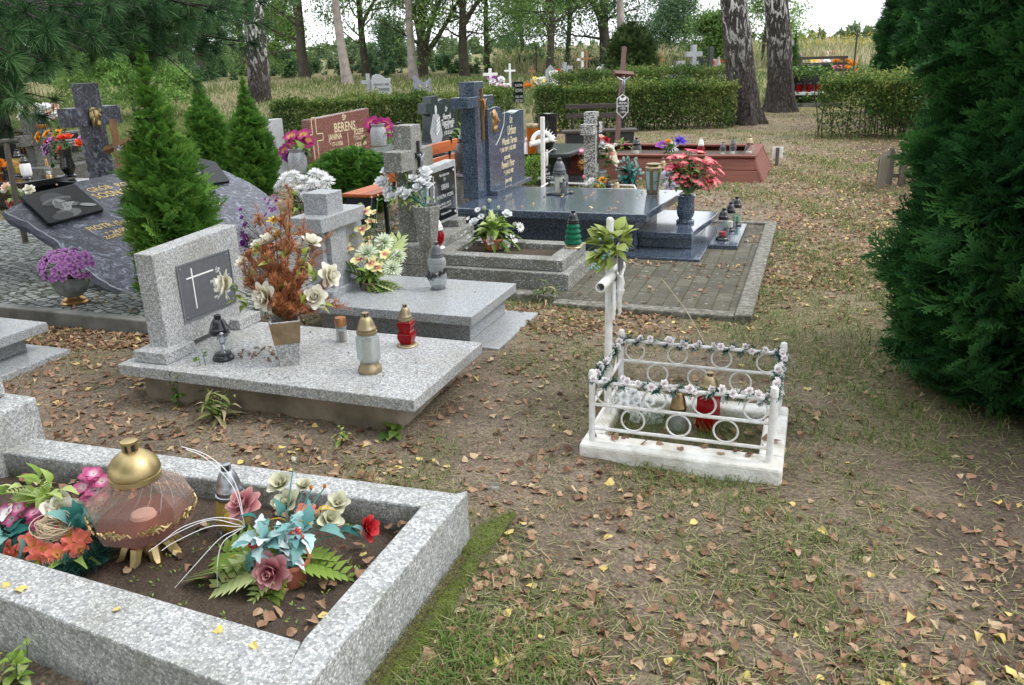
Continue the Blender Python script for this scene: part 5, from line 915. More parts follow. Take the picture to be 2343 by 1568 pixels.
# ================================================================== double tier terrazzo grave with cross
g = grave('cross_grave', 'weathered two tier terrazzo frame grave with a thick cross and a black glass plate', 0, 0)
def frame(nm, x0, x1, y0, y1, z0, z1, w, mat):
    for (a, b, c, d) in ((x0, x1, y0, y0+w), (x0, x1, y1-w, y1), (x1-w, x1, y0+w+.002, y1-w-.002), (x0, x0+w, y0+w+.002, y1-w-.002)): blk(nm, a, b, c, d, z0, z1, mat, g, .006)
frame('lower_rail', -2.98, -1.60, 5.50, 6.28, -.05, .15, .16, TZD); frame('upper_rail', -2.72, -1.66, 5.56, 6.22, .151, .235, .13, TZD)
blk('soil', -2.62, -1.75, 5.66, 6.12, .1, .19, SOIL, g, 0)
blk('pedestal', -3.0, -2.73, 5.50, 6.46, .151, .30, TZD, g, .006)
yz([(5.64, .301), (5.82, .301), (5.82, .86), (6.01, .86), (6.01, 1.01), (5.82, 1.01), (5.82, 1.19), (5.64, 1.19), (5.64, 1.01), (5.46, 1.01), (5.46, .86), (5.64, .86)], -3.02, -2.87).obj('cross', TZD, g, smooth=False, bev=.006)
hs = yz([(5.83, .36), (6.45, .36), (6.45, .85), (5.83, .83)], -2.97, -2.872).obj('headstone', TZ, g, smooth=False, bev=.005)
blk('foot_block', -2.99, -2.80, 5.83, 5.98, .301, .358, TZD, g); blk('foot_block', -2.99, -2.80, 6.28, 6.45, .301, .358, TZD, g)
pl = yz([(5.90, .39), (6.40, .39), (6.40, .80), (5.90, .79)], -2.871, -2.863).obj('plate', BLK, g, smooth=False)
for s, z, sz, y in (('Nasze kochane Dzieci', .755, .030, 6.19), ('Ś·P', .715, .034, 6.19), ('URBAN', .655, .062, 6.19), ('KATARZYNA  RYSZARD', .58, .043, 6.185), ('ur. 8 III 1952  ur. 18 VI 1955\nzm. 21 VI 1955  zm. 6 VI 1957', .505, .026, 6.185), ('Powiększyli grono Aniołków', .44, .025, 6.19)): text(s, sz, STXT, pl, faceX(-2.862, y, z), sx=.72)
mb = MB().box((-2.862, 5.97, .6), (.003, .010, .34)).box((-2.862, 5.97, .715), (.003, .075, .012))
for k in range(6): mb.ball((-2.862, 5.955+.012*(k % 3), .50+.035*k), (.002, .010, .014), 6, 4)
mb.obj('cross_mark', STXT, pl)
for (y, z) in ((5.93, .77), (6.37, .77), (6.37, .42), (5.93, .42)): MB().ball((-2.86, y, z), (.006, .012, .012), 8, 5).obj('rosette', STXT, pl)
cx_ = yz([(5.725, .70), (5.755, .70), (5.755, .945), (5.79, .945), (5.79, .985), (5.755, .985), (5.755, 1.07), (5.725, 1.07), (5.725, .985), (5.69, .985), (5.69, .945), (5.725, .945)], -2.867, -2.855).obj('crucifix', BKP, g, smooth=False)
corpus(.20, SIL, cx_, faceX(-2.845, 5.742, .925) @ Matrix.Rotation(-PI/2, 4, 'X'))
b = at(935, 545, .3); b = Vector((-2.72, 5.52, .301)); t = thing('vase_arrangement', 'white silk roses in a tall tapered six sided terrazzo vase beside the thick cross', 'flowers', b)
MB().lathe([(.068, 0), (.112, .315), (.10, .317), (.09, .29), (.001, .288)], 6, rot=.2, caps=False).obj('vase', TZD, t, smooth=False, bev=.003)
flowers(t, [('rg', u+rnd.uniform(-4, 4), v+rnd.uniform(-4, 4), dd+q*.03, .048) for q in (0, 1) for (u, v, dd) in ((886, 391, 0), (908, 392, .05), (958, 385, .05), (968, 398, .0), (880, 418, -.02), (886, 435, -.03), (893, 452, -.04), (918, 440, -.08), (930, 444, -.1), (957, 432, -.06), (978, 425, -.02), (972, 412, .0), (945, 412, -.02), (975, 392, .03), (870, 412, 0), (962, 418, -.05))], (0, 0, .3), STEMB, .6, .5, .2)
foliage(t, 'leaves', LGL, LEAFB, [(pin(b, u, v, dd), (rnd.gauss(0, 1), rnd.gauss(-.3, .6), rnd.gauss(.2, .5)), rnd.uniform(.05, .075), rnd.random()) for (u, v, dd) in [(925+rnd.gauss(0, 14), 410+rnd.gauss(0, 14), 0) for i in range(16)]+[(935+rnd.gauss(0, 26), 462+rnd.gauss(0, 6), -.06) for i in range(30)]])
lantern('red heart lantern with a cream cap on the rim of the two tier grave', at(1000, 568, .235), .25, .062, 'egg', 20, GLR, WHT, WHT, .86, .07, .60, REDP, wx=.9)
lantern('green ribbed spiral lantern with a black cap on the two tier rim', at(1311, 566, .235), .29, .070, 'spiral', 28, GLG, BKP, AGOLD, .62, .08, .66, WAX, wx=.9)
b = at(1128, 570, .2); t = thing('flower_arrangement', 'greenish white tulips and small roses in a terracotta pot inside the two tier frame', 'flowers', b); pot(t, .085, .09, TERR, .75)
flowers(t, [(k, u, v, dd, s) for (k, u, v, dd, s) in (('bg', 1120, 462, 0, .034), ('bg', 1108, 480, .03, .036), ('bg', 1125, 488, -.03, .036), ('rg', 1160, 490, .0, .045), ('rg', 1085, 508, 0, .045), ('bg', 1175, 516, .0, .04), ('dw', 1190, 520, -.02, .045), ('gr', 1122, 550, -.1, .038), ('dw', 1100, 495, .03, .035), ('dw', 1092, 480, .05, .03), ('bg', 1140, 478, .05, .028), ('dw', 1160, 560, -.06, .035), ('fw', 1070, 500, 0, .02), ('fw', 1180, 550, -.03, .02), ('rg', 1130, 505, .05, .04))], (0, 0, .08), STEMB)
foliage(t, 'leaves', LGL, LEAFB, puff((0, 0, .15), .10, 60, (.07, .12), .3)); foliage(t, 'broad_leaves', GLF, LEAFL, [((0, 0, .08), pin(b, u, v, dd)-Vector((0, 0, .08)), (pin(b, u, v, dd)-Vector((0, 0, .08))).length*1.1, .75) for (u, v, dd) in ((1062, 552, -.05), (1075, 535, 0), (1200, 535, 0), (1170, 575, -.1), (1130, 575, -.14), (1195, 560, -.05), (1068, 520, .05), (1185, 505, .05))]*2)
flowers(t, [('fw', 1080+rnd.gauss(0, 14), 535+rnd.gauss(0, 12), -.05, .012) for i in range(14)]+[('fw', 1165+rnd.gauss(0, 12), 545+rnd.gauss(0, 14), -.05, .012) for i in range(16)], (0, 0, .08), None)
# ================================================================== dark blue granite grave
g = grave('blue_granite_grave', 'polished dark blue granite grave with a tall cross pillar and gold lettered stone', 0, 0)
blk('base', -3.05, -.80, 6.60, 8.05, -.03, .05, BLU, g, .004)
blk('plinth', -2.95, -1.38, 6.80, 7.86, .051, .33, BLU, g, .003)
def wave(x0, x1, y0, y1, amp, n=16): return [(x0, y0), (x1-amp, y0)]+[(x1-amp*math.cos(PI*i/n)*(1)+amp*.0, y0+(y1-y0)*i/n) for i in range(1, n)]+[(x1+amp, y1), (x0, y1)]
MB().prism(wave(-3.0, -1.20, 6.62, 7.98, .05), .331, .40).obj('slab', BLU, g, smooth=False, bev=.01, seg=3)
blk('step_plinth', -1.379, -.92, 6.98, 7.95, .051, .145, BLU, g, .003); MB().prism(wave(-1.379, -.86, 6.90, 8.0, .05), .146, .20).obj('step_slab', BLU, g, smooth=False, bev=.008, seg=3)
blk('pillar', -3.11, -2.955, 7.14, 7.36, .401, 1.46, BLU, g, .004); blk('cross_arm', -3.115, -2.95, 6.96, 7.60, 1.235, 1.33, BLU, g, .004)
P = [(7.362, .44)]+[FX(-2.92, u, v) for u, v in ((1121, 250), (1128, 246), (1137, 244), (1144, 246), (1150, 260), (1160, 257), (1171, 260), (1179, 257), (1187, 252), (1197, 250))]; P[1] = (7.362, P[1][1]); P.append((P[-1][0], .44))
hs = yz(P, -3.03, -2.92).obj('headstone', BLU, g, smooth=False, bev=.004)
blk('headstone_foot', -3.05, -2.85, 7.362, 8.4, .401, .44, BLU, g, .003)
for s, z, sz, y in (('Ś.P.', 1.06, .075, 7.99), ('Urban', .965, .13, 8.0), ('Wanda Teresa', .865, .095, 7.93), ('* 1 06 1959  † 8 02 2003', .79, .06, 7.88), ('synowie', .715, .07, 7.85), ('Paweł i Piotr', .64, .095, 7.87), ('* † 24 02 1983', .56, .06, 7.88), ('Jezu ratuj', .48, .065, 7.87)): text(s, sz, PTXT, hs, faceX(-2.9195, y, z), shear=.25, sx=.78, bold=.0015)
mb = MB(); mb.ball((0, 0, 0), (.02, .075, .115), 14, 8); mb.ball((.012, .01, .02), (.02, .045, .065), 10, 7); mb.tube([(.028, .02, .03), (.036, .025, .0), (.028, .02, -.015)], [.006, .012, .008], 6); mb.ball((.008, 0, -.07), (.018, .06, .04), 10, 6); mb.ball((.012, -.03, .05), (.018, .04, .05), 10, 6)
mb.obj('relief_portrait', BRZ, hs).location = (-2.92, *FX(-2.92, 1131, 278))
mb = MB(); pts = [FX(-2.92, u, v) for u, v in ((1118, 315), (1134, 333), (1143, 315), (1152, 285), (1154, 255))]; mb.tube([(-2.919, y, z) for y, z in pts], .003, 4); mb.obj('engraved_line', STXT, hs)
cf = yz([(7.268, .93), (7.292, .93), (7.292, 1.285), (7.34, 1.285), (7.34, 1.305), (7.292, 1.305), (7.292, 1.40), (7.268, 1.40), (7.268, 1.305), (7.22, 1.305), (7.22, 1.285), (7.268, 1.285)], -2.949, -2.93).obj('crucifix', BRZ, g, smooth=False); corpus(.20, BRZ, cf, faceX(-2.92, 7.28, 1.26) @ Matrix.Rotation(-PI/2, 4, 'X'))
blk('lamp_stand', -.80, -.55, 7.12, 8.15, -.02, .065, BLU, g, .004)
n = 22; o = litter('fallen_leaves', rng.uniform(-2.8, -1.3, n), rng.uniform(6.68, 7.9, n), np.full(n, .402), None, (.4, 1), (.03, .05), .003); tag(o, 'scattered yellow and tan leaves on the dark blue granite slab', 'leaves')
T = lantern('square clear glass lantern with a pewter dome and an angel on its corner', at(1280, 445, .40), .345, .088, 'hex', 4, GL, GRP, None, .70, .0, .58, WAX, .55, wx=.8)
mb = MB().lathe([(.095, 0), (.105, .008), (.098, .02), (.09, .024)], 4)
for i in range(4): a = i*PI/2; mb.ball((.115*math.cos(a), .115*math.sin(a), .012), (.022, .02, .014), 8, 5)
mb.obj('foot', GRP, T, smooth=False); mb = MB(); c = Vector((.02, -.082, 0))
mb.tube([c+Vector((0, 0, .02)), c+Vector((0, -.01, .07)), c+Vector((0, -.006, .125)), c+Vector((0, -.006, .135))], [.034, .026, .017, .008], 8); mb.ball(c+Vector((0, -.008, .15)), .017)
for s in (-1, 1): mb.tube([c+Vector((s*.012, 0, .11)), c+Vector((s*.03, .004, .125)), c+Vector((s*.034, .006, .06))], [.008, .014, .003], 5)
o = mb.obj('angel', GRP, T)
b = at(1493, 443, .40); t = thing('box_lantern', 'gold urn lantern with tall glass windows on the dark blue granite slab', 'grave lantern', b, .45)
MB().lathe([(.055, 0), (.062, .006), (.075, .12), (.085, .22), (.083, .245), (.06, .262), (.055, .264), (.055, .272), (.075, .274), (.075, .282), (.03, .285), (.001, .285)], 6, caps=False).obj('body', AGOLD, t, smooth=False, bev=.004)
for i in range(6):
    a = (i+.5)*PI/3; M = Matrix.Rotation(a, 4, 'Z') @ Matrix.Translation((.0645, 0, .125)) @ Matrix.Rotation(.13, 4, 'Y'); MB().prism([(-.017, -.085), (.017, -.085), (.024, .075), (.02, .088), (-.02, .088), (-.024, .075)], -.002, .004, M @ Matrix(((0, 0, 1, 0), (1, 0, 0, 0), (0, 1, 0, 0), (0, 0, 0, 1)))).obj('window', simple('pale_pane', (.36, .46, .46), .08, 0, .3, 12) if i == 0 else bpy.data.materials['pale_pane'], t, smooth=False)
b = at(1567, 510, .20); t = thing('vase_arrangement', 'pink azaleas in a turned dark granite vase on the blue granite step', 'flowers', b)
MB().lathe([(.078, 0), (.082, .012), (.078, .025), (.06, .03), (.058, .045), (.072, .065), (.08, .10), (.074, .15), (.072, .20), (.08, .245), (.082, .25), (.07, .25), (.06, .23), (.001, .228)], 28, caps=False).obj('vase', BLU, t, angle=50)
fl = []
for i in range(74): 
    a = rnd.uniform(0, 6.28); q = rnd.random()**.5; u = 1588+62*q*math.cos(a); v = 386+44*q*math.sin(a)+.12*(u-1588); fl.append(('pk', u, v, rnd.uniform(-.12, .06), rnd.uniform(.04, .055)))
flowers(t, fl, (0, 0, .24), STEM, .5, .7, .3); foliage(t, 'leaves', GLF, LEAFB, [(pin(b, 1572+rnd.gauss(0, 26), 398+rnd.gauss(0, 20), rnd.uniform(-.1, .08)), (rnd.gauss(0, 1), rnd.gauss(0, 1), rnd.gauss(.2, .7)), rnd.uniform(.045, .075), rnd.uniform(.1, .9)) for i in range(230)])
lantern('front of the three small black capped lanterns, with a red sticker inside', at(1652, 549, .065), .285, .060, 'egg', 20, GL, BKP, BKP, .78, .12, .66, REDP, wx=.25, group='black capped lanterns beside the granite step')
lantern('middle of the three small black capped lanterns', at(1668, 528, .065), .27, .056, 'tub', 16, GL, BKP, BKP, .8, .12, .64, WAX, group='black capped lanterns beside the granite step')
lantern('rearmost of the three small black capped lanterns, green inside', at(1682, 516, .065), .28, .058, 'jar', 20, GL, BKP, BKP, .84, .12, .64, simple('green_wax', (.08, .25, .12), .5, 0, .1), group='black capped lanterns beside the granite step')
# paving
def paver():
    m, nt, b = new('mossy_paving'); tc = nt.nodes.new('ShaderNodeTexCoord').outputs['Object']; L = nt.links
    mp = nt.nodes.new('ShaderNodeMapping'); mp.inputs['Rotation'].default_value = (0, 0, PI/2); L.new(tc, mp.inputs[0])
    br = nt.nodes.new('ShaderNodeTexBrick'); br.inputs['Scale'].default_value = 1; br.inputs['Brick Width'].default_value = .22; br.inputs['Row Height'].default_value = .11; br.inputs['Mortar Size'].default_value = .008; br.inputs['Mortar Smooth'].default_value = .4; br.inputs['Bias'].default_value = -.2
    br.inputs['Color1'].default_value = lin('4f4d44'); br.inputs['Color2'].default_value = lin('615e53'); br.inputs['Mortar'].default_value = lin('403f28'); L.new(mp.outputs[0], br.inputs['Vector'])
    c = mixc(nt, .75, br.outputs['Color'], (lambda r: (L.new(noise(nt, 3.5, 9, .7, tc), r.inputs[0]), r.outputs[0])[1])(ramp(nt, [(.3, (.55, .52, .45)), (.7, (1.25, 1.2, 1.15))])), 'MULTIPLY')
    li = ramp(nt, [(.60, (0, 0, 0)), (.66, (.75, .75, .75))]); L.new(noise(nt, 26, 5, .75, tc, .5), li.inputs[0]); c = mixc(nt, li.outputs[0], c, 'a5a79f')
    L.new(c, b.inputs['Base Color']); b.inputs['Roughness'].default_value = .95; bump(nt, b, br.outputs['Fac'], -.6, .01); return m
PAV = paver()
g = thing('paved_border', 'mossy grey brick paving with a lichen covered kerb around the blue granite grave', 'paving'); KER = chips('lichen_kerb', [(0, '4a473d'), (.6, '615d53'), (1, '77736a')], 120, .95, 'a3a59d', .7, 22, .4)
blk('paving', -3.15, -.39, 5.27, 8.3, -.05, .028, PAV, g, 0); blk('kerb', -.388, -.28, 5.15, 8.3, -.06, .05, KER, g, .012); blk('kerb', -1.62, -.39, 5.15, 5.268, -.06, .036, KER, g, .012); blk('kerb', -1.6, -.28, 8.302, 8.4, -.06, .05, KER, g, .012)
blk('side_kerb', -1.98, -1.622, 5.24, 5.34, -.06, .06, KER, g, .012)
n = 130; x = np.concatenate([rng.uniform(-1.55, -.35, 90), rng.uniform(-1.4, -.4, 60), rng.normal(-.45, .05, 20)]); y = np.concatenate([rng.uniform(5.25, 8.2, 90), rng.normal(6.5, .07, 60), rng.uniform(7.4, 8.2, 20)]); k = (y < 6.55) | (x > -.52); o = litter('fallen_leaves', x[k], y[k], np.full(k.sum(), .03), None, (0, 1), (.03, .05), .006); tag(o, 'birch leaves scattered over the mossy brick paving', 'leaves')['kind'] = 'stuff'
# ================================================================== white child's grave
g = grave('fenced_grave', 'small white painted grave frame with a low ringed rail fence', 0, 0)
x0, x1, y0, y1 = -.84, -.005, 3.04, 3.70
for (a, b_, c, d) in ((x0, x1, y0, y0+.13), (x0, x1, y1-.1, y1), (x1-.10, x1, y0+.132, y1-.102), (x0, x0+.08, y0+.132, y1-.102)): blk('base_rail', a, b_, c, d, -.04, .062, WHR, g, .012)
fz = .06; C4 = [(-.795, 3.09), (-.062, 3.10), (-.05, 3.655), (-.795, 3.65)]
for (x, y) in C4: MB().lathe([(.0138, .05), (.0138, fz+.285), (.0165, fz+.288), (.0165, fz+.312), (.013, fz+.326), (.005, fz+.331)], 14).obj('post', WHP, g).location = (x, y, 0)
def rope(p, q, r=.0072):
    p, q = Vector(p), Vector(q); n = int((q-p).length/.011); mb = MB(); mb.tube([p.lerp(q, i/(2*n)) for i in range(2*n+1)], [r*(1+.13*(i % 2)) for i in range(2*n+1)], 7, caps=True); return mb
hz = (fz+.275, fz+.172, fz+.062)
for i in range(4):
    a, b_ = C4[i], C4[(i+1) % 4]; A_, B_ = Vector((*a, 0)), Vector((*b_, 0)); L = (B_-A_).length; d = (B_-A_).normalized()
    MB().tube([A_+Vector((0, 0, hz[0])), B_+Vector((0, 0, hz[0]))], .0088, 8).obj('top_rail', WHP, g)
    for z in hz[1:]: rope(A_+Vector((0, 0, z)), B_+Vector((0, 0, z))).obj('rail', WHP, g)
    M0_ = Matrix(((d.x, 0, d.y, 0), (d.y, 0, -d.x, 0), (0, 1, 0, 0), (0, 0, 0, 1)))
    nr = 4 if i % 2 == 0 else 2
    for k in range(nr): p = A_.lerp(B_, (.09+.82*k/(nr-1)) if nr > 2 else (.28, .72)[k]); MB().torus((0, 0, 0), .0455, .0042, 26, 6, Matrix.Translation(p+Vector((0, 0, (hz[0]+hz[1])/2))) @ M0_).obj('ring', WHP, g)
    for k in range(nr-1): p = A_.lerp(B_, (.24+.52*k/(nr-2)) if nr > 2 else .5); MB().torus((0, 0, 0), .0485, .0042, 26, 6, Matrix.Translation(p+Vector((0, 0, (hz[1]+hz[2])/2))) @ M0_).obj('ring', WHP, g)
t = thing('garland', 'green tinsel garland with tiny pale pink roses wound round the white fence', 'garland'); gp = []; k = 0
for i in range(4):
    A_, B_ = Vector((*C4[i], hz[0])), Vector((*C4[(i+1) % 4], hz[0])); L = (B_-A_).length; n = int(L*1900)
    for j in range(n):
        f = rnd.random(); bunch = .5+.5*math.sin(f*L*26+i); 
        if rnd.random() > .25+.75*bunch: continue
        th = f*L*90; e = Vector(((B_-A_).normalized().y*math.cos(th), -(B_-A_).normalized().x*math.cos(th), math.sin(th))); gp.append((A_.lerp(B_, f)+e*.011, e*.7+Vector((rnd.gauss(0, .6), rnd.gauss(0, .6), rnd.gauss(-.1, .6))), rnd.uniform(.016, .030), rnd.random()))
    for j in range(int(L/.045)):
        f = min(.97, (j+rnd.uniform(.1, .9))/int(L/.045)); p = A_.lerp(B_, f)+Vector((rnd.gauss(0, .008), rnd.gauss(-.008, .008), .016+rnd.uniform(-.012, .012))); child('rose', FL['gr'][1], t, zframe(p, VIEW+Vector((rnd.gauss(0, .5), rnd.gauss(0, .5), .5)), rnd.uniform(0, 6), rnd.uniform(.0125, .018)))
foliage(t, 'tinsel', DKG, stripsT([((0, 0, 0), (1, 0, .1), .2, .3, .9)]), gp, .15)
foliage(t, 'organza', tcol('organza', [(0, (.5, .52, .5)), (1, (.75, .77, .76))], .5), leafT(3, .9, .3, .4, .8), [(q[0]+Vector((0, 0, .004)), q[1], .03, .5) for q in gp[::46]])
b = Vector((-.80, 3.40, .0)); t = thing('white_cross', 'white painted pipe cross at the head of the small fenced grave', 'cross', b)
zt = ztop(b, 503); mb = MB().tube([(0, 0, -.05), (0, 0, zt-.05), (.001, 0, zt)], [.0185, .0165, .0158], 16); mb.ball((0, 0, zt), (.0158, .0158, .012), 12, 6); mb.obj('post', WHP, t)
az = ztop(b, 630)
mb = MB()
mb.lathe([(.0215, -.19), (.0215, .21), (.017, .21), (.017, -.19), (.0215, -.19)], 16, Matrix.Translation((.012, 0, az)) @ Matrix.Rotation(PI/2, 4, 'X'), caps=False); mb.obj('arm', WHP, t)
M = Matrix.Translation((.045, .02, az+.085)) @ Matrix.Rotation(.15, 4, 'X'); MB().prism([(-.04, -.075), (0, -.085), (.04, -.075), (.04, .06), (-.04, .06)], -.003, .003, M @ Matrix(((0, 0, 1, 0), (1, 0, 0, 0), (0, 1, 0, 0), (0, 0, 0, 1)))).obj('plate', PLQ, t, smooth=False)
MB().prism([(-.046, -.083), (0, -.094), (.046, -.083), (.046, .066), (-.046, .066)], -.006, -.0035, M @ Matrix(((0, 0, 1, 0), (1, 0, 0, 0), (0, 1, 0, 0), (0, 0, 0, 1)))).obj('plate_border', WHP, t, smooth=False)
corpus(.26, WHP, t, faceX(.05, .0, az-.03) @ Matrix.Rotation(-PI/2, 4, 'X'))
mb = MB(); 
for k in range(3): mb.tube([(.03, -.05+.012*k, az-.02), (.034, -.055+.012*k, az-.12), (.036, -.062+.012*k, az-.185+.02*k)], .006, 6)
mb.obj('ribbon', WHP, t); MB().tube([(.03, .01, az), (.032, .0, az-.05), (.03, -.018, az-.11)], .005, 6).obj('stem_wire', STEMB, t)
p = b+Vector((.03, 0, az+.14)); t = thing('leaf_bouquet', 'bouquet of glossy green leaves with teal berries tied to the white pipe cross', 'bouquet', p); L = []
for (u, v, dd) in ((1345, 605, -.03), (1350, 580, 0), (1372, 545, 0), (1385, 560, -.04), (1410, 580, -.03), (1420, 560, 0), (1440, 545, .04), (1405, 530, .04), (1370, 600, -.05), (1360, 625, -.05), (1395, 600, -.05), (1375, 575, -.06), (1410, 520, .03), (1430, 535, .05), (1358, 560, .02), (1380, 615, -.06)):
    q = pin(p, u, v-14, dd); 
    for k in range(5): L.append((q*.55, q+Vector((rnd.gauss(0, .05), rnd.gauss(0, .05), rnd.gauss(0, .05))), rnd.uniform(.065, .09), rnd.uniform(.35, 1)))
foliage(t, 'leaves', YGL, leafT(5, .58, .25, .2, 1.05), L); mb = MB()
for (u, v) in ((1358, 610), (1365, 616), (1352, 615), (1361, 605), (1370, 612), (1382, 585), (1388, 578), (1392, 584), (1379, 592), (1395, 575), (1372, 548), (1400, 545), (1362, 575), (1435, 570)): mb.ball(pin(p, u, v, -.085), .0072, 8, 6)
mb.obj('berries', simple('teal_berry', (.15, .28, .24), .5, 0, .15), t)
lantern('tall square red lantern with a bronze cap inside the white fence', at(1617, 985, .01), .285, .056, 'hex', 4, GLR, AGOLD, None, .78, 0, .72, REDP, .5, wx=.95, chim=True)
lantern('bell shaped gold capped clear lantern half hidden in grass inside the white fence', at(1549, 985, .01), .215, .040, 'tub', 18, GLS, simple('antique_brass', (.28, .20, .10), .35, 1, .2), None, .98, 0, .42, WAX, wx=.7)
b = at(1475, 960, .0); t = thing('flower_wreath', 'small wreath of white ruffled roses on green tinsel inside the white fence', 'wreath', b)
flowers(t, [('rpw', 1430+14*i+rnd.uniform(-6, 6), 885+11*i+rnd.uniform(-14, 14)+j*20, -.02*j, .026) for i in range(7) for j in range(3)], (0, 0, .05), None, .9, .3, .4)
foliage(t, 'tinsel', DKG, stripsT([((0, 0, 0), (1, 0, .1), .09, .2, .9)]), [(pin(b, u, v, .03), (rnd.gauss(0, 1), rnd.gauss(0, 1), rnd.gauss(0, 1)), rnd.uniform(.02, .035), rnd.random()) for (u, v) in [(1412+rnd.gauss(0, 10), 910+rnd.gauss(0, 18)) for i in range(160)]+[(1490+rnd.gauss(0, 26), 965+rnd.gauss(0, 16)) for i in range(300)]])
n = 90; x = rng.uniform(-.78, -.04, n); y = rng.uniform(3.08, 3.62, n); o = litter('fallen_leaves', x, y, np.where((y < 3.17) | (x > -.105), .063, .012), None, (0, .9), (.03, .055), .006); tag(o, 'curled brown leaves inside the white fenced grave', 'leaves')['kind'] = 'stuff'
gl = []
for i in range(2600): x = rnd.uniform(-.75, -.12); y = rnd.uniform(3.18, 3.58); a = rnd.uniform(0, 6.28); gl.append(((x, y, .0), (math.cos(a)*.5, math.sin(a)*.5, 1), rnd.uniform(.03, .11), rnd.uniform(.1, .6)))
o = foliage(None, 'grass_tufts', GRA, stripsT([((0, 0, 0), (.5, 0, .02), .03, .3, .5), ((.5, 0, .02), (1, 0, -.12), .024, .5, .7)]), gl); o['kind'] = 'stuff'
# weeds
def weed(label, p, h, n, mat=GLF, T=LEAFB, size=(.03, .05), spread=.4, bare=.1):
    t = thing('weed', label, 'weed', p); mb = MB(); L = []
    for k in range(n):
        a = rnd.uniform(0, 6.28); e = Vector((math.cos(a)*spread*h*rnd.random(), math.sin(a)*spread*h*rnd.random(), h*rnd.uniform(.6, 1))); m_ = e*.5+Vector((rnd.gauss(0, .01), rnd.gauss(0, .01), 0)); mb.tube([(0, 0, -.02), m_, e], [.003, .002, .001], 5)
        for j in range(int(6*h/.2)+2): f = rnd.uniform(bare, 1); q = (m_*(2*f) if f < .5 else m_.lerp(e, 2*f-1)); L.append((q, (rnd.gauss(0, 1), rnd.gauss(0, 1), rnd.gauss(.3, .3)), rnd.uniform(*size)*(1.2-.6*f), rnd.uniform(.3, .9)))
    mb.obj('stems', STEM, t); foliage(t, 'leaves', mat, T, L); return t
weed('tall leafy weed in front of the terrazzo slab by its headstone', at(472, 930), .42, 2, size=(.03, .055), spread=.15)
weed('leafy weed with thin stalks under the left end of the terrazzo slab', at(415, 935), .26, 3, size=(.03, .05), spread=.3)
weed('bushy grass and weed clump against the terrazzo plinth', at(500, 968), .16, 9, GRA, LEAFL, (.07, .13), .9, 0)
weed('broad leaved plantain at the corner of the terrazzo slab', at(890, 1003), .05, 6, GLF, leafT(4, .8, .4, .2, .8), (.06, .09), 1.0, .6)
weed('small pale rosette weed near the terrazzo kerb', at(782, 1018), .09, 4, LGL, LEAFB, (.03, .05), .5)
weed('bright green weed at the lower left corner', at(52, 1562), .12, 5, LGL, LEAFB, (.04, .06), .7)
weed('young green weed between the two tier grave and the granite slab', at(1040, 645), .12, 4, LGL, LEAFB, (.04, .06), .5)
weed('grass tuft at the corner of the two tier grave', at(1250, 690), .12, 12, GRA, LEAFL, (.06, .12), .8, 0)
b = at(1622, 800); t = thing('grass_stalk', 'long pale grass stalk leaning across the mossy paving', 'grass stalk', b); e = pin(b, 1515, 640, .3); mb = MB().tube([(0, 0, 0), e*.5+Vector((0, 0, .03)), e], [.0025, .002, .0012], 5); mb.obj('stem', STRAW, t); foliage(t, 'seed_head', MEA, LEAF1, [(e*rnd.uniform(.86, 1.0), e+Vector((rnd.gauss(0, .1), rnd.gauss(0, .1), 0)), .018, .6) for i in range(30)])
p = at(1125, 1118); MB().box((0, 0, 0), (.065, .045, .012)).obj('s', KER).name = 'stone_chip'; o = bpy.data.objects['stone_chip']; o.location = p+Vector((0, 0, .012)); o.rotation_euler = (.2, .15, .4); tag(o, 'flat grey stone chip on the bare earth between the kerb and white fence', 'stone')
b2 = o.modifiers.new('bevel', 'BEVEL'); b2.width = .006
# ================================================================== marbled blue monument
g = grave('marbled_monument', 'broken edged marbled blue granite slab leaning on cobbles with gold lettering', 0, 0)
K = .6/1.45; XB = -4.74
def onplane(u, v, off=0): d = ray(u, v); t = (K*XB+H-off)*-1/(d[2]+K*d[0]); return Vector((d[0]*t, d[1]*t, H+d[2]*t))
# plane z = K*(XB - x); local frame: e1 along +Y, e2 up the slope
E2 = Vector((-1, 0, K)).normalized(); E3 = Vector((K, 0, 1)).normalized(); O3 = Vector((XB, 4.9, 0))
MP = Matrix(((0, E2.x, E3.x, O3.x), (1, E2.y, E3.y, O3.y), (0, E2.z, E3.z, O3.z+.10), (0, 0, 0, 1)))
def pp(u, v): q = onplane(u, v, -.0) - O3; return (q.y, q.dot(E2))
def inplane(u, v):   # local 2-D coordinates of a picture point on the slab's top face (raised 0.1)
    d = Vector(ray(u, v)); n = E3; o = Vector((0, 0, H)); p0 = MP.translation; t = (p0-o).dot(n)/d.dot(n); q = o+d*t-p0; return (q.y, q.dot(E2))
OUT = [(8, 482), (60, 457), (120, 434), (185, 414), (250, 400), (300, 393), (380, 389), (440, 377), (462, 368), (490, 380), (530, 398), (575, 420), (610, 444), (640, 478), (652, 520), (630, 580), (560, 640), (480, 668), (400, 680), (318, 676), (270, 660), (215, 632), (190, 607), (160, 578), (110, 538), (60, 508), (30, 495)]
P0 = [inplane(*q) for q in OUT]; P = []
for i in range(len(P0)):
    a, b_ = P0[i], P0[(i+1) % len(P0)]; n = max(2, int(math.hypot(a[0]-b_[0], a[1]-b_[1])/.05))
    for k in range(n): P.append((a[0]+(b_[0]-a[0])*k/n+rnd.gauss(0, .006), a[1]+(b_[1]-a[1])*k/n+rnd.gauss(0, .006)))
CHIP = simple('chipped_edge', (.40, .42, .48), .8, 0, .3, 30, .6, 40)
mb = MB(); n = len(P); cxm = sum(p[0] for p in P)/n; cym = sum(p[1] for p in P)/n; sh = lambda p, f: (cxm+(p[0]-cxm)*f, cym+(p[1]-cym)*f)
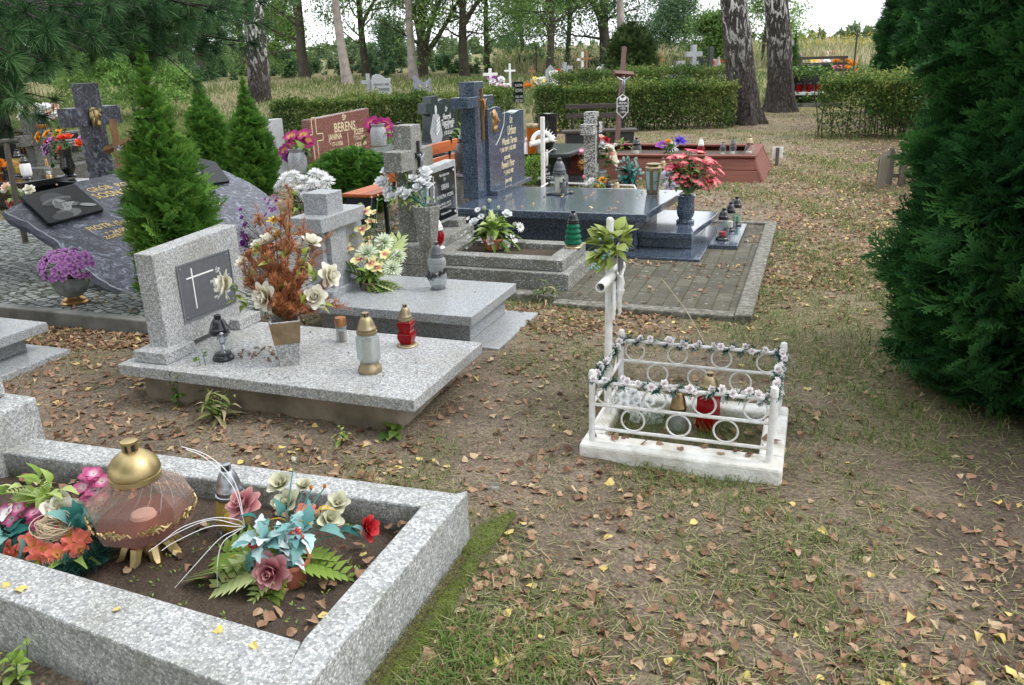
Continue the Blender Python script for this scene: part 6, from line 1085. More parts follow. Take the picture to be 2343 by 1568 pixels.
V = [(*sh(p, .995), 0) for p in P]+[(*sh(p, 1.0), -.008+rnd.gauss(0, .002)) for p in P]+[(*sh(p, 1.012), -.04+rnd.gauss(0, .008)) for p in P]+[(*sh(p, .97), -.11) for p in P]
mb.raw(V, [list(range(n))], None, 0)
if (P[1][0]-P[0][0])*(P[2][1]-P[1][1])-(P[1][1]-P[0][1])*(P[2][0]-P[1][0]) < 0: mb.f[0] = mb.f[0][::-1]
for k in range(3):
    for i in range(n): j = (i+1) % n; mb.f.append([k*n+i, k*n+j, (k+1)*n+j, (k+1)*n+i]); mb.m.append(1 if k == 0 else 2)
mb.f.append([3*n+i for i in range(n)]); mb.m.append(2)
sl = mb.obj('slab', [MAR, CHIP, simple('rough_blue_edge', (.11, .115, .15), .8, 0, .5, 12, .9, 25)], g, smooth=False); sl.matrix_local = MP
blk('rear_support', -5.9, -5.5, 5.3, 6.4, -.02, .33, MAR, g)
DKP = simple('black_plaque', (.010, .012, .013), .5, 0, .2, 20); DKP.node_tree.nodes['Principled BSDF'].inputs['Specular IOR Level'].default_value = .2
def plaque(pts, nm):
    Q_ = [inplane(*q) for q in pts]; R_ = []
    for i in range(len(Q_)):
        a, b_, c = Q_[i-1], Q_[i], Q_[(i+1) % len(Q_)]; 
        for f in (.12, .03): R_.append((b_[0]+(a[0]-b_[0])*f, b_[1]+(a[1]-b_[1])*f))
        for f in (.03, .12): R_.append((b_[0]+(c[0]-b_[0])*f, b_[1]+(c[1]-b_[1])*f))
    if sum(R_[i-1][0]*R_[i][1]-R_[i][0]*R_[i-1][1] for i in range(len(R_))) < 0: R_ = R_[::-1]
    m_ = MB().prism(R_, .001, .03); o = m_.obj(nm, DKP, g, smooth=False, bev=.004); o.matrix_local = MP; return o, Q_
pq, Qp = plaque([(45, 456), (170, 428), (238, 486), (112, 520)], 'portrait_plaque')
# engraved portrait: a figure in a brimmed helmet with a raised hand
TN = [simple('engraving_%s' % n_, c_, .55, 0, .35, 60) for n_, c_ in (('dark', (.035, .038, .04)), ('mid', (.13, .135, .135)), ('light', (.33, .335, .33)))]
ex = Vector((Qp[2][0]-Qp[3][0], Qp[2][1]-Qp[3][1])); ey = Vector((Qp[0][0]-Qp[3][0], Qp[0][1]-Qp[3][1])); oq = Vector(Qp[3])
mb = MB()
def ell(cx0, cy0, rx, ry, m, z, rot=0, a0=0, a1=6.283):
    F_ = []; 
    for i in range(22): a = a0+(a1-a0)*i/22; x = cx0+rx*math.cos(a)*math.cos(rot)-ry*math.sin(a)*math.sin(rot); y = cy0+rx*math.cos(a)*math.sin(rot)+ry*math.sin(a)*math.cos(rot); q = oq+ex*x+ey*y; F_.append((q.x, q.y, .0305+z*.0004))
    mb.raw(F_, [list(range(22))], None, m)
ell(.42, .62, .22, .28, 0, 1, .1, .0, 3.3); ell(.44, .60, .27, .10, 1, 2, .12); ell(.43, .56, .25, .075, 0, 3, .12); ell(.45, .44, .12, .21, 2, 4, .15); ell(.40, .46, .05, .16, 1, 5); ell(.46, .50, .03, .02, 0, 6); ell(.52, .51, .025, .018, 0, 6); ell(.50, .34, .04, .018, 1, 6); ell(.49, .42, .02, .04, 1, 6); ell(.33, .42, .03, .06, 1, 5)
ell(.42, .16, .22, .14, 1, 3); ell(.30, .12, .18, .12, 0, 4); ell(.62, .40, .07, .07, 2, 7, .4); ell(.66, .37, .075, .05, 1, 8, .3); ell(.80, .28, .16, .055, 1, 6, -.5); ell(.83, .25, .14, .045, 2, 7, -.5); ell(.70, .34, .025, .05, 0, 9, -.4); ell(.58, .46, .03, .018, 2, 9, .7); ell(.60, .43, .035, .016, 2, 9, .5)
o = mb.obj('engraved_portrait', TN, pq, smooth=False)
plaque([(455, 368), (492, 376), (525, 420), (470, 428)], 'second_plaque')
def ptext(s, u, v, size, shear=0, sx=1): x, y = inplane(u, v); return text(s, size, GTXT, sl, Matrix.Translation((x, y, .002)), 'LEFT', shear, .001, sx=sx)
ptext('GRÓB  RODZINNY', 200, 438, .105, 0, .95); ptext('SOSNOWSKICH', 215, 452, .135, 0, .9); ptext('PIOTR (Sosna)', 201, 527, .10, 0, .9); ptext('* 24.05.1970', 243, 536, .075); ptext('ZGINĄŁ TRAGICZNIE', 240, 546, .065); ptext('JAN', 468, 458, .09); ptext('* 1.06.1951', 462, 476, .06)
# its cross
b = vw(234, 402, 8.3); g2 = thing('marbled_cross', 'tall marbled blue granite cross with a gold head of Christ behind the slab', 'cross', (b.x, b.y, 0))
X0 = b.x+.07
def Lz(u, v): y, z = FX(X0, u, v); return (y-b.y, z)
yT, zT = Lz(218, 190); yL, z1 = Lz(157, 250); yR, z2 = Lz(272, 240); z3 = Lz(215, 288)[1]; w = .095
zc = (z1+z2)/2-.0; blk('post', -.085, .07, -w, w, -.05, zT, MAR, g2); blk('arm', -.09, .074, yL, yR, z3, zc, MAR, g2)
mb = MB(); mb.ball((0, 0, 0), (.025, .062, .085), 14, 8); mb.ball((.018, .012, .005), (.022, .04, .06), 12, 7); mb.tube([(.03, .03, .03), (.044, .04, .0), (.032, .035, -.018)], [.006, .012, .007], 6); mb.tube([(.02, -.03, -.02), (.02, -.045, -.06), (.012, -.03, -.10)], [.018, .02, .012], 7); mb.tube([(.02, .02, -.05), (.018, .015, -.085), (.008, .0, -.11)], [.03, .034, .012], 8)
for i in range(9): mb.tube([(.02+.012*math.sin(i), -.06+.014*i, .052-.002*i), (.03, -.05+.014*i, .065), (.02, -.04+.014*i, .05)], .005, 5)
y, z = Lz(213, 265); mb.obj('relief_head', GOLD, g2).location = (.08, y, z)
# cobbles and their kerb
def cobble():
    m, nt, b = new('cobbles'); tc = nt.nodes.new('ShaderNodeTexCoord').outputs['Object']; L = nt.links; mp = nt.nodes.new('ShaderNodeMapping'); mp.inputs['Scale'].default_value = (1, 1.25, 0); mp.inputs['Rotation'].default_value = (0, 0, .35); L.new(tc, mp.inputs[0])
    e = voro(nt, 13, 'DISTANCE_TO_EDGE', mp.outputs[0], .55); c1 = voro(nt, 13, 'F1', mp.outputs[0], .55); sp = nt.nodes.new('ShaderNodeSeparateColor'); L.new(c1.outputs['Color'], sp.inputs[0])
    r = ramp(nt, [(0, '6a706f'), (1, 'a3a8a4')]); L.new(sp.outputs[0], r.inputs[0]); er = ramp(nt, [(.04, (0, 0, 0)), (.12, (1, 1, 1))]); L.new(e.outputs['Distance'], er.inputs[0])
    mo = ramp(nt, [(.4, '2a2a24'), (.6, '2f3a1a')]); L.new(noise(nt, 4, 4, .6, tc), mo.inputs[0]); c = mixc(nt, er.outputs[0], mo.outputs[0], mixc(nt, .5, r.outputs[0], (lambda q: (L.new(noise(nt, 40, 5, .7, tc), q.inputs[0]), q.outputs[0])[1])(ramp(nt, [(.3, (.55, .55, .55)), (.7, (1.1, 1.1, 1.1))])), 'MULTIPLY'))
    L.new(c, b.inputs['Base Color']); b.inputs['Roughness'].default_value = .85; bump(nt, b, er.outputs[0], .8, .015); return m
COB = cobble(); g = thing('cobbled_border', 'grey granite cobbles behind a smooth concrete kerb around the marbled monument', 'paving')
blk('cobbles', -9.5, -3.5, 3.965, 6.6, -.05, .085, COB, g, 0); blk('kerb', -9.5, -3.48, 3.88, 3.963, -.06, .10, CONG, g, .01)
n = 26; x = rng.uniform(-6.2, -3.6, n); y = rng.uniform(4.0, 4.5, n); o = litter('fallen_leaves', x, y, np.full(n, .088), None, (0, 1), (.035, .055), .006); tag(o, 'rusty leaves lying on the granite cobbles', 'leaves')
g = thing('cobbled_patch', 'worn cobble patch under the orange bench', 'paving'); blk('cobbles', -4.4, -3.2, 6.3, 8.6, -.05, .012, COB, g, 0)
b = at(172, 694, .085); t = thing('flower_pot', 'lilac primroses in a grey urn with a bronze foot on the cobbles', 'flowers', b)
MB().lathe([(.085, 0), (.09, .012), (.075, .022), (.078, .034), (.06, .045), (.055, .055)], 24).obj('foot', BRZ, t); MB().lathe([(.055, .055), (.10, .09), (.125, .15), (.135, .20), (.12, .20), (.1, .18), (.001, .18)], 24, caps=False).obj('urn', simple('mottled_grey', (.20, .215, .205), .7, 0, .45, 14, .6, 30), t)
fl = []
for i in range(150):
    d = Vector((rnd.gauss(0, 1), rnd.gauss(0, 1), rnd.gauss(.35, .7))).normalized(); p = Vector((d.x*.17, d.y*.17, .27+d.z*.11)); 
    if d.dot(VIEW) < -.35: continue
    fl.append((p, d))
for p, d in fl: child('floret', FL['li'][1], t, zframe(p*1, d+VIEW*.3+Vector((rnd.gauss(0, .2), rnd.gauss(0, .2), .2)), rnd.uniform(0, 6), rnd.uniform(.026, .034)))
foliage(t, 'leaves', GLF, LEAFB, puff((0, 0, .24), .13, 120, (.04, .07), .0))
g = grave('granite_grave', 'corner of a grey granite grave slab cut off by the left edge of the photo', 0, 0)
P4 = [at(112, 748, .19), at(-60, 795, .19)]
c = at(108, 737, .20); blk('base_step', -7.0, c.x+.12, 2.62, c.y+.02, -.04, .03, GR, g); blk('plinth', -7, c.x-.12, 2.7, c.y-.08, .031, .14, GR, g); blk('slab', -7, c.x, 2.6, c.y, .141, .20, GR, g, .006)
# ================================================================== black grave far left
p = at(-40, 520, .0); b = vw(150, 470, 9.2); g = grave('black_grave', 'black polished grave slab behind the marbled monument at the left edge', 0, 0)
zb = .38; A1 = at(54, 419, zb); B1 = at(151, 402, zb); xe = (A1.x+B1.x)/2; y0_, y1_ = A1.y, B1.y; A1.x = xe; blk('slab', xe-3.0, xe, y0_, y1_, .30, zb, BLK, g, .006); blk('plinth', xe-2.9, xe-.12, y0_+.1, y1_-.1, -.03, .299, BLK, g)
blk('side_slab', xe+.002, xe+.36, y0_+.5, y1_+.15, .27, .33, BLK, g, .004); blk('side_plinth', xe-.1, xe+.28, y0_+.55, y1_+.1, -.03, .269, BLK, g)
hx = xe-1.5; yz([(y0_+.1, .381), (y0_+1.25, .381), (y0_+1.25, 1.12), (y0_+.8, 1.2), (y0_+.1, 1.08)], hx-.1, hx).obj('headstone', BLK, g, smooth=False); text('MARIA\nJÓZEF', .13, GTXT, g.children[-1], faceX(hx+.002, y0_+.7, .88))
def onz(u, v, z): return at(u, v, z)
b = onz(160, 405, zb-.05); t = thing('vase_arrangement', 'yellow sunflowers with red and lilac roses in a black stone vase', 'flowers', b)
MB().lathe([(.085, 0), (.09, .02), (.06, .04), (.09, .10), (.095, .14), (.07, .25), (.085, .36), (.075, .36), (.06, .33), (.001, .32)], 20, caps=False).obj('vase', BLK, t)
flowers(t, [('yg', 83, 310, 0, .07), ('yg', 86, 318, -.02, .06), ('yg', 105, 305, 0, .08), ('yg', 118, 315, -.02, .07), ('yg', 131, 303, .02, .07), ('yg', 138, 312, .03, .06), ('ro', 140, 317, -.03, .075), ('ro', 155, 315, -.02, .08), ('ro', 138, 343, -.06, .085), ('ro', 182, 328, 0, .075), ('lk', 116, 322, -.05, .06), ('lk', 103, 337, -.03, .065), ('lk', 106, 350, -.02, .065), ('rd', 108, 326, .03, .06), ('rd', 126, 308, .04, .05), ('lk', 185, 318, .03, .05)], (0, 0, .36), STEM)
foliage(t, 'leaves', GLF, LEAFB, [(pin(b, 140+rnd.gauss(0, 18), 345+rnd.gauss(0, 14), 0), (rnd.gauss(0, 1), rnd.gauss(0, 1), rnd.gauss(0, .7)), rnd.uniform(.07, .12), .15) for i in range(70)])
lantern('yellow glass lantern with a black cap on the black grave slab', onz(50, 402, zb), .34, .11, 'jar', 20, GLY, BKP, BKP, .5, .1, .68, WAX)
lantern('white lantern with a black cap in front of the yellow glass one', onz(64, 410, zb), .30, .065, 'hex', 6, WHT, BKP, BKP, .8, .12, .68, None)
lantern('little clear globe lantern with a bronze cap on the black grave slab', onz(113, 404, zb), .25, .045, 'jar', 16, GL, BRZ, BRZ, .5, .08, .55, WAX)
b = onz(22, 398, zb); t = thing('flower_pot', 'bright orange blooms at the left edge of the black slab', 'flowers', b); pot(t, .09, .1, BKP)
flowers(t, [('yo', 12+rnd.gauss(0, 12), 380+rnd.gauss(0, 7), rnd.gauss(0, .05), .06) for i in range(12)]+[('yo', 33, 380, 0, .07), ('yo', 28, 388, 0, .06)], (0, 0, .1), STEM)
b = vw(30, 448, 8.8); b.z = 0; t = thing('flower_arrangement', 'pale roses and a pink bud in a red pot in front of the black slab', 'flowers', b); zz = pin(b, 30, 455)[2]; MB().lathe([(.07, zz-.10), (.09, zz), (.08, zz), (.001, zz-.02)], 16, caps=False).obj('pot', simple('red_pot', (.24, .02, .03), .5, 0, .1), t); MB().box((0, 0, (zz-.1)/2), (.12, .12, zz-.102)).obj('stand', BLK, t, smooth=False, bev=.006)
flowers(t, [('rsal', 12, 428, 0, .06), ('pkb', 30, 422, 0, .045), ('rw', 66, 433, 0, .06), ('mg', 50, 440, 0, .05), ('mg', 42, 437, 0, .04), ('pkb', 32, 434, 0, .045), ('bg', 12, 440, 0, .05)], (0, 0, zz), STEM); foliage(t, 'leaves', GLF, LEAFB, puff((0, 0, zz+.02), .12, 30, (.06, .1), .2))
# wooden cross at far left edge, stone cross with plate, brown wooden cross
b = vw(28, 440, 7.6); b.z = 0; t = thing('wooden_cross', 'rough grey wooden cross leaning at the left edge before the black headstone', 'cross', b); q0 = pin(b, 14, 330); q1 = pin(b, 34, 445); MB().tube([(q1.x*1, q1.y, 0), q1, q0], [.03, .028, .026], 8, wob=.1).obj('post', WGR, t); MB().tube([pin(b, -30, 336), pin(b, 10, 325), pin(b, 42, 322)], [.03, .03, .02], 8, wob=.1).obj('arm', WGR, t)
b = vw(100, 405, 13.2); b.z = 0; t = grave('stone_cross_grave', 'old grey stone cross grave with a dark framed plate behind the flowers', b.x, b.y); hz_ = ztop(b, 260); TZK = chips('dark_weathered_terrazzo', [(0, '2c2c29'), (.5, '4a4a46'), (1, '74746f')], 95, .85)

blk('cross', -.09, .09, -.13, .13, 0, hz_, TZK, t); y0_, z0_ = FX(b.x, 95, 300); y1_, z1_ = FX(b.x, 190, 297); blk('cross_arm', -.095, .095, -.35, y1_-b.y, z1_-.16, z1_, TZK, t, .006); blk('headstone', -.1, .09, .14, y1_-b.y-.02, .25, z1_-.162, TZK, t)
ya, za = FX(b.x+.1, 140, 308); yb, zb_ = FX(b.x+.1, 186, 345); pl = blk('plate', .092, .10, ya-b.y, yb-b.y, zb_, za, BLK, t, .002); text('MARIANNA\nNOWICKA\n1921-1988', .045, STXT, pl, faceX(.1015, (ya+yb)/2-b.y, (za+zb_)/2))
blk('base', -.25, .5, -.3, y1_-b.y+.1, -.02, .24, TZK, t)
lantern('dark lantern with an orange band hanging on the stone cross', vw(101, 310, 12.9), .30, .07, 'jar', 14, GLO, BKP, BKP, .8, .35, .6, None)
b = vw(280, 400, 7.9); b.z = 0; t = thing('wooden_cross', 'brown wooden cross with a small silver figure beside the marbled cross', 'cross', b); mb = MB(); mb.tube([(0, 0, -.05), pin(b, 276, 385), pin(b, 266, 325), pin(b, 257, 275)], [.05, .05, .05, .045], 4); mb.obj('post', WBR, t, smooth=False); MB().tube([pin(b, 240, 345), pin(b, 268, 335), pin(b, 300, 322)], .038, 4).obj('arm', WBR, t, smooth=False); q = pin(b, 271, 345, -.08); corpus(.22, SIL, t, Matrix.Translation(q) @ Matrix.Rotation(.5, 4, 'Z'))
p = atD(70, 15.5); t = thing('mesh_fence', 'rusty wire mesh fence panel heaped with withered brown hedge at the far left', 'fence', p, .15)
mb = MB()
for i in range(34): mb.box((-2.4+i*.08, 0, .75), (.008, .008, 1.3))
mb.obj('wires', simple('rusty_wire', (.10, .07, .05), .8, .3, .3), t, smooth=False); MB().box((-1.05, 0, .62), (2.8, .05, .05)).box((-1.05, 0, .06), (2.8, .05, .06)).obj('rails', WGR, t, smooth=False)
n = 5000; Pp = np.stack([rng.uniform(-2.4, .3, n), rng.uniform(.05, .4, n), rng.uniform(0, .62, n)], -1); npobj('withered_hedge', cards(Pp, (.04, .09), LEAF1, .3, .15), tcol('withered_leaf', [(0, (.03, .015, .01)), (1, (.12, .05, .035))], .1), t)
b = atD(95, 17); t = thing('flower_heap', 'heap of white and pink flowers seen through the mesh fence', 'flowers', b); flowers(t, [(rnd.choice(('rg', 'rpw', 'rpw', 'mgp', 'rsal')), 75+rnd.uniform(-35, 55), 252+rnd.uniform(-12, 16), 0, .09) for i in range(26)], (0, 0, .2), STEM)
# ================================================================== red granite grave and its vases
b = Vector((-7.0, 10.55, 0)); g = grave('red_granite_grave', 'wide red granite headstone with an outlined cross behind the thuja ball', 0, 0)
P = [FX(-7.0, 707, 275), FX(-7.0, 843, 248)]; y0_, z0_ = P[0]; y1_, z1_ = P[1]
hs = yz([(y0_, .1), (y1_, .1), (y1_, z1_), (y0_, z0_)], -7.14, -7.0).obj('headstone', RED, g, smooth=False, bev=.006); blk('base', -7.3, -5.6, y0_-.1, y1_+.1, -.03, .099, RED, g)
def rtext(s, u, v, size, sx=1, m=PTXT): y, z = FX(-6.998, u, v); text(s, size, m, hs, faceX(-6.998, y, z), sx=sx, bold=.002)
rtext('ŚP', 787, 270, .11); rtext('BERENS', 789, 291, .20, .95); rtext('JANINA', 767, 314, .125, .9); rtext('JÓZEF', 821, 302, .125, .9); rtext('* 17-1-1926', 770, 330, .09, .85); rtext('* 17-1-1921', 822, 316, .09, .85); rtext('† 19-1-1992', 775, 345, .09, .85); rtext('† 22-2-1990', 825, 330, .09, .85)
y, z = FX(-6.998, 722, 330); mb = MB()
def outline(a, b_, wl): 
    (ya, za), (yb, zb2) = a, b_; mb.box((-6.998, (ya+yb)/2, (za+zb2)/2), (.004, abs(ya-yb)+wl, abs(za-zb2)+wl))
cw = .055; hh_ = [(y-cw, .2), (y+cw, .2), (y+cw, z+.04), (y+.22, z+.04), (y+.22, z+.14), (y+cw, z+.14), (y+cw, z+.38), (y-cw, z+.38), (y-cw, z+.14), (y-.22, z+.14), (y-.22, z+.04), (y-cw, z+.04)]
for i in range(12): outline(hh_[i], hh_[(i+1) % 12], .014)
mb.obj('cross_outline', PTXT, hs, smooth=False); yq, zq = FX(-6.998, 797, 325); MB().box((-6.998, yq, zq-.1), (.003, .012, .5)).obj('divider', PTXT, hs, smooth=False)
def whitevase(label, u, v, D, fls, vt):
    b = vw(u, v, D); b.z = max(0.0, b.z-.0); t = thing('vase_arrangement', label, 'flowers', b); MB().lathe([(.09, 0), (.11, .02), (.11, .20), (.085, .26), (.10, .30), (.085, .30), (.001, .28)], 20, caps=False).obj('vase', GR, t)
    flowers(t, fls, (0, 0, .3), STEM); foliage(t, 'leaves', GLF, LEAFB, [(pin(b, u+rnd.gauss(0, 14), vt+rnd.gauss(0, 8), rnd.gauss(0, .05)), (rnd.gauss(0, 1), rnd.gauss(0, 1), rnd.gauss(-.2, .6)), rnd.uniform(.10, .16), .6) for i in range(22)]); return t
whitevase('magenta amaryllis in a pale granite vase left of the red headstone', 684, 400, 9.6, [('mgt', 665, 312, 0, .11), ('mgt', 693, 308, 0, .12), ('mgt', 660, 335, -.03, .12), ('mgt', 700, 328, -.02, .10), ('mgt', 675, 322, -.04, .11), ('mgt', 650, 345, 0, .09), ('vi', 655, 358, 0, .08), ('vi', 663, 366, 0, .07), ('mgt', 705, 320, 0, .08)], 348)
whitevase('magenta amaryllis in a pale vase right of the red headstone', 868, 336, 11.0, [('mgt', 852, 284, 0, .13), ('mgt', 866, 290, -.03, .12), ('mgt', 880, 286, 0, .13), ('mgt', 884, 298, 0, .11), ('mgt', 858, 298, -.03, .11)], 312)
blk_ = thing('grey_gravestone', 'edge of a small grey gravestone behind the magenta vase', 'gravestone', (*at(632, 420)[:2], 0)); MB().box((0, 0, .45), (.12, .5, .95)).obj('stone', LGR, blk_, smooth=False, bev=.006); MB().box((.1, 0, .06), (.5, .7, .12)).obj('foot', LGR, blk_, smooth=False, bev=.006)
lantern('black capped lantern behind the thick terrazzo cross', vw(915, 342, 10.5), .34, .10, 'jar', 18, GLK, BKP, BKP, .95, .1, .5, None)
# orange bench
b = at(862, 535); t = thing('bench', 'orange slatted bench with black metal legs between the thuja ball and thick cross', 'bench', b, 0)
for k in range(3): blk('seat_plank', -.22+.12*k, -.11+.12*k, -.25, 1.45, .405, .44, WOR, t, .008)
for k in range(2): MB().box((.27+.03*k, .6, .60+.16*k), (.03, 1.7, .12)).obj('back_plank', WOR, t, smooth=False, bev=.008)
blk('panel', -.19, .12, -.22, -.20, .10, .40, BKP, t, 0)
for y in (-.05, 1.25):
    for x in (-.18, .13): blk('leg', x, x+.035, y, y+.035, -.02, .40, BKP, t, .004)
    MB().tube([(.15, y+.018, .40), (.245, y+.018, .46), (.31, y+.018, .86)], .022, 6).obj('back_support', BKP, t)
# ================================================================== dark headstone with robe relief
g = grave('dark_gravestone', 'dark green granite headstone with a cross pillar and pale engraved robe', 0, 0); XT = -6.35
q = lambda u, v: FX(XT, u, v)
pl = [q(975, 240), q(975, 262), q(983, 265), q(980, 310), q(985, 345)]; 
P = [(q(983, 350)[0], .1), q(985, 262), (q(974, 262)[0], q(974, 262)[1]), q(974, 238), q(985, 236), q(985, 222), q(1001, 219), q(1002, 234), q(1012, 236), q(1012, 258), q(1003, 262), (q(1003, 350)[0], .1)]; P[1] = (P[1][0], P[1][1])
yz(P, XT-.16, XT).obj('cross_pillar', DGR, g, smooth=False, bev=.004)
P = [(q(1003, 300)[0]+.004, .1), (q(1003, 300)[0]+.004, q(1003, 236)[1])]+[q(u, v) for u, v in ((1008, 230), (1016, 226), (1024, 226), (1032, 231), (1040, 234), (1047, 233))]; P.append((P[-1][0], .1)); hs = yz(P, XT-.13, XT-.02).obj('headstone', DGR, g, smooth=False, bev=.004); blk('base', XT-.4, XT+1.6, 12.2, 14.6, -.03, .099, BLK, g)
P = [q(990, 262), q(1003, 262), q(1012, 310), q(1006, 350), q(992, 350), q(983, 305)]; P[3] = (P[3][0], .2); P[4] = (P[4][0], .2); rb = yz(P, XT+.001, XT+.008).obj('engraved_robe', LGR, g, smooth=False); mb = MB()
for k in range(4): a_, c_, d_ = q(990, 268+9*k), q(997, 280+10*k), q(1005, 268+9*k); mb.tube([(XT+.009, *a_), (XT+.011, *c_), (XT+.009, *d_)], .006, 4)
mb.ball((XT+.006, *q(996, 253)), (.006, .05, .09), 10, 6); mb.obj('folds', STXT, rb)
for s, u, v, sz in (('ŚP', 1017, 251, .11), ('Henryk', 1019, 267, .15), ('Topczewski', 1021, 280, .15), ('* 03 03 1944\n† 02 05 2022', 1023, 297, .10)): y, z = FX(XT-.018, u+3, v); text(s, sz, WTXT, hs, faceX(XT-.018, y, z), shear=.2, sx=.8)
b = vw(1058, 352, 12.6); b.z = max(b.z, .1); t = thing('flower_pot', 'red and white chrysanthemums with big leaves before the dark headstone', 'flowers', b); pot(t, .1, .12, BKP); flowers(t, [('mgp', 1050, 320, 0, .07), ('mgp', 1064, 318, 0, .07), ('rd', 1070, 325, 0, .06), ('ye', 1045, 322, 0, .06), ('rd', 1042, 332, 0, .05), ('mgp', 1058, 326, -.03, .07), ('bg', 1077, 305, 0, .07), ('rd', 1060, 312, 0, .05)], (0, 0, .12), STEM); foliage(t, 'leaves', GLF, LEAFB, puff((0, 0, .22), .16, 46, (.12, .2), .2))
T = lantern('big smoked glass lantern with a gold flame ornament left of the blue pillar', vw(1070, 404, 8.6), .52, .135, 'jar', 24, GLK, BKP, GRP, .66, .1, .68, None); mb = MB()
for s in (-1, 0, 1): mb.tube([(.1+.01*s, -.09+.03*s, .06), (.10, -.10+.035*s+.012, .14), (.105, -.10+.03*s-.014, .22), (.10, -.10+.02*s+.01, .30), (.095, -.095+.01*s, .36+.03*(s == 0))], [.018, .018, .015, .012, .003], 6)
mb.obj('flame_ornament', AGOLD, T); MB().lathe([(.16, -.42), (.16, 0)], 4, rot=.4).obj('pedestal', TZD, T, smooth=False)
t = thing('box_shrub', 'small bright box shrub between the headstone and the blue pillar', 'shrub', at(1060, 470)); npobj('foliage', cards(np.concatenate([rdir(900, .2)*[.17, .28, .17]*rng.uniform(.6, 1, (900, 1))+[0, 0, .2]]), (.02, .04), LEAF1, .75, .15, 1), tcol('box_leaves', [(0, (.05, .11, .02)), (.5, (.13, .25, .04)), (1, (.28, .42, .09))], .3), t); MB().tube([(0, 0, -.03), (0, .05, .2)], [.02, .01], 5).obj('stem', TWG, t)
t = thing('box_shrub', 'bright box shrub right of the gold lettered blue stone', 'shrub', at(1222, 425)); npobj('foliage', cards(rdir(1500, .2)*[.22, .3, .22]*rng.uniform(.6, 1, (1500, 1))+[0, 0, .22], (.025, .045), LEAF1, .7, .15, 1), bpy.data.materials['box_leaves'], t); MB().tube([(0, 0, -.03), (0, .05, .2)], [.02, .01], 5).obj('stem', TWG, t)
# ================================================================== small graves to the right of the blue one
b = at(1243, 437); t = thing('white_cross', 'white pipe cross with a spiky arch and black shield plate behind the blue granite grave', 'cross', b); zt = ztop(b, 268); MB().tube([(0, 0, -.03), (0, 0, zt)], .031, 12).obj('post', WHP, t); az = ztop(b, 322); az = pin(b, 1240, 322)[2]; MB().tube([pin(b, 1212, 331, 0), pin(b, 1268, 317, .1)], .035, 12).obj('arm', WHP, t)
mb = MB(); pts = [pin(b, 1240+22*math.sin(a), 325-22*math.cos(a), .05) for a in np.linspace(-1.5, 1.5, 14)]; mb.tube(pts, .03, 6)
for i in range(7, 14): d_ = (pts[i]-pts[i].lerp(pin(b, 1240, 325, .05), 1)).normalized(); mb.tube([pts[i], pts[i]+(pts[i]-pin(b, 1240, 325, .05)).normalized()*.07], [.016, .002], 4)
mb.obj('arch', WHP, t); sh_ = pin(b, 1248, 402, -.07); MB().prism([(-.055, -.12), (0, -.15), (.055, -.12), (.055, .14), (.02, .12), (-.02, .12), (-.055, .14)], -.006, .006, Matrix.Translation(sh_) @ Matrix.Rotation(-1.0, 4, 'Z') @ Matrix(((0, 0, 1, 0), (1, 0, 0, 0), (0, 1, 0, 0), (0, 0, 0, 1)))).obj('shield_plate', BKP, t, smooth=False)
text('ŚP\nADAM\nKRAWCZYK', .05, WTXT, t, Matrix.Translation(sh_) @ Matrix.Rotation(-1.0, 4, 'Z') @ faceX(.008, 0, .02), sx=.8); corpus(.3, WHP, t, Matrix.Translation(pin(b, 1250, 355, -.06)) @ Matrix.Rotation(.5, 4, 'Z'))
t = thing('wire_border', 'low white wire border with a row of hoops behind the blue granite slab', 'fence'); A_ = at(1212, 446, .1); B_ = at(1462, 447, .1); mb = MB().tube([A_, B_], .012, 6).tube([A_, at(1255, 418, .1), at(1450, 425, .1), B_], .012, 6).tube([at(1290, 432, .18), at(1452, 434, .18)], .01, 6); mb.obj('rails', WHP, t); mb = MB()
for k in range(16): p = A_.lerp(B_, .25+.72*k/15); mb.tube([p+Vector((0, .02, -.1)), p+Vector((.03, .02, .06)), p+Vector((.07, .02, .06)), p+Vector((.09, .02, -.1))], .008, 5)
mb.obj('hoops', WGR, t)
b = at(1352, 426); t = thing('stone_cross', 'small speckled terrazzo cross with a thin black crucifix behind the big glass lantern', 'cross', b); SPK = chips('speckled_terrazzo', [(0, '3a3a38'), (.45, '6a6a67'), (.6, 'a5a5a2'), (1, 'c6c6c2')], 90, .7); zt = ztop(b, 256); blk('post', -.08, .08, -.09, .09, -.03, zt, SPK, t); y_, z_ = pin(b, 1350, 290)[1], pin(b, 1350, 292)[2]; blk('arm', -.085, .085, -.26, .26, z_-.06, z_+.075, SPK, t); yz([(-.012, z_-.45), (.012, z_-.45), (.012, z_+.16), (-.012, z_+.16)], .088, .10).obj('crucifix', BKP, t, smooth=False); MB().box((.094, 0, z_+.04), (.012, .14, .02)).obj('crucifix_arm', BKP, t, smooth=False); blk('foot', -.14, .16, -.14, .14, -.03, .05, SPK, t)
b = at(1368, 424); t = thing('flower_pot', 'white and cream roses in a grey bucket beside the speckled cross', 'flowers', b); pot(t, .11, .2, GPOT, .8); flowers(t, [('rpw', 1378, 330, 0, .08), ('rd', 1385, 322, .02, .07), ('rsal', 1372, 316, .05, .08), ('rc', 1395, 340, .02, .08), ('rsal', 1400, 352, 0, .08), ('rc', 1403, 368, -.03, .09), ('rsal', 1398, 345, 0, .06), ('rd', 1368, 320, 0, .05)], (0, 0, .2), STEM); foliage(t, 'leaves', GLF, LEAFB, [(pin(b, 1378+rnd.gauss(0, 10), 362+rnd.gauss(0, 18), 0), (rnd.gauss(0, 1), rnd.gauss(0, 1), rnd.gauss(0, .6)), rnd.uniform(.08, .12), .3) for i in range(46)])
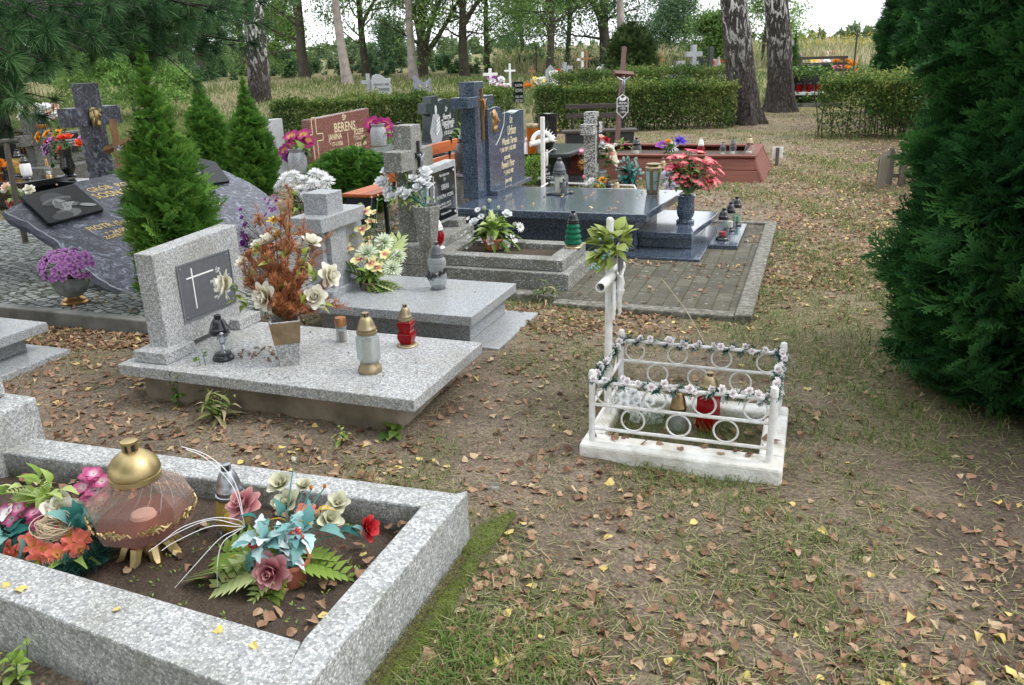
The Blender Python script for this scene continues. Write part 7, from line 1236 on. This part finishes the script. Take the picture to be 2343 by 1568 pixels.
b = at(1393, 408); t = thing('flower_pot', 'single yellow plastic pot beside the grey bucket of roses', 'pot', b); pot(t, .075, .15, YPOT, .85); foliage(t, 'leaves', GLF, LEAFB, puff((0, 0, .18), .08, 14, (.06, .1), .6))
b = at(1342, 412); t = thing('silk_flower', 'ochre chrysanthemum standing left of the speckled cross', 'flowers', b); flowers(t, [('mo', 1340, 376, 0, .115), ('mgp', 1330, 344, 0, .06), ('mgp', 1322, 350, 0, .05)], (0, 0, 0), STEM, wr=.006)
b = at(1440, 424); t = thing('flower_arrangement', 'pale sea green eustomas with broad leaves behind the gold lantern', 'flowers', b); flowers(t, [('sea', 1440+rnd.gauss(0, 17), 385+rnd.gauss(0, 13), rnd.gauss(0, .05), .055) for i in range(20)]+[('sea', 1436, 366, 0, .05), ('sea', 1460, 392, 0, .06), ('sea', 1466, 400, 0, .06), ('sea', 1410, 392, 0, .045)], (0, 0, .1), STEM); foliage(t, 'leaves', BGL, LEAFB, puff((0, 0, .12), .14, 40, (.12, .18), .2)); pot(t, .09, .1, BKP)
b = at(1372, 442); t = thing('flower_arrangement', 'yellow daffodil with orange gerbera and a pink bud just behind the blue slab', 'flowers', b); flowers(t, [('ye', 1362, 433, 0, .07), ('do', 1379, 412, .02, .075), ('pkb', 1338, 409, .02, .055), ('dw', 1352, 413, .02, .06), ('dw', 1345, 418, .02, .05), ('ye', 1372, 428, 0, .05)], (0, 0, .02), STEM); foliage(t, 'leaves', GLF, LEAFL, puff((0, 0, .12), .1, 26, (.1, .16), .5)); pot(t, .07, .08, BKP)
lantern('tiny black lantern behind the daffodil', at(1391, 441), .17, .05, 'jar', 14, BKP, BKP, None, .8, 0, .4, None); lantern('tiny bronze lantern behind the daffodil', at(1410, 443), .17, .05, 'jar', 14, GLS, AGOLD, None, .95, 0, .3, None); lantern('tiny gold capped lantern peeping over the gold urn lantern', at(1515, 424), .36, .06, 'jar', 14, GLS, AGOLD, None, .9, 0, .5, None)
b = at(1534, 448); t = thing('dahlia', 'two lilac dahlias beside the gold urn lantern', 'flowers', b); flowers(t, [('ml', 1533, 424, 0, .095), ('ml', 1530, 400, .05, .09), ('ml', 1522, 398, .08, .07)], (0, 0, 0), STEM, wr=.006)
# wooden planter grave
g = grave('wooden_grave', 'long red brown wooden plank grave box with sloping sides', 0, 0); y0_, y1_ = 11.55, 13.1; xl, xr = -3.4, -.74; zt = .33
def plank(nm, P, z): return MB().prism(P, z[0], z[1]).obj(nm, WRB, g, smooth=False, bev=.006)
def slopebox(y, s):
    for k, (a, b2) in enumerate(((-.02, .15), (.155, .31))): MB().raw([(xl, y-s*.16*(1-a/.33), a), (xr+.16*(1-a/.33), y-s*.16*(1-a/.33), a), (xr+.16*(1-b2/.33), y-s*.16*(1-b2/.33), b2), (xl, y-s*.16*(1-b2/.33), b2), (xl, y-s*.16*(1-a/.33)+s*.04, a), (xr+.16*(1-a/.33), y-s*.16*(1-a/.33)+s*.04, a), (xr+.16*(1-b2/.33), y-s*.16*(1-b2/.33)+s*.04, b2), (xl, y-s*.16*(1-b2/.33)+s*.04, b2)], [(0, 1, 2, 3), (7, 6, 5, 4), (0, 4, 5, 1), (1, 5, 6, 2), (2, 6, 7, 3), (3, 7, 4, 0)]).obj('side_plank', WRB, g, smooth=False, bev=.005)
slopebox(y0_, 1); slopebox(y1_, -1)
MB().raw([(xr+.17, y0_-.18, -.02), (xr+.17, y1_+.16, -.02), (xr, y1_, .31), (xr, y0_-.01, .31), (xr+.13, y0_-.18, -.02), (xr+.13, y1_+.16, -.02), (xr-.04, y1_, .31), (xr-.04, y0_-.01, .31)], [(0, 1, 2, 3), (7, 6, 5, 4), (0, 4, 5, 1), (1, 5, 6, 2), (2, 6, 7, 3), (3, 7, 4, 0)]).obj('end_plank', WRB, g, smooth=False, bev=.006)
blk('top_board', xl, xr+.02, y0_-.04, y0_+.12, .311, .34, WRB, g, .006); blk('top_board', xl, xr+.02, y1_-.12, y1_+.04, .311, .34, WRB, g, .006); blk('top_board', xr-.16, xr+.022, y0_+.122, y1_-.122, .311, .342, WRB, g, .006); blk('soil', xl, xr-.05, y0_+.05, y1_-.05, 0, .25, SOIL, g, 0)
for lb, u, v, h_, r_, sh, gl, ld, ft in (('glass lantern with a black cap at the left of the wooden grave box', 1455, 358, .26, .075, 'jar', GL, BKP, BKP), ('red lantern with a white cap inside the wooden grave box', 1602, 358, .25, .055, 'jar', GLR, WHT, WHT), ('short clear lantern with a grey cap in the wooden grave box', 1652, 359, .20, .048, 'tub', GL, GRP, None), ('taller clear lantern with a grey cap in the wooden grave box', 1675, 359, .26, .05, 'hour', GL, GRP, None), ('clear lantern with a brass neck at the right end of the wooden grave box', 1713, 358, .27, .065, 'jar', GL, AGOLD, None)): lantern(lb, at(u, v, .30), h_, r_, sh, 16, gl, ld, ft, .75, .08, .6, WAX if gl is GL else None)
b = at(1530, 356, .3); t = thing('flower_arrangement', 'violet pansies with white and orange blooms in the wooden grave box', 'flowers', b); flowers(t, [('vp', 1513, 331, 0, .10), ('mw', 1537, 334, 0, .10), ('yo', 1528, 324, 0, .06), ('bv', 1558, 323, 0, .10), ('bv', 1551, 324, 0, .08)], (0, 0, 0), STEM, wr=.006); foliage(t, 'leaves', GLF, LEAFB, puff((0, 0, .05), .1, 24, (.06, .12), .5))
b = at(1422, 352, .2); t = thing('flower_arrangement', 'dark pink buds leaning beside the brown metal cross', 'flowers', b); flowers(t, [('mgp', 1424, 328, 0, .07), ('rd', 1418, 338, 0, .05), ('mgp', 1421, 348, 0, .05), ('rg', 1408, 332, 0, .04)], (0, 0, 0), STEM, wr=.005); foliage(t, 'leaves', GLF, LEAFB, puff((0, 0, .1), .12, 20, (.06, .12), .5))
b = at(1410, 352); b = vw(1410, 350, 13.4); b.z = 0; t = thing('metal_cross', 'tall brown metal cross with a silver figure and a shield shaped name plate', 'cross', b); q0, q1 = pin(b, 1428, 108), pin(b, 1410, 345); MB().tube([q1+Vector((0, 0, -.2)), q1, q0], .042, 4).obj('post', RST, t, smooth=False); MB().tube([pin(b, 1404, 168, -.12), pin(b, 1447, 171, .10)], .05, 4).obj('arm', RST, t, smooth=False)
qs = pin(b, 1424, 240, -.09); MY = Matrix.Translation(qs) @ Matrix.Rotation(-1.05, 4, 'Z') @ Matrix(((0, 0, 1, 0), (1, 0, 0, 0), (0, 1, 0, 0), (0, 0, 0, 1))); sp_ = [(-.1, -.12), (0, -.22), (.1, -.12), (.1, .1), (0, .17), (-.1, .1)]; MB().prism(sp_, -.006, 0, MY).obj('shield_border', WHP, t, smooth=False); MB().prism([(x*.86, y*.9) for x, y in sp_], .001, .006, MY).obj('shield_plate', BKP, t, smooth=False); text('IRENA\nWÓJCIK', .05, WTXT, t, MY @ Matrix.Translation((0, .0, .008))); text('* 1931\n† 2004', .05, WTXT, t, MY @ Matrix.Translation((0, -.095, .008)), sx=.8); MB().prism([(-.06, .07), (-.05, .13), (-.01, .10), (.05, .13), (.06, .09), (.02, .06)], .007, .009, MY).obj('shield_emblem', WHP, t, smooth=False)
corpus(.42, SIL, t, Matrix.Translation(pin(b, 1426, 190, -.12)) @ Matrix.Rotation(.45, 4, 'Z'))
b = at(1776, 380); t = thing('marker_sign', 'small blank white marker board on a short grey stake', 'sign', b); zt = ztop(b, 337); MB().box((0, .02, zt-.085), (.155, .02, .17)).obj('board', WHT, t, smooth=False, bev=.004); MB().box((0, 0, zt/2-.03), (.05, .03, zt+.05)).obj('stake', WGR, t, smooth=False)
b = at(2002, 440); t = thing('picket_border', 'low grey picket border half swallowed by the huge thuja', 'fence', b, -.25)
for k in range(7): 
    y = .09*k; MB().prism([(-.035, -.02), (.035, -.02), (.035, .40), (.0, .45), (-.035, .40)], 0, .016, Matrix(((0, 0, 1, 0), (1, 0, 0, y), (0, 1, 0, 0), (0, 0, 0, 1)))).obj('picket', WGR, t, smooth=False)
for k in range(5): MB().prism([(-.045, -.02), (.045, -.02), (.045, .42), (.02, .46), (-.02, .46), (-.045, .42)], 0, .016, Matrix(((1, 0, 0, .02+.155*k), (0, 0, -1, .66), (0, 1, 0, 0), (0, 0, 0, 1)))).obj('picket', WGR, t, smooth=False)
MB().box((.36, .675, .34), (.78, .02, .05)).obj('rail', WGR, t, smooth=False); MB().box((.36, .675, .12), (.78, .02, .05)).obj('rail', WGR, t, smooth=False)
# table slab, bench and dark vase
b = at(1240, 392); g = grave('dark_table_grave', 'dark rounded granite slab on a plinth behind the white pipe cross', 0, 0); A_ = at(1298, 352, .42); P = []
for (cx_, cy_, a0) in ((A_.x-.15, A_.y+.15, -PI/2), (A_.x-.15, A_.y+1.25, 0), (A_.x-3.2, A_.y+1.25, PI/2), (A_.x-3.2, A_.y+.15, PI)):
    for k in range(7): a = a0+PI/2*k/6; P.append((cx_+.15*math.cos(a), cy_+.15*math.sin(a)))
MB().prism(P, .35, .42).obj('slab', DGR, g, smooth=False, bev=.02, seg=3); blk('plinth', A_.x-3, A_.x-.15, A_.y+.15, A_.y+1.2, -.02, .349, DGR, g); blk('step', A_.x-3, A_.x+.45, A_.y-.1, A_.y+1.4, -.04, .06, DGR, g)
lantern('orange glass lantern with a gold lid on the dark rounded slab', at(1219, 352, .42), .40, .085, 'tub', 18, GLO, AGOLD, None, 1.0, 0, .9, None, flat=True); lantern('clear lantern beside the orange one on the dark rounded slab', at(1234, 352, .42), .2, .06, 'hex', 6, GLS, AGOLD, None, .9, 0, .7, WAX, flat=True)
b = at(1206, 352, .42); t = thing('angel_figurine', 'small white angel figurine left of the orange lantern', 'figurine', b); mb = MB(); mb.tube([(0, 0, 0), (0, 0, .08), (.0, 0, .14), (0, 0, .16)], [.06, .05, .03, .015], 8); mb.ball((0, 0, .185), .032); mb.obj('body', WHT, t); MB().prism([(-.09, 0), (.09, 0), (.06, .08), (-.06, .08)], -.01, .01, Matrix(((1, 0, 0, 0), (0, 0, -1, .03), (0, 1, 0, .06), (0, 0, 0, 1)))).obj('wings', WHT, t, smooth=False)
b = at(1254, 348, .42); t = thing('vase_arrangement', 'yellow lilies in a tall black vase on the dark rounded slab', 'flowers', b); MB().lathe([(.12, 0), (.12, .03), (.07, .06), (.12, .2), (.14, .52), (.12, .52), (.001, .5)], 18, caps=False).obj('vase', BLK, t); flowers(t, [('ye', 1248, 293, 0, .10), ('ye', 1262, 290, 0, .11), ('ye', 1257, 297, -.03, .10)], (0, 0, .5), STEM)
b = at(1370, 344); b = vw(1370, 342, 15.8); b.z = 0; t = thing('bench', 'dark slatted bench with a planter box standing before the hedge', 'bench', b, -.0); wx = [pin(b, u, 330)[0] for u in (1290, 1440)]; zt1, zt2 = pin(b, 1370, 243)[2], pin(b, 1370, 265)[2]
t.rotation_euler = (0, 0, .36); L = 2.45*.5
for z in (zt1, zt2): MB().box((0, .25, z), (L*2*.86*.6, .03, .09)).obj('back_slat', WDK, t, smooth=False, bev=.006)
for x in (-.5, .5): MB().tube([(x, .28, 0), (x, .28, zt1+.05)], .025, 6).obj('back_post', BKP, t)
zs = pin(b, 1370, 296)[2]; MB().box((0, -.02, zs-.02), (1.45, .42, .05)).obj('seat', WDK, t, smooth=False, bev=.008); MB().box((0, 0, zs/2-.03), (1.3, .36, zs-.02)).obj('box_front', simple('black_board', (.02, .02, .022), .6, 0, .3), t, smooth=False, bev=.006)
# ================================================================== far graves
def Dv(u, v):
    return min(np.arange(16, 70, .25), key=lambda D: abs((lambda p: CY-F0*float(np.array([p.x, p.y, p.z-H])@CU)/float(np.array([p.x, p.y, p.z-H])@CF))(atD(u, D))-v))
def far_stone(label, u, vb, vt, wpx, mat, kind='slab', dpx=5, txt=None, tm=BTXT, rz=-.75, cat='gravestone'):
    D = Dv(u, vb); p = atD(u, D); h = ztop(p, vt); w = wpx/F0*D; t = thing('gravestone', label, cat, p, rz); d = max(.08, dpx/F0*D)
    if kind == 'slab': P = [(-w/2, 0), (w/2, 0), (w/2, h), (-w/2, h)]
    elif kind == 'peak': P = [(-w/2, 0), (w/2, 0), (w/2, h*.6), (0, h), (-w/2, h*.6)]
    elif kind == 'wave': P = [(-w/2, 0), (w/2, 0), (w/2, h*.86), (w*.25, h*.84), (w*.0, h*.97), (-w*.22, h), (-w*.42, h*.93), (-w/2, h*.75)]
    elif kind == 'dip': P = [(-w/2, 0), (w/2, 0), (w/2, h*.88), (w*.3, h*.72), (0, h*.70), (-w*.25, h*.9), (-w*.4, h), (-w/2, h)]
    MX = Matrix(((0, 0, 1, 0), (1, 0, 0, 0), (0, 1, 0, 0), (0, 0, 0, 1))); o = MB().prism(P, -d/2, d/2, MX).obj('stone', mat, t, smooth=False, bev=.01); MB().box((.2, 0, .03), (d+.5, w*1.1, .16)).obj('base', mat, t, smooth=False)
    if txt: 
        for k, (s, f, sz) in enumerate(txt):
            q = text(s, sz, tm, o, faceX(d/2+.012, 0, h*f)); xs_ = [v.co.x for v in q.data.vertices]; q.matrix_basis = q.matrix_basis @ Matrix.Diagonal((min(1, w*.8/(max(xs_)-min(xs_))), 1, 1, 1))
    return t, h, w, d
def far_cross(label, u, vb, vt, w, mat, arm=.3, rz=-.9, extra=None):
    D = Dv(u, vb); p = atD(u, D); h = ztop(p, vt); t = thing('grave_cross', label, 'cross', p, rz); cross_mb(MB(), h, w, w, h*.72, arm, 0, w).obj('cross', mat, t, smooth=False, bev=.008); MB().box((0, 0, .04), (w*3, w*3, .14)).obj('foot', CONG, t, smooth=False); return t
far_stone('grey wave topped gravestone with a side cross lettered Chewaniec', 870, 238, 170, 46, LGR, 'wave', 8, (('Kazimierz  Józef', .66, .13), ('Chewaniec', .50, .22)))
far_cross('grey stone cross beside the wave topped gravestone', 841, 238, 169, .13, LGR, .25)
far_stone('blue grey gravestone with a dipped top beyond the long hedge', 964, 225, 174, 40, simple('blue_grey_stone', (.20, .21, .26), .6, 0, .2), 'dip', 8, (('†  J', .5, .3),), GTXT)
far_stone('black gravestone with gold and white writing behind the blue pillar', 1183, 246, 187, 24, BLK, 'slab', 10, (('RODZINA', .85, .12), ('NOWAK', .65, .16), ('1920 1995', .4, .12), ('1925 2001', .25, .12)), STXT); 
far_cross('white cross with a grey base behind the blue pillar', 1121, 205, 157, .12, WHT, .32)
far_cross('thin white cross in the middle distance left of the metal post', 1166, 205, 146, .08, WHT, .24)
far_cross('leaning weathered wooden cross near the metal post', 1216, 195, 151, .09, WBR, .18)
far_stone('pale pointed stone with a tiny dark cross', 1259, 185, 149, 26, LGR, 'peak', 6, (('†', .5, .35),))
far_stone('tall pale gravestone with a white paper on its face', 1258, 222, 165, 18, LGR, 'slab', 10)
D = Dv(1264, 222); p = atD(1266, D-.6); t = thing('white_notice', 'white sheet of paper standing against the tall pale gravestone', 'notice', p, -.8); MB().box((0, 0, .62), (.02, .34, .7)).obj('sheet', WHT, t, smooth=False); MB().box((-.03, 0, .3), (.03, .05, .64)).obj('stake', WGR, t, smooth=False)
far_stone('tall narrow grey stone in the middle distance', 1291, 185, 143, 9, LGR, 'slab', 6); far_stone('small grey stone with a black plate', 1302, 188, 151, 15, LGR, 'slab', 6, (('■', .6, .3),))
far_stone('low black stone beside the small grey stone', 1311, 190, 164, 30, BLK, 'wave', 6); far_stone('black sloping gravestone below the twin crosses', 1333, 186, 158, 22, BLK, 'dip', 6)
far_cross('white wooden cross of the twin crosses', 1332, 182, 119, .11, WHT, .28); far_cross('brown wooden cross of the twin crosses', 1341, 182, 116, .10, WBR, .30)
far_stone('light grey gravestone with a black plate in front of the juniper', 1389, 200, 147, 28, LGR, 'slab', 8, (('†', .6, .5),)); far_cross('pale wooden cross right of the juniper', 1510, 180, 121, .1, WBR, .2)
far_stone('rounded pale stone left of the twin birches', 1543, 180, 150, 22, LGR, 'wave', 6); far_stone('boxy grey stone behind the rounded pale one', 1556, 178, 140, 22, LGR, 'slab', 8); far_stone('dark grey stone right of the boxy one', 1571, 180, 147, 26, DGR, 'slab', 8); far_cross('tall grey stone cross left of the birches', 1585, 180, 103, .22, LGR, .42); far_stone('dark pillar stone next to the left birch', 1624, 180, 108, 10, DGR, 'slab', 8); far_stone('slim dark stone behind the flower heap', 1604, 180, 130, 12, DGR, 'wave', 6); far_stone('grey slanted stone touching the left birch', 1643, 178, 130, 10, LGR, 'peak', 6)
far_cross('grey cross right of the twin birches', 1810, 175, 93, .22, LGR, .3)
for lb, u, D_, vt in (('thin dark metal fence post in the meadow', 1227, 44, 104), ('rusty fence post at the field edge on the right', 1954, 36, 70), ('thin post at the left end of the meadow fence', 1110, 50, 120)): p = atD(u, D_); o = MB().tube([(0, 0, -.1), (0, 0, ztop(p, vt))], .045, 6).obj('fence_post', simple('rust_post', (.06, .045, .035), .8, 0, .3) if 'rust_post' not in bpy.data.materials else bpy.data.materials['rust_post'], None); o.location = p; tag(o, lb, 'post')
def far_flowers(label, u, v, w, h, n, kinds, s=.13, green=40):
    D = Dv(u, v+h*.5+9); b = atD(u, D); t = thing('flower_heap', label, 'flowers', b); flowers(t, [(rnd.choice(kinds), u+rnd.uniform(-w, w)/2, v+rnd.uniform(-h, h)/2, rnd.gauss(0, .1), s*rnd.uniform(.8, 1.2)) for i in range(n)], (0, 0, .1), None)
    foliage(t, 'leaves', GLF, LEAFB, [(pin(b, u+rnd.uniform(-w, w)/2, v+h*.4+rnd.uniform(-h, h)/2, .1), (rnd.gauss(0, 1), rnd.gauss(0, 1), rnd.gauss(.3, .6)), rnd.uniform(.15, .28), .5) for i in range(green)])
far_flowers('pink and white flowers above the blue pillar', 1132, 186, 36, 20, 18, ('rpw', 'mgp', 'li', 'vp')); far_flowers('lilac flowers trailing behind the blue pillar', 1150, 198, 30, 12, 12, ('li', 'mgp', 'rpw'), .1)
far_flowers('marigolds in a bed behind the black gravestone', 1205, 196, 36, 18, 34, ('yo', 'yo', 'yb'), .08); far_flowers('pale yellow chrysanthemums beside the tall pale stone', 1234, 190, 34, 22, 24, ('mg', 'rw', 'ye'), .14)
far_flowers('mixed red and white flowers below the pointed stone', 1277, 167, 26, 16, 16, ('rd', 'rpw', 'bv', 'ro'), .13); far_flowers('white flowers left of the light grey gravestone', 1372, 160, 10, 10, 7, ('rpw',), .12); far_flowers('red flowers on the black sloping stone', 1338, 164, 14, 6, 7, ('rd', 'ro'), .11); far_flowers('orange rose heap beside the low black stone', 1322, 168, 8, 8, 5, ('ro', 'rsal'), .12)
far_flowers('red flowered wreath under the tall grey cross', 1598, 145, 26, 16, 14, ('rd', 'rpw', 'rd'), .13, 60); far_flowers('peach flowers beside the left birch', 1637, 146, 24, 16, 18, ('rsal', 'ro', 'ye', 'yo'), .17); far_flowers('white flowers low beside the left birch', 1643, 160, 18, 8, 10, ('rpw',), .13)
far_flowers('violet and white flowers right of the birches', 1826, 134, 18, 14, 14, ('vp', 'rpw', 'mgt'), .2); far_flowers('big heap of orange chrysanthemums on the right', 1933, 143, 56, 20, 20, ('mo', 'mo', 'yo'), .17, 60); far_flowers('orange trailing blooms under the chrysanthemum heap', 1945, 156, 40, 10, 9, ('yo', 'mo'), .13); far_flowers('white and yellow flowers left of the orange chrysanthemums', 1880, 147, 40, 14, 22, ('dw', 'rpw', 'ye', 'rsal'), .2, 80); far_flowers('colourful flowers along the back of the plank bench', 1905, 123, 46, 9, 20, ('rpw', 'ye', 'mgp', 'ro'), .17); far_flowers('turquoise and white flowers beside the right birch', 1822, 148, 22, 14, 14, ('sea', 'rpw', 'rd'), .18); far_flowers('pink flowers between the white daisies and orange heap', 1908, 154, 26, 10, 12, ('mgp', 'pk'), .17)
p = atD(1880, 30); t = thing('bench', 'distant brown plank bench among the flowers right of the birches', 'bench', p, -.1); h1 = ztop(p, 133); 
for k in range(3): MB().box((0, .25, h1-.22*k), (1.75, .04, .10)).obj('back_plank', WDK, t, smooth=False)
MB().box((0, 0, h1-.62), (1.75, .4, .05)).obj('seat', WDK, t, smooth=False)
for x in (-.75, .75): MB().box((x, .2, h1/2), (.06, .3, h1)).obj('leg', WDK, t, smooth=False)
p = atD(1838, 24); t = grave('flower_bed_grave', 'dark grave with red lanterns under a leafy bed right of the birches', p.x, p.y); t.location.z = p.z; zz = ztop(p, 213); MB().box((0, .5, zz-.03), (1.6, 1.2, .06)).obj('ledge', WHT, t, smooth=False); MB().box((0, .55, zz/2-.05), (1.45, 1.1, zz-.06)).obj('plinth', BLK, t, smooth=False); MB().box((0, 1.2, zz+.4), (1.6, .1, .8)).obj('back_wall', BLK, t, smooth=False); MB().box((.2, -.35, .03), (2.2, .12, .14)).obj('kerb', CONG, t, smooth=False)
foliage(t, 'leafy_bed', GLF, LEAFB, [((rnd.uniform(-.8, .9), .5+rnd.uniform(-.4, .5), zz+.5+rnd.gauss(.08, .09)), (rnd.gauss(0, 1), rnd.gauss(0, 1), rnd.gauss(.4, .5)), rnd.uniform(.1, .2), .5) for i in range(420)])
foliage(t, 'ground_leaves', GLF, LEAFB, [((rnd.uniform(-.5, .6), -.3+rnd.gauss(0, .1), rnd.uniform(0, .35)), (rnd.gauss(0, 1), rnd.gauss(0, 1), 1), rnd.uniform(.08, .15), .4) for i in range(120)])
for i in range(9): lantern('small red lantern in the row under the leafy bed', p+Vector((-.55+.13*i+.05*(i % 2), .25+.12*(i % 3), zz+.01)), .3, .045, 'tub', 10, GLR, BKP, None, .9, 0, .75, None, group='red lanterns under the leafy bed', chim=False)
